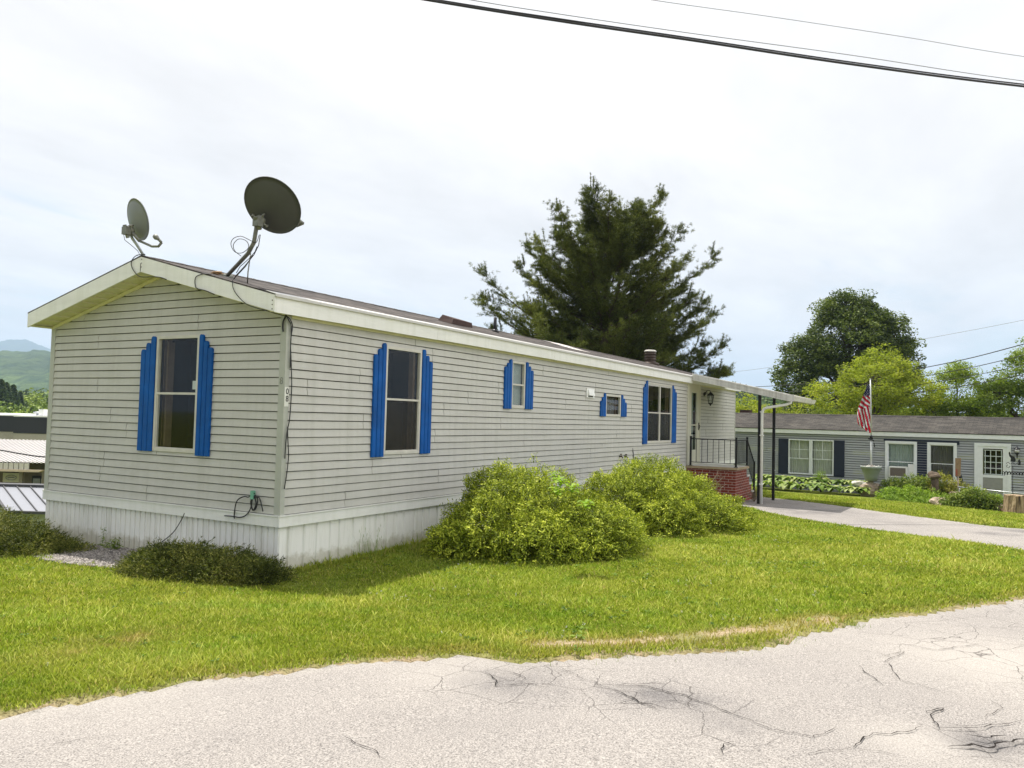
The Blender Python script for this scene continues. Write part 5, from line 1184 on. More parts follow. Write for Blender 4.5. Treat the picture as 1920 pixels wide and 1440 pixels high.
def neighbour():
    b = MB(); siding(b, FN, N0, N1, -1.95, 27, OPN, seed=11, rh=.104, wob=.002, lap=.024, gr=.028); part("front_wall", b, siding2_m, nb)
    b = MB(); siding(b, FNB, 0, N1-N0, -2.5, 33, seed=12, rh=.104); part("back_wall", b, siding2_m, nb)
    ll = lambda z: (0, NW) if z < .86 else (max(0, 2.2-(1.66-z)/.3), min(NW, 2.2+(1.66-z)/.3))
    for F in (FNE, FNW): b = MB(); siding(b, F, 0, NW, -2.1, 35, lim=ll, seed=13, rh=.104); part("end_wall", b, siding2_m, nb)
    b = MB()
    for i in range(2):
        pass
    nx = 60; ny = 8; x0, x1 = N0-.2, N1+.2
    for (ya, yb) in ((-.14, 2.2), (2.2, NW+.14)):
        V = [(x0+(x1-x0)*i/nx, ya+(yb-ya)*j/ny, nrz(ya+(yb-ya)*j/ny)+.03+.008*mnoise.noise(Vector((i*.6, j*1.3, 1)))) for i in range(nx+1) for j in range(ny+1)]
        b.add(V, [(i*(ny+1)+j, (i+1)*(ny+1)+j, (i+1)*(ny+1)+j+1, i*(ny+1)+j+1) for i in range(nx) for j in range(ny)])
        b.quad((x0, ya, nrz(ya)), (x1, ya, nrz(ya)), (x1, yb, nrz(yb)), (x0, yb, nrz(yb)))
        for x in (x0, x1): b.quad((x, ya, nrz(ya)), (x, yb, nrz(yb)), (x, yb, nrz(yb)+.03), (x, ya, nrz(ya)+.03))
    for y in (-.14, NW+.14): b.quad((x0, y, nrz(y)-.0), (x1, y, nrz(y)), (x1, y, nrz(y)+.032), (x0, y, nrz(y)+.032))
    rf = part("roof", b, shingle2_m, nb)
    b = MB(); b.hexa([(x0, 2.06, nrz(2.06)+.036), (x1, 2.06, nrz(2.06)+.036), (x1, 2.34, nrz(2.06)+.036), (x0, 2.34, nrz(2.06)+.036), (x0, 2.19, 1.80), (x1, 2.19, 1.80), (x1, 2.21, 1.80), (x0, 2.21, 1.80)]); part("ridge_cap", b, shingle2_m, rf)
    b = MB(); b.box((-1.2, 2.5, 1.65), (-.7, 2.9, 1.95)); part("roof_vent", b, rust_m, rf)
    for (ya, yb) in ((-.12, -.1), (NW+.1, NW+.12)):
        b = MB(); b.box((x0, ya, NE-.0), (x1, yb, 1.045)); part("fascia", b, trim2_m, nb)
    b = MB(); b.box((x0, -.1, NE+.01), (x1, -.002, NE+.02)); b.box((x0, NW+.002, NE+.01), (x1, NW+.1, NE+.02)); part("soffit", b, trim2_m, nb)
    for x in (x0, x1-.02):
        for (a, c) in ((-.12, 2.2), (2.2, NW+.12)): b = MB(); b.hexa([(x, a, nrz(a)-.18), (x+.02, a, nrz(a)-.18), (x+.02, c, nrz(c)-.18), (x, c, nrz(c)-.18), (x, a, nrz(a)-.003), (x+.02, a, nrz(a)-.003), (x+.02, c, nrz(c)-.003), (x, c, nrz(c)-.003)]); part("rake_board", b, trim2_m, nb)
    b = MB(); b.box((N0+.01, .01, -2.6), (N1-.01, NW-.01, -1.9)); part("skirting", b, trim2_m, nb)
    # paired window with navy shutters
    for a in (1.98, 3.0):
        w = window(nb, FN, a, a+.97, -1.0, .59, trim2_m, fw=.045, rail=.45, cur=curtain_m, grid=(2, -.29, .545, 2), out=.04, reveal=False)
    b = MB(); b.fbox(FN, 2.952, 2.998, 0, .03, -1.0, .58)
    for i in range(16): b.fbox(FN, 2.966, 2.984, .03, .034, -.95+i*.095, -.91+i*.095)
    part("mullion", b, trim2_m, nb)
    for (a, c) in ((1.52, 1.975), (3.975, 4.43)):
        b = MB(); b.fbox(FN, a, c, .012, .035, -1.02, .60)
        for z in (-1.02, -.25, .52): b.fbox(FN, a+.004, c-.004, .035, .045, z, z+.075)
        for x in (a+.004, c-.07): b.fbox(FN, x, x+.066, .035, .0445, -.945, .52)
        part("shutter", b, navy_m, nb)
    # dark blue panel with two windows
    b = MB(); siding(b, frame((7.34, 0, 0), (1, 0, 0), (0, -1, 0)), 0, .40, -1.0, 16, seed=3, rh=.104, lap=.03); b.fbox(FN, 6.04, 8.92, .012, .06, .665, .74); b.fbox(FN, 8.83, 8.92, .012, .058, .58, .665); part("navy_panel", b, navy_m, nb)
    for (a, c, cu, lb) in ((6.1, 7.34, curtaing_m, "window with a boxy white air conditioner below"), (7.73, 8.83, curtaind_m, "dark window")):
        b = MB(); b.fbox(FN, a, a+.1, .02, .07, -1.05, .66); b.fbox(FN, c-.1, c, .02, .07, -1.05, .66); b.fbox(FN, a+.1, c-.1, .02, .072, .56, .66); b.fbox(FN, a+.1, c-.1, .02, .072, -1.05, -.93)
        cs = part("window_casing", b, trim2_m, nb); window(nb, FN, a+.1, c-.1, -.93, .56, trim2_m, fw=.03, rail=.47, cur=cu, out=.03, reveal=False, label=lb)
    b = MB(); b.fbox(FN, 6.32, 7.0, .075, .42, -.86, -.42); ac = part("air_conditioner", b, white_m, nb)
    b = MB(); b.fbox(FN, 6.36, 6.96, .42, .424, -.82, -.47)
    part("grille", b, M("tan grille", (.16, .13, .11), .7, var=.3, scale=40), ac)
    b = MB(); b.fbox(FN, 7.0, 7.24, .03, .05, -.93, -.30); part("filler_panel", b, white_m, ac)
    # door
    b = MB(); b.fbox(FN, 9.46, 9.60, .0, .06, -1.75, .70); b.fbox(FN, 10.6, 10.74, .0, .06, -1.75, .70); b.fbox(FN, 9.60, 10.6, .0, .062, .58, .70); b.fbox(FN, 9.4, 10.8, 0, .12, -1.82, -1.75)
    df = part("door_frame", b, trim2_m, nb)
    b = MB(); b.fbox(FN, 9.60, 9.76, -.02, .03, -1.75, .58); b.fbox(FN, 10.46, 10.6, -.02, .03, -1.75, .58); b.fbox(FN, 9.76, 10.46, -.02, .031, .48, .58); b.fbox(FN, 9.76, 10.46, -.02, .031, -.69, -.58); b.fbox(FN, 9.76, 10.46, -.02, .031, -1.75, -1.6)
    d = part("storm_door", b, trim2_m, nb)
    b = MB(); b.fbox(FN, 9.76, 10.46, -.02, .016, -1.6, -.69); b.fbox(FN, 9.82, 10.02, .016, .024, -1.12, -1.09); b.fbox(FN, 10.2, 10.4, .016, .024, -1.12, -1.09); part("door_panel", b, M("grey lower panel", (.30, .30, .28), .5), d)
    b = MB(); recess(b, FN, 9.8, 10.44, -.58, .48, .5); part("entry_lining", b, dark_m, d)
    b = MB(); b.quad(FN(9.76, .01, -.58), FN(10.46, .01, -.58), FN(10.46, .01, .48), FN(9.76, .01, .48)); part("pane", b, glass_m, d)
    b = MB()
    for i in (0, 1, 2, 3): x = 9.84+i*.19; b.fbox(FN, x-.013, x+.013, -.03, -.01, -.55, .42)
    for i in range(5): z = -.55+i*.2425; b.fbox(FN, 9.80, 10.44, -.031, -.009, z-.014, z+.014)
    part("muntins", b, trim2_m, d)
    b = MB()
    for x in (N0+.0, N1-.06): b.fbox(FN, x, x+.06, .0, .03, -1.9, NE)
    part("corner_post", b, trim2_m, nb)
neighbour()
def nlant():
    c = nlocal(10.95, 0, .45); F = lambda u, n, z: nlocal(10.95+u, n, .45+z)
    t = thing("wall_lantern", "black urn lantern on the grey home beside its white door", "lamp", c)
    b = MB(); b.tube([F(0, .02, .05), F(0, .03, .05)], .05, 10); b.tube([F(0, .03, .05), F(0, .1, .16), F(0, .16, .2), F(0, .17, .12)], .012, 6); part("bracket", b, black_m, t)
    cc = F(0, .17, 0); b = MB(); b.lathe(cc, [(.01, .14), (.05, .1), (.11, .06), (.11, .045)], 8); b.lathe(cc, [(.09, -.08), (.06, -.14), (.03, -.18), (.008, -.32)], 8); part("cage", b, black_m, t)
    b = MB(); b.lathe(cc, [(.095, .044), (.085, -.079)], 8); part("lamp_glass", b, M("clear globe", (.5, .5, .5), .1), t)
nlant()
# ================================================================ neighbour's garden
hosta_m = m_leaf("hosta leaf", (0.09, 0.16, 0.02, 1), (0.20, 0.30, 0.04, 1), (0.42, 0.46, 0.16, 1), trans=0.35, gloss=0.4)
HL = "broad-leaved green hosta in the long bed before the grey neighbouring home"
rgh = random.Random(5)
base0 = None
for i in range(16):
    s = 1.0+i*.29+rgh.uniform(-.1, .1); n = 1.1+1.0*(i % 2)+rgh.uniform(-.15, .15); p = nlocal(s+.2, n, 0); z = h1(p.x, p.y)+.12+.25*(1-(i % 2))
    if i < 3: o = bigleaf("hosta", HL, (p.x, p.y, z), 46, .74, .1, hosta_m, 60+i, cat="hosta", asp=.42, group="hostas in the bed", droop=.95, stem=False, tilt=.75); base0 = base0 or []; base0.append(o)
    else:
        src = base0[i % 3]; c = src.copy(); COL.objects.link(c); c.location = (p.x, p.y, z); c.rotation_euler.z = rgh.uniform(0, 6.28); s_ = rgh.uniform(.8, 1.1); c.scale = (s_, s_, s_*rgh.uniform(.9, 1.15))
gard_m = m_leaf("garden shrub leaf", (0.05, 0.09, 0.015, 1), (0.13, 0.19, 0.03, 1), (0.32, 0.36, 0.07, 1), trans=0.35)
gardb_m = m_leaf("bright garden leaf", (0.09, 0.16, 0.02, 1), (0.20, 0.31, 0.03, 1), (0.34, 0.44, 0.07, 1), trans=0.35)
def gshrub(label, s, n, lumps, nl, ls, mat, seed, asp=.5):
    p = nlocal(s, n, 0); return shrub("garden_shrub", label, (p.x, p.y), .8, lumps, nl, ls, mat, seed, aspect=asp, group="shrubs before the grey home")
gshrub("rounded green shrub right of the flag planter, before the navy panel", 7.5, 1.8, [(0, 0, .35, .7, .72), (0, .7, .3, .6, .6), (0, -.6, .35, .6, .75)], 5200, .085, gard_m, 41)
gshrub("yellow tinted shrub below the dark window of the grey home", 8.55, 1.9, [(0, 0, .4, .6, .85), (0, -.5, .3, .55, .65), (0, .5, .3, .5, .6)], 4600, .08, m_leaf("yellowing leaf", (0.10, 0.10, 0.02, 1), (0.24, 0.25, 0.04, 1), (0.42, 0.38, 0.09, 1)), 42)
gshrub("bright low leafy clump in front of the rounded green shrub", 7.6, 3.0, [(0, 0, .1, .6, .5), (0, .7, .1, .6, .4), (.1, -.7, .1, .6, .35)], 3800, .09, gardb_m, 43)
gshrub("low bright ground plants left of the boulder", 7.75, 3.5, [(0, .8, .0, .5, .25), (0, 0, .0, .5, .25), (0, -.7, .0, .5, .22)], 2400, .08, gardb_m, 44)
gshrub("dark glossy green shrub before the white door of the grey home", 9.8, 4.3, [(0, 0, .25, .62, .55), (.1, .55, .1, .5, .35), (0, -.5, .15, .45, .4)], 4200, .11, gard_m, 45, .4)
gshrub("small light green bush left of the tree stump", 10.4, 3.9, [(0, 0, .15, .42, .45), (.1, .3, .1, .3, .3)], 2200, .07, gardb_m, 46)
gshrub("tall feathery green plant between the hostas and the paired window", 3.6, .7, [(0, 0, .45, .22, .55)], 600, .09, gardb_m, 47, .2)
gshrub("pale grey green flowering clump beside the flag planter", 6.7, 1.2, [(0, 0, .2, .35, .35), (0, -.4, .2, .3, .45)], 900, .08, m_leaf("pale leaf", (.3, .32, .22, 1), (.42, .42, .32, 1), (.6, .58, .48, 1)), 48)
rock_m = M("tan boulder", (.36, .29, .22), .9, spec=.15, var=.35, scale=3, bump=.6, bscale=12)
rockd_m = M("mossy dark rock", (.16, .13, .09), .9, spec=.1, var=.5, scale=4, bump=.6, bscale=12)
def rock(label, s, n, z, rad, mt, seed):
    p = nlocal(s, n, 0); g = h1(p.x, p.y); b = MB(); b.smooth = False; b.blob((p.x, p.y, g+z), rad, seed, .35, 18, 12, 1.8); single("rock", b, mt, label, "rock", (p.x, p.y, g+z), "rocks edging the garden")
rock("wide tan boulder in the grass below the yellow tinted shrub", 8.75, 3.9, .08, (.25, .42, .24), rock_m, 1)
rock("flat mossy slab topping the dark rock before the dark window", 9.26, 3.2, .50, (.22, .34, .10), rockd_m, 2)
rock("dark brown rock under the mossy slab", 9.26, 3.2, .22, (.2, .28, .24), rockd_m, 3)
rock("small pale stone left of the tree stump", 10.62, 4.3, .08, (.18, .2, .2), rock_m, 4)
rock("small reddish stone between the pale stone and the tree stump", 10.78, 4.4, .03, (.16, .2, .16), M("reddish stone", (.34, .2, .14), .9, var=.3), 5)
rock("pale stone beneath the flag planter", 5.86, 1.75, .3, (.34, .38, .42), rock_m, 6)
rock("flat pale stone leaning left of the flag planter", 5.45, 1.75, .55, (.14, .3, .12), M("pale stone", (.6, .57, .52), .85, var=.15), 7)
def stump():
    p = nlocal(11.25, 4.6, 0); g = h1(p.x, p.y); b = MB(); n = 22; V = []
    for j in range(5):
        for k in range(n):
            th = 2*PI*k/n; r = (.44-.05*j/4)*(1+.22*mnoise.noise(Vector((math.cos(th)*2.5, math.sin(th)*2.5, j*.15)))); V.append((p.x+r*math.cos(th), p.y+r*1.2*math.sin(th), g-.1+j*.19+(.10*mnoise.noise(Vector((math.cos(th)*3, math.sin(th)*3, 4))) if j == 4 else 0)))
    b.add(V, [(j*n+k, j*n+(k+1) % n, (j+1)*n+(k+1) % n, (j+1)*n+k) for j in range(4) for k in range(n)]+[tuple(range(4*n, 5*n))])
    n_ = NT("split stump bark"); f = n_.noise(n_.co((7, 7, .7)), 2.2, 5, .6); n_.set(n_.ramp(f, [(.35, (.05, .03, .02)), (.5, (.30, .21, .12)), (.7, (.55, .44, .28))]), .9); n_.bump(f, .8, .05)
    single("tree_stump", b, n_.m, "weathered split tree stump at the right picture edge", "tree stump", (p.x, p.y, g))
    p = nlocal(8.33, 2.4, 0); g = h1(p.x, p.y); b = MB(); b.tube([(p.x, p.y, g-.1), (p.x+.02, p.y-.02, g+.5), (p.x, p.y+.03, g+1.05)], [.17, .13, .14], 12); b.blob((p.x, p.y+.05, g+1.1), (.2, .22, .14), 9, .3); single("old_log_post", b, M("rotten dark wood", (.11, .08, .055), .9, var=.4, scale=8, bump=.6, bscale=20), "dark rotting log post standing in the garden shrubs", "log post", (p.x, p.y, g))
stump()
def misc():
    # planter with pole and flag
    p = nlocal(5.86, 1.75, 0); zb = -1.0; t = thing("planter_pot", "large grey-green ribbed plant pot holding the flagpole", "plant pot", (p.x, p.y, zb))
    b = MB(); b.lathe((p.x, p.y, zb), [(.23, 0), (.27, .18), (.33, .36), (.34, .37), (.35, .43), (.365, .44), (.375, .48), (.40, .49), (.415, .56), (.415, .60), (.375, .60), (.36, .53)], 28); part("pot", b, M("grey green glazed pot", (.24, .27, .24), .5, var=.08), t)
    b = MB(); b.lathe((p.x, p.y, zb), [(.355, .53), (.24, .56), (.01, .57)], 20); part("soil", b, M("dry soil", (.2, .14, .1), .95, var=.4, scale=30), t)
    rg = np.random.default_rng(3); P = np.array([p.x, p.y, zb+.6])+rg.normal(0, 1, (120, 3))*np.array([.17, .17, .025]); V, F = leaves(P, .05, None, .7, rg=rg); me = npmesh("white_flowers", V, F, M("white petals", (.7, .68, .62), .8), np.zeros(len(V)), loc=(p.x, p.y, zb)); single("white_flowers", me, None, "white flowers filling the top of the flag planter", "flowers", (p.x, p.y, zb))
    top = 3.2; fl = thing("flagpole", "slim white flagpole standing in the grey-green pot", "flagpole", (p.x, p.y, zb+.4))
    b = MB(); b.tube([(p.x, p.y, zb+.4), (p.x, p.y, .8)], .036, 10); b.tube([(p.x, p.y, .8), (p.x-.02, p.y+.05, top)], .024, 10); b.tube([(p.x-.02, p.y+.05, top), (p.x-.02, p.y+.05, top+.05)], .028, 8); part("pole", b, M("pale pole", (.62, .64, .64), .35, .2), fl)
    b = MB(); b.tube([(p.x, p.y, .72), (p.x, p.y, .88)], .065, 10); b.tube([(p.x-.05, p.y-.11, .66), (p.x-.05, p.y+.11, .76)], .035, 6); b.tube([(p.x-.05, p.y-.14, .40), (p.x-.05, p.y-.11, .58)], .02, 6); part("clamp", b, black_m, fl)
    # hanging flag, one rumpled sheet
    nu, nv = 26, 120; V = []; F = []; zt = 3.02; zl = 1.0; ctr = Vector((-.995, .094, 0)); lat = Vector((.05, .998, 0))
    A = []
    for j in range(nv+1):
        v = j/nv; z = zt-(zt-zl)*v; pxx = p.x-.02*(z-.8)/2.4; pyy = p.y+.05*(z-.8)/2.4
        wdt = np.interp(v, [0, .1, .3, .48, .62, .80, .86, .92, 1], [.09, .15, .30, .46, .52, .52, .46, .30, .05])
        for i in range(nu+1):
            u = i/nu; fold = .055*math.sin(u*13+v*5)+.03*math.sin(u*23-v*9); 
            zz = z+.03*math.sin(u*11+2)*(v > .8)
            q = Vector((pxx, pyy, zz))+lat*(.02+wdt*u)+ctr*(.03+fold*min(1, u*4)); V.append(tuple(q))
            # colours follow the gathered cloth: canton at the top, then stripes sloping up to the pole, then steep stripes
            if v < .24: kind = 2; 
            if v < .24:
                st_ = (int(u*wdt*34+v*20) + int(v*34)) % 3 == 0 and (i % 2 == 0); A.append(.5 if not st_ else 0.0)
            elif v - .0 + (-u)*.10 < .45 - .0 and v < .52: A.append(1.0 if math.sin((v+u*.13-.27)*2*PI/.096) > 0 else 0.0)
            else: A.append(1.0 if math.sin((u*wdt*1.0-(1-v)*.42)*2*PI/.125+1) > -.05 else 0.0)
    F = [(j*(nu+1)+i, j*(nu+1)+i+1, (j+1)*(nu+1)+i+1, (j+1)*(nu+1)+i) for j in range(nv) for i in range(nu)]
    n = NT("flag cloth"); a = n.attr('var'); n.set(n.ramp(a, [(0.0, (.75, .75, .77)), (.24, (.75, .75, .77)), (.26, (.03, .035, .12)), (.74, (.03, .035, .12)), (.76, (.55, .012, .03)), (1, (.55, .012, .03))]), .8, 0, .1)
    me = npmesh("flag", np.array(V), np.array(F), n.m, np.array(A), loc=(p.x, p.y, zt), smooth=True); single("flag", me, None, "red, white and blue striped flag with white stars hanging limp on the flagpole", "flag", (p.x, p.y, zt))
    # white plume plant left of the pot
    # garden ironwork, sign board, pipe rail, chair, bucket
    q = nlocal(10.96, 3.2, 0); g = h1(q.x, q.y); P = lambda s, z: nlocal(10.96+s, 3.2, z)
    t = thing("garden_stake", "black iron garden stake with scrollwork, animal figures and a word in script", "garden ornament", (q.x, q.y, g)); b = MB(); b.tube([P(0, g-.1), P(0, -.05)], .012, 6); part("stake", b, black_m, t)
    b = MB(); b.tube([P(-.2, .02), P(-.14, .07), P(-.08, .0), P(0, .06), P(.08, .0), P(.16, .06), P(.2, .0)], .012, 5); b.tube([P(-.16, -.02), P(-.2, -.10), P(-.12, -.14), P(-.08, -.06)], .012, 5); part("scroll", b, black_m, t)
    b = MB(); d = Vector((-.02, 0, 0))
    b.prism([P(-.07, .10), P(.06, .08), P(.10, .16), P(.05, .28), P(-.01, .30), P(-.06, .34), P(-.09, .46), P(-.13, .42), P(-.11, .30), P(-.06, .22)], (0, 0, 0), (-.02, 0, 0)); b.prism([P(.16, -.02), P(.24, -.02), P(.25, .1), P(.21, .2), P(.16, .14), P(.18, .06)], (0, 0, 0), (-.02, 0, 0)); part("figure", b, black_m, t)
    b = MB(); pts = []
    for i in range(64):
        u = i/63; pts.append(P(-.30+.64*u+.018*math.sin(u*44), -.33+.045*math.sin(u*44+1.2)*(1+.5*math.sin(u*9))))
    b.tube(pts, .018, 5); b.tube([P(-.30, -.35), P(-.33, -.42), P(-.26, -.42), P(-.24, -.30)], .012, 5); b.tube([P(-.3, -.37), P(.34, -.37)], .007, 5); part("script_word", b, black_m, t)
    q = nlocal(9.14, 2.6, 0); g = h1(q.x, q.y); t = thing("sign_stake", "narrow weathered wooden board on a thin stake before the grey home", "board", (q.x, q.y, g)); P = lambda s, n, z: nlocal(9.14+s, 2.6+n, z)
    b = MB(); b.tube([P(0, 0, g-.1), P(0, 0, .0)], .02, 6); part("stake", b, M("pale stake", (.45, .36, .33), .8), t)
    b = MB(); b.hexa([P(-.10, 0, -.58), P(.08, 0, -.58), P(.08, .02, -.58), P(-.10, .02, -.58), P(-.10, 0, .12), P(.10, 0, .12), P(.10, .02, .12), P(-.10, .02, .12)]); bd = part("board", b, wood_m, t)
    b = MB(); b.hexa([P(-.08, .021, -.55), P(-.02, .021, -.55), P(-.02, .026, -.55), P(-.08, .026, -.55), P(-.08, .021, -.30), P(-.02, .021, -.30), P(-.02, .026, -.30), P(-.08, .026, -.30)]); part("red_mark", b, M("faded red paint", (.35, .10, .07), .8), bd)
    b = MB(); b.tube([nlocal(9.14, 2.66, -.98), nlocal(11.0, 2.9, -1.06), nlocal(14.5, 3.3, -1.12)], .022, 8); b.tube([nlocal(9.2, 2.66, -1.0), nlocal(9.2, 2.66, -1.85)], .02, 8); b.tube([nlocal(14.4, 3.3, -1.05), nlocal(14.4, 3.3, -2.0)], .02, 8); single("pipe_handrail", b, M("grey pipe", (.42, .44, .45), .35, .5), "long grey pipe handrail in front of the grey home's white door", "handrail", tuple(nlocal(9.2, 2.66, -1.85)))
    q = nlocal(9.38, 1.0, 0); g = h1(q.x, q.y)+.02; P = lambda s, n, z: nlocal(9.38+s, 1.0+n, g+z); t = thing("garden_chair", "black garden armchair beside the white door of the grey home", "chair", (q.x, q.y, g), rz=R(75))
    for (s, n) in ((-.2, -.2), (.2, -.2), (-.2, .22), (.2, .22)): b = MB(); b.bar(P(s, n, 0), P(s, n, .6 if n > 0 else .45), .04); part("leg", b, black_m, t)
    b = MB(); b.hexa([P(-.25, -.25, .42), P(.25, -.25, .42), P(.25, .27, .45), P(-.25, .27, .45), P(-.25, -.25, .46), P(.25, -.25, .46), P(.25, .27, .49), P(-.25, .27, .49)]); part("seat", b, black_m, t)
    b = MB()
    for i in range(5): b.bar(P(-.22+.11*i, -.24, .46), P(-.22+.11*i, -.40, 1.12), .05, .02)
    b.bar(P(-.26, -.40, 1.1), P(.26, -.40, 1.1), .04, .06); part("backrest", b, black_m, t)
    for s in (-.26, .26): b = MB(); b.bar(P(s, -.3, .66), P(s, .26, .64), .06, .03); part("armrest", b, black_m, t)
    b = MB(); q = nlocal(9.0, 1.5, 0); g = h1(q.x, q.y); b.lathe((q.x, q.y, g), [(.16, 0), (.22, .5), (.30, .7), (.32, .72), (.30, .74), (.02, .74)], 16); single("dark_tub", b, M("dark tub", (.05, .045, .04), .6), "dark round tub beside the black garden chair", "tub", (q.x, q.y, g))
    b = MB(); b.box((13.62, -1.95, -1.0), (13.86, -1.82, -.88)); single("brick", b, M("pale red brick", (.35, .12, .09), .85, var=.2), "loose red brick lying by the driveway near the porch shrub", "brick", (13.7, -1.9, -.98))
misc()
# ================================================================ trees
pine_m = m_leaf("pine needles", (0.028, 0.042, 0.012, 1), (0.105, 0.128, 0.026, 1), (0.33, 0.35, 0.09, 1), trans=0.2, gloss=0.25)
def pine():
    rg = np.random.default_rng(77); base = Vector((23.4, 5.9, -1.8)); t = thing("pine_tree", "large dark spreading pine tree behind the long beige home", "tree", base); tw = MB()
    H0 = 13.25; tops = [(-.3, .35, 12.5), (.2, -1.05, 12.1), (.1, -.3, 11.6)]
    tw.tube([base-Vector((0, 0, .5)), base+Vector((0, 0, 4)), base+Vector((.05, -.1, 9)), base+Vector(tops[0])], [.32, .26, .15, .02], 9); tw.tube([base+Vector((.05, 0, 6.5)), base+Vector((.1, -.6, 9)), base+Vector(tops[1])], [.15, .09, .02], 7)
    P = []; D = []
    def tuftline(a, b, n, r, up=.35):
        a = np.array(a); b = np.array(b); d = (b-a)/np.linalg.norm(b-a)
        for k in range(n):
            u = (k+rg.random())/n; c = a+(b-a)*u; m_ = 16; dd = d[None]*.75+rg.normal(0, .75, (m_, 3)); dd[:, 2] += .15; dd /= np.linalg.norm(dd, axis=1)[:, None]; P.append(np.repeat(c[None], m_, 0)+rg.normal(0, r, (m_, 3))); D.append(dd)
    prof = lambda z: float(np.interp(z, [2.6, 4, 6, 7.9, 9.3, 10.5, 11.6, 12.4, 13.2], [4.9, 5.0, 4.6, 4.1, 3.6, 3.1, 2.4, 1.7, .9]))
    z = 2.4; i = 0
    sp = [(7.0, 2.08, 5.6), (6.4, 2.16, 5.5), (6.7, 1.95, 5.3), (5.4, 2.1, 5.2), (8.2, -1.06, 4.9), (6.2, -1.06, 5.1), (5.0, -1.12, 5.2), (3.8, -1.0, 5.3), (5.6, 1.9, 5.0), (4.0, -1.3, 5.2), (3.4, -1.1, 5.2), (3.2, 2.1, 4.8)]   # long limbs seen against the sky: height, azimuth, reach
    limbs = []
    while z < 11.7:
        w = 9 if z < 8.5 else 6
        for k in range(w): limbs.append((z+rg.uniform(-.3, .3), rg.uniform(0, 2*PI), prof(z)*rg.uniform(.6, 1.0)))
        z += .46 if z < 9 else .38
    for (zz, az, Lr) in limbs+sp:
        d = Vector((math.cos(az), math.sin(az), 0)); el = .18+.05*(zz-3)+rg.uniform(-.08, .14); st = base+Vector((0, -.15*(zz/9), zz-.1*Lr)); Lr = max(.5, Lr)
        pts = []; K = 9; p = st.copy(); ang = el-.12
        for k in range(K+1): pts.append(p.copy()); p = p+(d*math.cos(ang)+Vector((0, 0, math.sin(ang))))*(Lr/K/math.cos(el)); ang += .045+.004*k; d = (d+Vector((rg.normal(0, .05), rg.normal(0, .05), 0))).normalized()
        tw.tube(pts, [max(.008, .055*Lr/4*(1-k/(K+.5))) for k in range(K+1)], 5)
        s = Vector((-d.y, d.x, 0))
        for k in range(2, K+1):
            u = k/K; q = pts[k]; nl = 4 if k < K else 5
            for j in range(nl):
                side = (-1) ** j; l = Lr*.26*(1.25-u)*rg.uniform(.6, 1.25)+.25
                e = q + (d*rg.uniform(.4, 1)+s*side*rg.uniform(.2, 1)).normalized()*l + Vector((0, 0, l*rg.uniform(.05, .75)))
                tw.tube([q, e], [.011, .004], 3, caps=False)
                tuftline(q.lerp(e, .2), e, max(3, int(l*9)), .03)
                for w_ in range(2):
                    q2 = q.lerp(e, rg.uniform(.3, .8)); e2 = q2+Vector((rg.normal(0, .25), rg.normal(0, .25), rg.uniform(.05, .35))); tuftline(q2, e2, 3, .03)
        e = pts[-1]+d*.15+Vector((0, 0, rg.uniform(.2, .5))); tuftline(pts[-1], e, 5, .012)
        if rg.random() < .8:
            for q_ in range(2): a_ = pts[-1]+Vector((rg.normal(0, .1), rg.normal(0, .1), .1)); e_ = a_+Vector((d.x*.12, d.y*.12, rg.uniform(.3, .7))); tw.tube([a_, e_], [.012, .008], 4); tuftline(a_, e_, 6, .004)
    for tp in tops: 
        for q_ in range(7): a_ = base+Vector(tp)+Vector((rg.normal(0, .28), rg.normal(0, .28), rg.uniform(-.9, -.2))); e_ = a_+Vector((rg.normal(0, .06), rg.normal(0, .06), rg.uniform(.45, .85))); tw.tube([a_, e_], [.014, .008], 4); tuftline(a_, e_, 9, .008)
    P = np.concatenate(P); D = np.concatenate(D); n = len(P); s = np.cross(D, rg.normal(size=(n, 3))); s /= np.linalg.norm(s, axis=1)[:, None]; L = (.115*rg.uniform(.6, 1.3, n))[:, None]; w = .0085
    V = np.stack([P-s*w, P+s*w, P+D*L], 1).reshape(-1, 3); F = np.arange(n*3).reshape(-1, 3); var = np.clip(.42+.5*fbm(P[:, 0]+P[:, 2]*.7, P[:, 1]+P[:, 2]*.5, .9, 77)+rg.normal(0, .16, n), 0, 1)
    print("pine needles", n)
    me = npmesh("crown", V, F, pine_m, np.repeat(var, 3), loc=tuple(base)); part("crown", me, None, t); part("trunk", tw, bark_m, t); t.scale = (.93, .93, .905)
pine()
maple_m = m_leaf("dark maple leaf", (0.03, 0.052, 0.010, 1), (0.085, 0.125, 0.020, 1), (0.24, 0.29, 0.06, 1), trans=0.22, gloss=0.5)
lime_m = m_leaf("lime leaf", (0.14, 0.18, 0.02, 1), (0.28, 0.33, 0.035, 1), (0.44, 0.45, 0.07, 1), trans=0.45)
mid_m = m_leaf("mid green leaf", (0.06, 0.10, 0.02, 1), (0.14, 0.20, 0.03, 1), (0.27, 0.33, 0.06, 1), trans=0.4)
def tree_at(px, dep): p = at(px, 800, dep); z = h1(p.x, p.y); return (p.x, p.y, z)
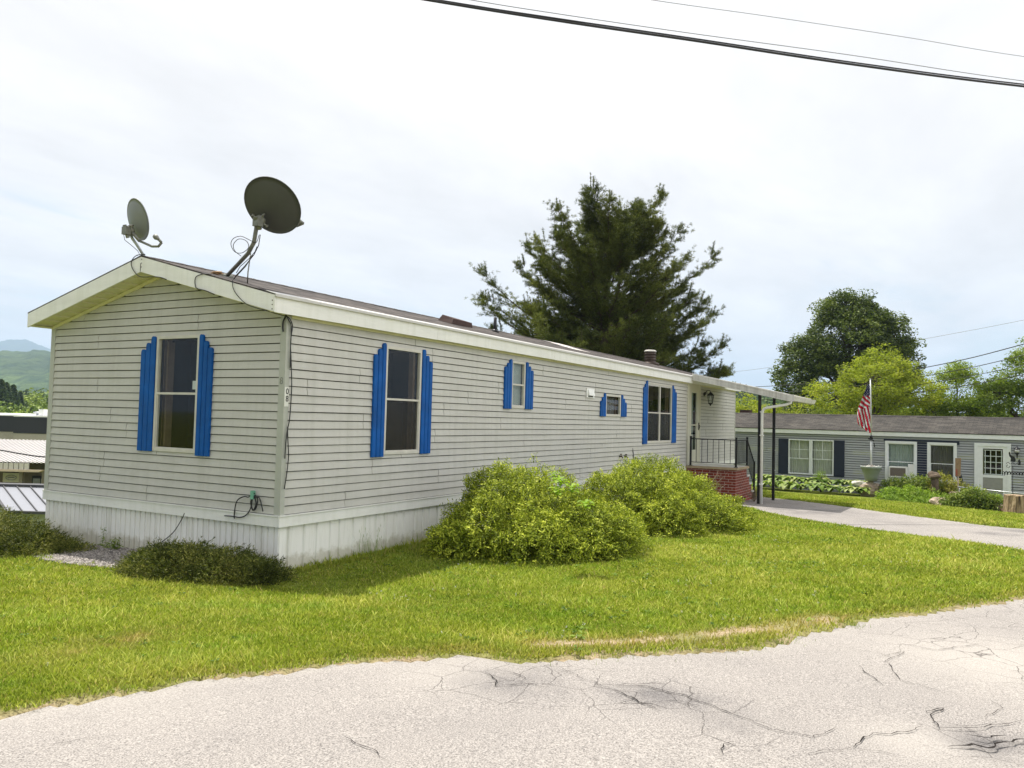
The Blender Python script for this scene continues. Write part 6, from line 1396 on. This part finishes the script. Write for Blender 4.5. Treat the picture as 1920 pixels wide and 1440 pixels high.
# lobes are given across (r) and along (f) the view, then turned into world axes
def lob(L): return [(RT.x*a+FW.x*b, RT.y*a+FW.y*b, c, r1, r2, r3) for (a, b, c, r1, r2, r3) in L]
def trees():
    ltree("maple_tree", "tall dark green broad-leaved tree rising behind the grey home", tree_at(1592, 60), lob([(0, 0, 9.2, 3.0, 3.0, 3.8), (-.4, 0, 12.0, 1.9, 1.9, 1.75), (2.6, 0, 9.9, 1.9, 2, 2.3), (3.4, .5, 7.6, 1.7, 2, 2.6), (-2.8, 0, 8.4, 2.0, 2, 2.4), (-4.1, 0, 6.9, 1.2, 1.6, 2.4), (1.2, 0, 11.6, 1.5, 1.6, 1.3), (3.2, 0, 10.9, .9, 1, 1.1), (-3.2, -1, 4.6, 2.0, 2, 2.4), (1, -1, 6.0, 3, 2.5, 3)]), maple_m, 760, 120, .20, .60, 5, r0=.35)
    ltree("lime_tree", "yellow green open-crowned tree in front of the dark tree, behind the grey home's roof", tree_at(1640, 47), lob([(0, 0, 5.6, 3.0, 2, 2.0), (.3, 0, 7.0, 1.4, 1.3, .95), (-2.6, 0, 4.8, 1.7, 1.5, 1.3), (2.4, 0, 5.2, 1.8, 1.5, 1.4), (-3.7, 0, 3.6, 1.0, 1.2, .9), (0, 0, 3.6, 3.0, 2, 1.2), (1.4, 0, 6.4, 1.1, 1, .8)]), lime_m, 430, 70, .135, .42, 6, r0=.14)
    ltree("lime_tree", "second yellow green tree, right of the first, behind the grey home", tree_at(1795, 48), lob([(0, 0, 5.2, 1.9, 1.6, 1.5), (-.1, 0, 6.5, 1.0, 1, .8), (1.5, 0, 4.6, 1.5, 1.4, 1.2), (-1.6, 0, 4.2, 1.5, 1.4, 1.3), (0, 0, 3.0, 2.6, 1.8, 1.1)]), m_leaf("light green leaf", (0.10, 0.15, 0.02, 1), (0.20, 0.27, 0.035, 1), (0.36, 0.41, 0.07, 1), trans=0.45), 330, 65, .13, .42, 7, r0=.12)
    ltree("ash_tree", "mid green tree at the right picture edge behind the grey home", tree_at(1925, 44), lob([(0, 0, 6.0, 1.9, 1.8, 1.6), (.3, 0, 7.4, 1.1, 1, .9), (-1.5, 0, 5.0, 1.3, 1.2, 1.3), (-2.3, 0, 5.8, .5, .5, .6), (0, 0, 3.6, 2.6, 1.8, 1.4), (2, 0, 5, 1.5, 1.5, 2)]), mid_m, 380, 65, .14, .42, 8, r0=.16)
    ltree("small_tree", "yellow green tree seen under the canopy between its two posts", tree_at(1440, 52), lob([(0, 0, 3.6, 1.6, 1.4, 1.0), (1.0, 0, 4.2, .9, .9, .7), (-1.4, 0, 3.2, 1.0, 1, .9)]), lime_m, 110, 60, .14, .42, 9, r0=.1)
    for k, (px, dp, lb, mt) in enumerate([(1390, 50, "yellow green bush just right of the beige home's far corner", lime_m), (1340, 54, "low green tree hidden mostly behind the beige home's far end", mid_m), (1700, 52, "mid green bush between the two yellow green trees", mid_m), (1860, 50, "green bush between the second yellow green tree and the edge tree", mid_m), (1745, 49.5, "yellow green bush filling the gap right of the first yellow green tree", lime_m), (1835, 49, "light green bush left of the edge tree, over the grey roof", lime_m), (1545, 52, "green bush left of the first yellow green tree, over the grey roof", mid_m)]):
        ltree("roadside_bush", lb, tree_at(px, dp), lob([(0, 0, 3.3, 1.9, 1.5, 1.3), (1.2, 0, 2.8, 1.4, 1.3, 1.1), (-1.3, 0, 3.0, 1.4, 1.3, 1.2), (.3, 0, 4.3, 1.0, .9, .7)]), mt, 130, 60, .15, .45, 30+k, r0=.08, cat="bush")
    # left, down in the valley
    ltree("round_tree", "round bright green tree left behind the dark flat-roofed building", tuple(at(38, 850, 105)), lob([(0, 0, 3.0, 3.6, 3, 2.3), (-2.4, 0, 2.0, 2.2, 2, 1.6), (2.2, 0, 2.0, 2.0, 2, 1.6), (-5, 0, 1.2, 2.4, 2, 1.6), (1.8, 1, 4.0, 1.8, 2, 1.2)]), m_leaf("round tree leaf", (0.06, 0.11, 0.015, 1), (0.14, 0.22, 0.025, 1), (0.30, 0.38, 0.05, 1), trans=0.3), 260, 60, .26, .62, 12, r0=.2)
    ltree("round_tree", "smaller yellow green tree beside the gable corner, behind the roof units", tuple(at(92, 840, 112)), lob([(0, 0, 2.0, 1.8, 2, 2.2), (.8, 0, 3.0, 1.2, 1, 1.6)]), lime_m, 90, 50, .25, .6, 13, r0=.15)
trees()
def conifers():
    rg = np.random.default_rng(14); m_ = m_leaf("far conifer", (0.03, 0.055, 0.02, 1), (0.07, 0.11, 0.035, 1), (0.14, 0.19, 0.05, 1), trans=0.15)
    def cone(h, w, n, seed):
        r = np.random.default_rng(seed); u = r.random(n)**.8; z = h*(1-u)*.95+h*.05; rr = w*(1-(z/h))**.8*(.6+.45*r.random(n)); a = r.uniform(0, 2*PI, n); P = np.stack([rr*np.cos(a), rr*np.sin(a), z-rr*.15], 1); Nn = np.stack([np.cos(a), np.sin(a), np.full(n, .4)], 1); V, F = leaves(P, h*.07, Nn, .6, up=.2, rg=r, hang=.2); return npmesh("crown", V, F, m_, np.repeat(np.clip(r.normal(.45, .25, n), 0, 1), 4))
    protos = [cone(12, 2.2, 2600, 1), cone(12, 3.0, 2600, 2)]; tr = MB(); tr.tube([(0, 0, -2), (0, 0, 11)], [.25, .05], 6); trm = mkmesh("trunk", tr, bark_m)
    spec = [(2, 160, 712, 1, "tall dark pine at the left picture edge, highest of the valley conifers"), (12, 165, 718, 1, "dark pine right of the tallest at the left picture edge"), (25, 170, 722, 1, "broad dark pine standing apart in the valley at the left"), (38, 175, 735, 0, "narrow dark spruce in the valley, right of the broad pine")]
    for k, (px, dp, ty, pr, lb) in enumerate(spec):
        b = at(px, ty, dp); z0 = -8; hgt = b.z-z0; t = thing("conifer_tree", lb, "tree", (b.x, b.y, z0), group="conifers in the valley"); s = hgt/12
        for nm, me in (("crown", protos[pr]), ("trunk", trm)): o = bpy.data.objects.new(nm, me); COL.objects.link(o); o.parent = t
        t.scale = (s*1.1, s*1.1, s)
    # mixed woodland as one mass
    V = []; F = []; va = []; off = 0; rr = random.Random(9)
    def woods(n, pos, hz, mats=None):
        nonlocal off
        for i in range(n):
            x, y, z, h, con = pos(i); m1 = 210 if con else 240; r = rg
            if con: u = r.random(m1)**.8; zz = h*(1-u); q = h*.2*(1-zz/h)**.8*(.6+.45*r.random(m1)); a = r.uniform(0, 2*PI, m1); P = np.stack([q*np.cos(a), q*np.sin(a), zz], 1); nn = np.stack([np.cos(a), np.sin(a), a*0+.4], 1); v = np.clip(r.normal(.18, .1, m1), 0, 1)
            else: d = r.normal(size=(m1, 3)); d /= np.linalg.norm(d, axis=1)[:, None]; k_ = 1+.25*np.sin(d[:, 0]*5+i)*np.cos(d[:, 1]*4+i); P = d*np.array([h*.42, h*.42, h*.36])*k_[:, None]+np.array([0, 0, h*.6]); nn = d; v = np.clip(r.normal(rr.uniform(.45, .85), .12, m1), 0, 1)
            P = P+np.array([x, y, z]); a_, b_ = leaves(P, h*.10, nn, .7, up=.4, rg=r); V.append(a_); F.append(b_+off); off += len(a_); va.append(np.repeat(v, 4))
    def p1(i):
        dp = rr.uniform(190, 420); px = rr.uniform(-260, 420); q = at(px, 800, dp); ty = 742+rr.uniform(-14, 16)+.02*(dp-190); top = at(px, ty, dp).z; h = rr.uniform(9, 13); return (q.x, q.y, top-h, h, rr.random() < .5)
    woods(420, p1, 0)
    def p2(i):
        dp = rr.uniform(125, 180); px = rr.uniform(-200, 300); q = at(px, 800, dp); top = at(px, 765+rr.uniform(-14, 14), dp).z; h = rr.uniform(6, 9); return (q.x, q.y, top-h, h, rr.random() < .25)
    woods(150, p2, 0)
    wm = m_leaf("woodland leaf", (0.022, 0.042, 0.016, 1), (0.11, 0.17, 0.03, 1), (0.28, 0.35, 0.06, 1), trans=0.15)
    me = npmesh("woodland", np.concatenate(V), np.concatenate(F), wm, np.concatenate(va)); single("woodland", me, None, "mixed green woodland on the valley floor beyond the flat-roofed building", "woodland", kind='stuff')
    # wooded slope at the right, under the canopy
    V.clear(); F.clear(); va.clear(); off = 0
    def p3(i):
        dp = rr.uniform(160, 420); px = rr.uniform(1180, 1720); q = at(px, 800, dp); t_ = (dp-160)/260; crest = np.interp(px, [1180, 1380, 1430, 1480, 1560, 1720], [700, 715, 728, 745, 755, 765]); ty = 768-(768-crest)*t_; top = at(px, ty+rr.uniform(-4, 4), dp).z; h = rr.uniform(8, 12); return (q.x, q.y, top-h, h, rr.random() < .35)
    woods(420, p3, 0)
    me = npmesh("hill_woodland", np.concatenate(V), np.concatenate(F), m_leaf("hill leaf", (0.025, 0.05, 0.02, 1), (0.07, 0.125, 0.03, 1), (0.15, 0.21, 0.05, 1), trans=0.15), np.concatenate(va)); single("hill_woodland", me, None, "wooded green hillside seen beneath and beside the canopy", "woodland", kind='stuff')
conifers()
# ================================================================ hills and the far mountain
def hill(name, label, pts, depth_w, mat, bump, seed, base_z=-20, nx=160, ny=26):
    """ridge through pts (world xyz), falling off on both sides along the view"""
    P = [Vector(p) for p in pts]; V = []; f = Vector((FW.x, FW.y, 0)).normalized()
    for i in range(nx+1):
        t = i/nx*(len(P)-1); k = min(int(t), len(P)-2); q = P[k].lerp(P[k+1], t-k); d = Vector((q.x-CAM.x, q.y-CAM.y, 0)).normalized()
        for j in range(ny+1):
            s = (j/ny)*2-1; c = math.cos(s*PI/2)**1.1; p = q+d*s*depth_w; z = base_z+(q.z-base_z)*c + bump*mnoise.noise(Vector((p.x/bump/5, p.y/bump/5, seed)))+bump*.5*mnoise.noise(Vector((p.x/bump/1.8, p.y/bump/1.8, seed+3))); V.append((p.x, p.y, z))
    F = [(i*(ny+1)+j, (i+1)*(ny+1)+j, (i+1)*(ny+1)+j+1, i*(ny+1)+j+1) for i in range(nx) for j in range(ny)]
    me = npmesh(name, np.array(V), np.array(F), mat, smooth=True); single(name, me, None, None, None, kind='structure')
def m_forest(name, a, b, sc):
    n = NT(name); f = n.noise(n.pos(), sc, 6, .75); f2 = n.noise(n.pos(), sc*.12, 4, .6); n.set(n.mix(.5, n.ramp(f, [(.35, a), (.65, b)]), n.ramp(f2, [(.35, (.4, .4, .4)), (.65, (1.7, 1.7, 1.6))]), 'MULTIPLY'), .95, 0, .05); n.bump(f, 1.0, 30); return n.m
hill("hills", "", [at(px, py, 2100) for px, py in ((-900, 690), (-500, 676), (-200, 664), (0, 663), (60, 665), (130, 668), (400, 676), (800, 700), (1100, 730))], 1350, m_forest("forested slope", (.02, .045, .015), (.11, .16, .04), .02), 9, 1)
hill("mountain", "", [at(px, py, 6500) for px, py in ((-1400, 700), (-500, 680), (-200, 655), (-60, 650), (-15, 645), (15, 638), (50, 638), (75, 648), (100, 658), (160, 672), (400, 690), (900, 720))], 1800, m_forest("mountain slope", (.02, .04, .02), (.06, .09, .03), .01), 12, 2)
hill("hill_slope", "", [at(px, py, 470) for px, py in ((1150, 716), (1300, 722), (1380, 730), (1450, 742), (1550, 760), (1800, 775), (2300, 790))], 330, m_forest("near forested slope", (.02, .045, .015), (.08, .13, .03), .25), 2.2, 3, base_z=-6)
# ================================================================ buildings in the valley
def valley():
    a0 = at(-700, 779, 85); a1 = at(27, 779, 85); dv = (a1-a0); dv.z = 0; dv.normalize(); nv = Vector((dv.y, -dv.x, 0));
    if nv.dot(CAM-a0) < 0: nv = -nv
    t = thing("flat_roof_building", "flat-roofed building with a black parapet over beige walls, in the valley", "building", (a1.x, a1.y, -10)); up = Vector((0, 0, 1)); tz = a1.z
    def blk(mt, nm, p0, L, D, z0, z1, out=0.0, lab=None):
        b = MB(); P = []
        for z in (z0, z1):
            for (s, n) in ((0, out), (L, out), (L, -D), (0, -D)): P.append(p0+dv*s+nv*n+up*(z-p0.z))
        b.hexa(P); return part(nm, b, mt, t, lab)
    blk2 = M("black parapet panel", (.022, .022, .026), .6, var=.1); bge = M("beige wall panel", (.36, .33, .27), .8, var=.08)
    blk(bge, "wall", a1-dv*46-nv*1.2, 46, 18, -10, tz-1.75); blk(blk2, "parapet", a1-dv*46-nv*1.2, 46, 18, tz-1.74, tz-.08, .06); blk(white_m, "coping", a1-dv*46-nv*1.2, 46, 18, tz-.07, tz+.05, .12)
    blk(bge, "wall", a1, 22, 18, -10, tz-1.85); blk(blk2, "parapet", a1, 22, 18, tz-1.84, tz-.12, .06); blk(white_m, "coping", a1, 22, 18, tz-.11, tz+.03, .12)
    c = at(84, 778, 86); b = MB(); b.box((c.x-.42, c.y-.42, tz+.03), (c.x+.42, c.y+.42, tz+.72)); hv = single("roof_unit", b, white_m, "white square air handling unit on the flat-roofed building", "roof unit", (c.x, c.y, tz))
    c = at(71, 778, 88); b = MB(); b.lathe((c.x, c.y, tz+.03), [(.18, 0), (.18, .2), (.42, .25), (.45, .38), (.15, .42)], 12); single("roof_fan", b, M("grey metal fan", (.5, .52, .55), .4, .3), "small grey mushroom fan left of the white roof unit", "roof fan", (c.x, c.y, tz))
    # store front with a white ribbed metal roof
    r0 = at(-330, 829, 50); r1 = at(182, 829, 50); dv = (r1-r0); dv.z = 0; dv.normalize(); nv = Vector((dv.y, -dv.x, 0))
    if nv.dot(CAM-r0) < 0: nv = -nv
    t = thing("metal_roof_building", "low building with a white ribbed metal roof and brown front, below the flat-roofed one", "building", (r1.x, r1.y, -9)); r1 = r1+dv*.0; ez = at(60, 867, 45).z; wr = M("white ribbed metal", (.50, .48, .47), .5, var=.05)
    b = MB(); n = 110; L = 26; pw = L/n
    for i in range(n):
        s0 = -L+i*pw; s1 = s0+pw*.7; s2 = s0+pw; A = lambda s, d, z: r1+dv*s+nv*d+up*(z-r1.z)
        rzz = r1.z; sk = 0
        b.add([A(s0, 0, rzz), A(s1, 0, rzz), A(s1-sk, 5, ez), A(s0-sk, 5, ez)], [(0, 1, 2, 3)]); b.hexa([A(s1, 0, rzz-.05), A(s2, 0, rzz-.05), A(s2-sk, 5, ez-.05), A(s1-sk, 5, ez-.05), A(s1, 0, rzz+.05), A(s2, 0, rzz+.05), A(s2-sk, 5, ez+.05), A(s1-sk, 5, ez+.05)])
    rp = part("roof", b, wr, t)
    b = MB(); A = lambda s, d, z: r1+dv*s+nv*d+up*(z-r1.z)
    for i in range(90): s0 = -L-1.2+i*.29; b.hexa([A(s0, 5.0, ez-.40), A(s0+.24, 5.0, ez-.40), A(s0+.24, 5.06, ez-.40), A(s0, 5.06, ez-.40), A(s0, 5.0, ez-.06), A(s0+.24, 5.0, ez-.06), A(s0+.24, 5.06, ez-.06), A(s0, 5.06, ez-.06)])
    part("fascia_panel", b, M("pale fascia panel", (.55, .53, .46), .6), t)
    b = MB(); b.hexa([A(-L-1.2, 4.9, ez-.52), A(-.5, 4.9, ez-.52), A(-.5, 5.2, ez-.52), A(-L-1.2, 5.2, ez-.52), A(-L-1.2, 4.9, ez-.401), A(-.3, 4.9, ez-.401), A(-.3, 5.2, ez-.401), A(-L-1.2, 5.2, ez-.401)]); part("gutter", b, M("tan gutter", (.55, .45, .33), .6), t)
    b = MB(); b.hexa([A(-L, -3, -9), A(-.2, -3, -9), A(-.2, 3.6, -9), A(-L, 3.6, -9), A(-L, -3, ez-.1), A(-.2, -3, ez-.1), A(-.2, 3.6, ez-.1), A(-L, 3.6, ez-.1)]); part("wall", b, M("dark brown siding", (.13, .105, .075), .8, var=.2, scale=4), t)
    b = MB(); b.hexa([A(-.50, 3.61, -9), A(.05, 3.61, -9), A(.05, 4.6, -9), A(-.50, 4.6, -9), A(-.50, 3.61, ez-.1), A(.05, 3.61, ez-.1), A(.05, 4.6, ez-.1), A(-.50, 4.6, ez-.1)]); part("side_wall", b, M("tan plank siding", (.30, .20, .13), .8, var=.25, scale=5), t)
    for s in (-1.9, -.62, -4.6):
        b = MB(); b.hexa([A(s-.1, 4.3, -9), A(s+.1, 4.3, -9), A(s+.1, 4.5, -9), A(s-.1, 4.5, -9), A(s-.1, 4.3, ez-.45), A(s+.1, 4.3, ez-.45), A(s+.1, 4.5, ez-.45), A(s-.1, 4.5, ez-.45)]); part("post", b, M("grey post", (.22, .19, .15), .8), t)
    b = MB(); b.hexa([A(-1.75, 3.61, -5.5), A(-.75, 3.61, -5.5), A(-.75, 3.66, -5.5), A(-1.75, 3.66, -5.5), A(-1.75, 3.61, ez-.85), A(-.75, 3.61, ez-.85), A(-.75, 3.66, ez-.85), A(-1.75, 3.66, ez-.85)]); dr_ = part("door", b, black_m, t)
    b = MB()
    for (s, z) in ((-1.68, -.7), (-1.22, -.7), (-1.68, -1.25), (-1.22, -1.25)):
        b.hexa([A(s, 3.665, ez-.65+z), A(s+.4, 3.665, ez-.65+z), A(s+.4, 3.68, ez-.65+z), A(s, 3.68, ez-.65+z), A(s, 3.665, ez-.3+z), A(s+.4, 3.665, ez-.3+z), A(s+.4, 3.68, ez-.3+z), A(s, 3.68, ez-.3+z)])
    part("pane", b, M("reflecting door pane", (.30, .31, .32), .15), dr_)
    b = MB(); b.hexa([A(-3.4, 3.61, ez-1.25), A(-2.45, 3.61, ez-1.25), A(-2.45, 3.7, ez-1.25), A(-3.4, 3.7, ez-1.25), A(-3.4, 3.61, ez-.72), A(-2.45, 3.61, ez-.72), A(-2.45, 3.7, ez-.72), A(-3.4, 3.7, ez-.72)]); sg = single("wall_sign", b, M("cream sign board", (.5, .47, .36), .6), "cream sign board with an oval emblem on the brown front in the valley", "sign", tuple(A(-2.9, 3.65, ez-1.0)))
    b = MB(); pts = [A(-2.92+.3*math.cos(k*PI/10), 3.72, ez-.98+.14*math.sin(k*PI/10)) for k in range(21)]; b.tube(pts, .02, 5); b.tube([A(-3.1, 3.72, ez-.98), A(-2.72, 3.72, ez-.97)], .035, 5); me = mkmesh("emblem", b, M("grey emblem", (.2, .2, .2), .6), A(-2.9, 3.65, ez-1.0)); o = bpy.data.objects.new("emblem", me); COL.objects.link(o); o.parent = sg
    # shed roof with standing seams close below
    u0 = at(-330, 926, 27); u1 = at(100, 916, 27); l0 = at(12, 958.5, 24.6); l1 = at(105, 955, 24.6); 
    t = thing("shed", "shed with a grey standing-seam metal roof just beyond the gable corner", "shed", (float(l1.x), float(l1.y), -6)); e = (l1-l0); e.z = 0; e.normalize(); zl = l0.z; zu = u1.z; back = (at(-22, 922, 27.4)-l0); back.z = 0
    sm = M("grey seamed metal", (.24, .25, .28), .4, .2, var=.05)
    B_ = lambda s, t_, dz=0: l0+e*s+back*t_+Vector((0, 0, (zu-zl)*t_+dz))
    b = MB(); b.hexa([B_(0, 0, -.03), B_(6, 0, -.03), B_(6, 1, -.03), B_(0, 1, -.03), B_(0, 0), B_(6, 0), B_(6, 1), B_(0, 1)]); b.hexa([B_(0, 2, -(zu-zl)*2-.03), B_(6, 2, -(zu-zl)*2-.03), B_(6, 1, -.03), B_(0, 1, -.03), B_(0, 2, -(zu-zl)*2), B_(6, 2, -(zu-zl)*2), B_(6, 1.001, .0), B_(0, 1.001, .0)]); rf = part("roof", b, sm, t)
    b = MB()
    for i in range(13): s = i*.46; b.hexa([B_(s, 0, .001), B_(s+.03, 0, .001), B_(s+.03, 1, .001), B_(s, 1, .001), B_(s, 0, .05), B_(s+.03, 0, .05), B_(s+.03, 1, .05), B_(s, 1, .05)])
    b.hexa([B_(-.05, -.02, -.05), B_(6, -.02, -.05), B_(6, 0, -.05), B_(-.05, 0, -.05), B_(-.05, -.02, .03), B_(6, -.02, .03), B_(6, 0, .03), B_(-.05, 0, .03)]); b.hexa([B_(-.06, 0, -.06), B_(-.001, 0, -.06), B_(-.001, 1, -.06), B_(-.06, 1, -.06), B_(-.06, 0, .04), B_(-.001, 0, .04), B_(-.001, 1, .04), B_(-.06, 1, .04)])
    b.hexa([B_(-.05, .97, .03), B_(6, .97, .03), B_(6, 1.03, .03), B_(-.05, 1.03, .03), B_(-.05, .97, .09), B_(6, .97, .09), B_(6, 1.03, .09), B_(-.05, 1.03, .09)])
    part("seam", b, M("dark seam trim", (.05, .05, .055), .5), rf)
    b = MB(); q = lambda s, t_, z: Vector((B_(s, t_).x, B_(s, t_).y, z)); b.hexa([q(.1, .1, -7), q(5.9, .1, -7), q(5.9, 1.9, -7), q(.1, 1.9, -7), q(.1, .1, zl-.04), q(5.9, .1, zl-.04), q(5.9, 1.9, zl-.04), q(.1, 1.9, zl-.04)]); part("wall", b, M("pale green grey wall", (.35, .38, .30), .8), t)
valley()
# ================================================================ overhead wires
def span(name, pts, r, label, m=None, group=None):
    P = [Vector(p) for p in pts]; d0 = (P[1]-P[0]); d1 = (P[-1]-P[-2]); P = [P[0]-d0*2+Vector((0, 0, .1)), *P, P[-1]+d1*2+Vector((0, 0, .25))]; b = MB(); sm = []
    for i in range(len(P)-1):
        p0 = P[max(i-1, 0)]; p1 = P[i]; p2 = P[i+1]; p3 = P[min(i+2, len(P)-1)]
        for j in range(10):
            t = j/10; sm.append(0.5*((2*p1)+(p2-p0)*t+(2*p0-5*p1+4*p2-p3)*t*t+(3*p1-p0-3*p2+p3)*t**3))
    sm.append(P[-1]); b.tube(sm, r, 6); return single(name, b, m or cable_m, label, "overhead wire", tuple(sm[0]), group)
o_ = span("overhead_cable", [at(x, y, d*3) for x, y, d in ((785, -3, 6.8), (1060, 41, 7.3), (1300, 76, 7.7), (1600, 121, 8.1), (1920, 162, 8.6))], .034, "thick black service cable crossing the top right sky")
o_ = span("overhead_cable", [at(x, y, d*3) for x, y, d in ((840, 3, 6.9), (1060, 37, 7.3), (1300, 72, 7.7), (1600, 117, 8.1), (1920, 158, 8.6))], .022, "black cable twisted tight along the thick service cable")
span("overhead_wire", [at(x, y, d*2.6) for x, y, d in ((860, -4, 8.2), (1060, 28, 8.5), (1300, 63, 8.8), (1600, 104, 9.2), (1920, 152, 9.6))], .011, "thin grey wire just above the thick black service cable", wire_m)
span("overhead_wire", [at(x, y, d*2.4) for x, y, d in ((1210, -2, 10), (1450, 32, 10.4), (1700, 70, 10.8), (1920, 106, 11.2))], .0095, "thin dark wire highest in the sky at the top right", wire_m)
FWL = [([(1385, 727, 62), (1520, 719, 56), (1640, 705, 50), (1780, 680, 44), (1920, 645, 38)], .022, "topmost black power line sagging before the trees at right"), ([(1385, 738, 62), (1520, 732, 56), (1640, 719, 50), (1780, 697, 44), (1920, 666, 38)], .018, "second power line from the top before the trees at right"),
 ([(1385, 752, 62), (1520, 745, 56), (1640, 733, 50), (1780, 712, 44), (1920, 684, 38)], .014, "third power line from the top before the trees at right"), ([(1385, 772, 62), (1520, 762, 56), (1640, 746, 50), (1780, 728, 44), (1920, 702, 38)], .016, "lowest power line before the trees at right"), ([(1330, 702, 90), (1460, 686, 80), (1730, 636, 70), (1920, 600, 62)], .014, "faint grey line high in the sky at the right, passing the dark tree's top")]
for pts, r, lb in FWL: span("power_line", [at(*p) for p in pts], r, lb, wire_m if 'faint' in lb else cable_m, "power lines at the right")
span("valley_wire", [at(x, y, d) for x, y, d in ((-60, 836, 34), (0, 844, 33), (40, 851, 32), (90, 857, 31))], .03, "dark wire crossing in front of the white metal roof in the valley")
# ================================================================ haze
def haze():
    zb = -60.0; zt = 560.0
    b = MB(); b.box((-9500, -9500, zb), (9500, 9500, zt)); n = NT("haze"); n.N.remove(n.bs); v = n.N.new('ShaderNodeVolumePrincipled'); v.inputs['Color'].default_value = (0.56, 0.76, 1.0, 1); v.inputs['Density'].default_value = 0.00019; v.inputs['Anisotropy'].default_value = 0.1
    n.L.new(v.outputs[0], n.out.inputs['Volume']); single("haze", b, n.m, "thin pale blue haze filling the air over the valley", "haze", kind='stuff')
haze()
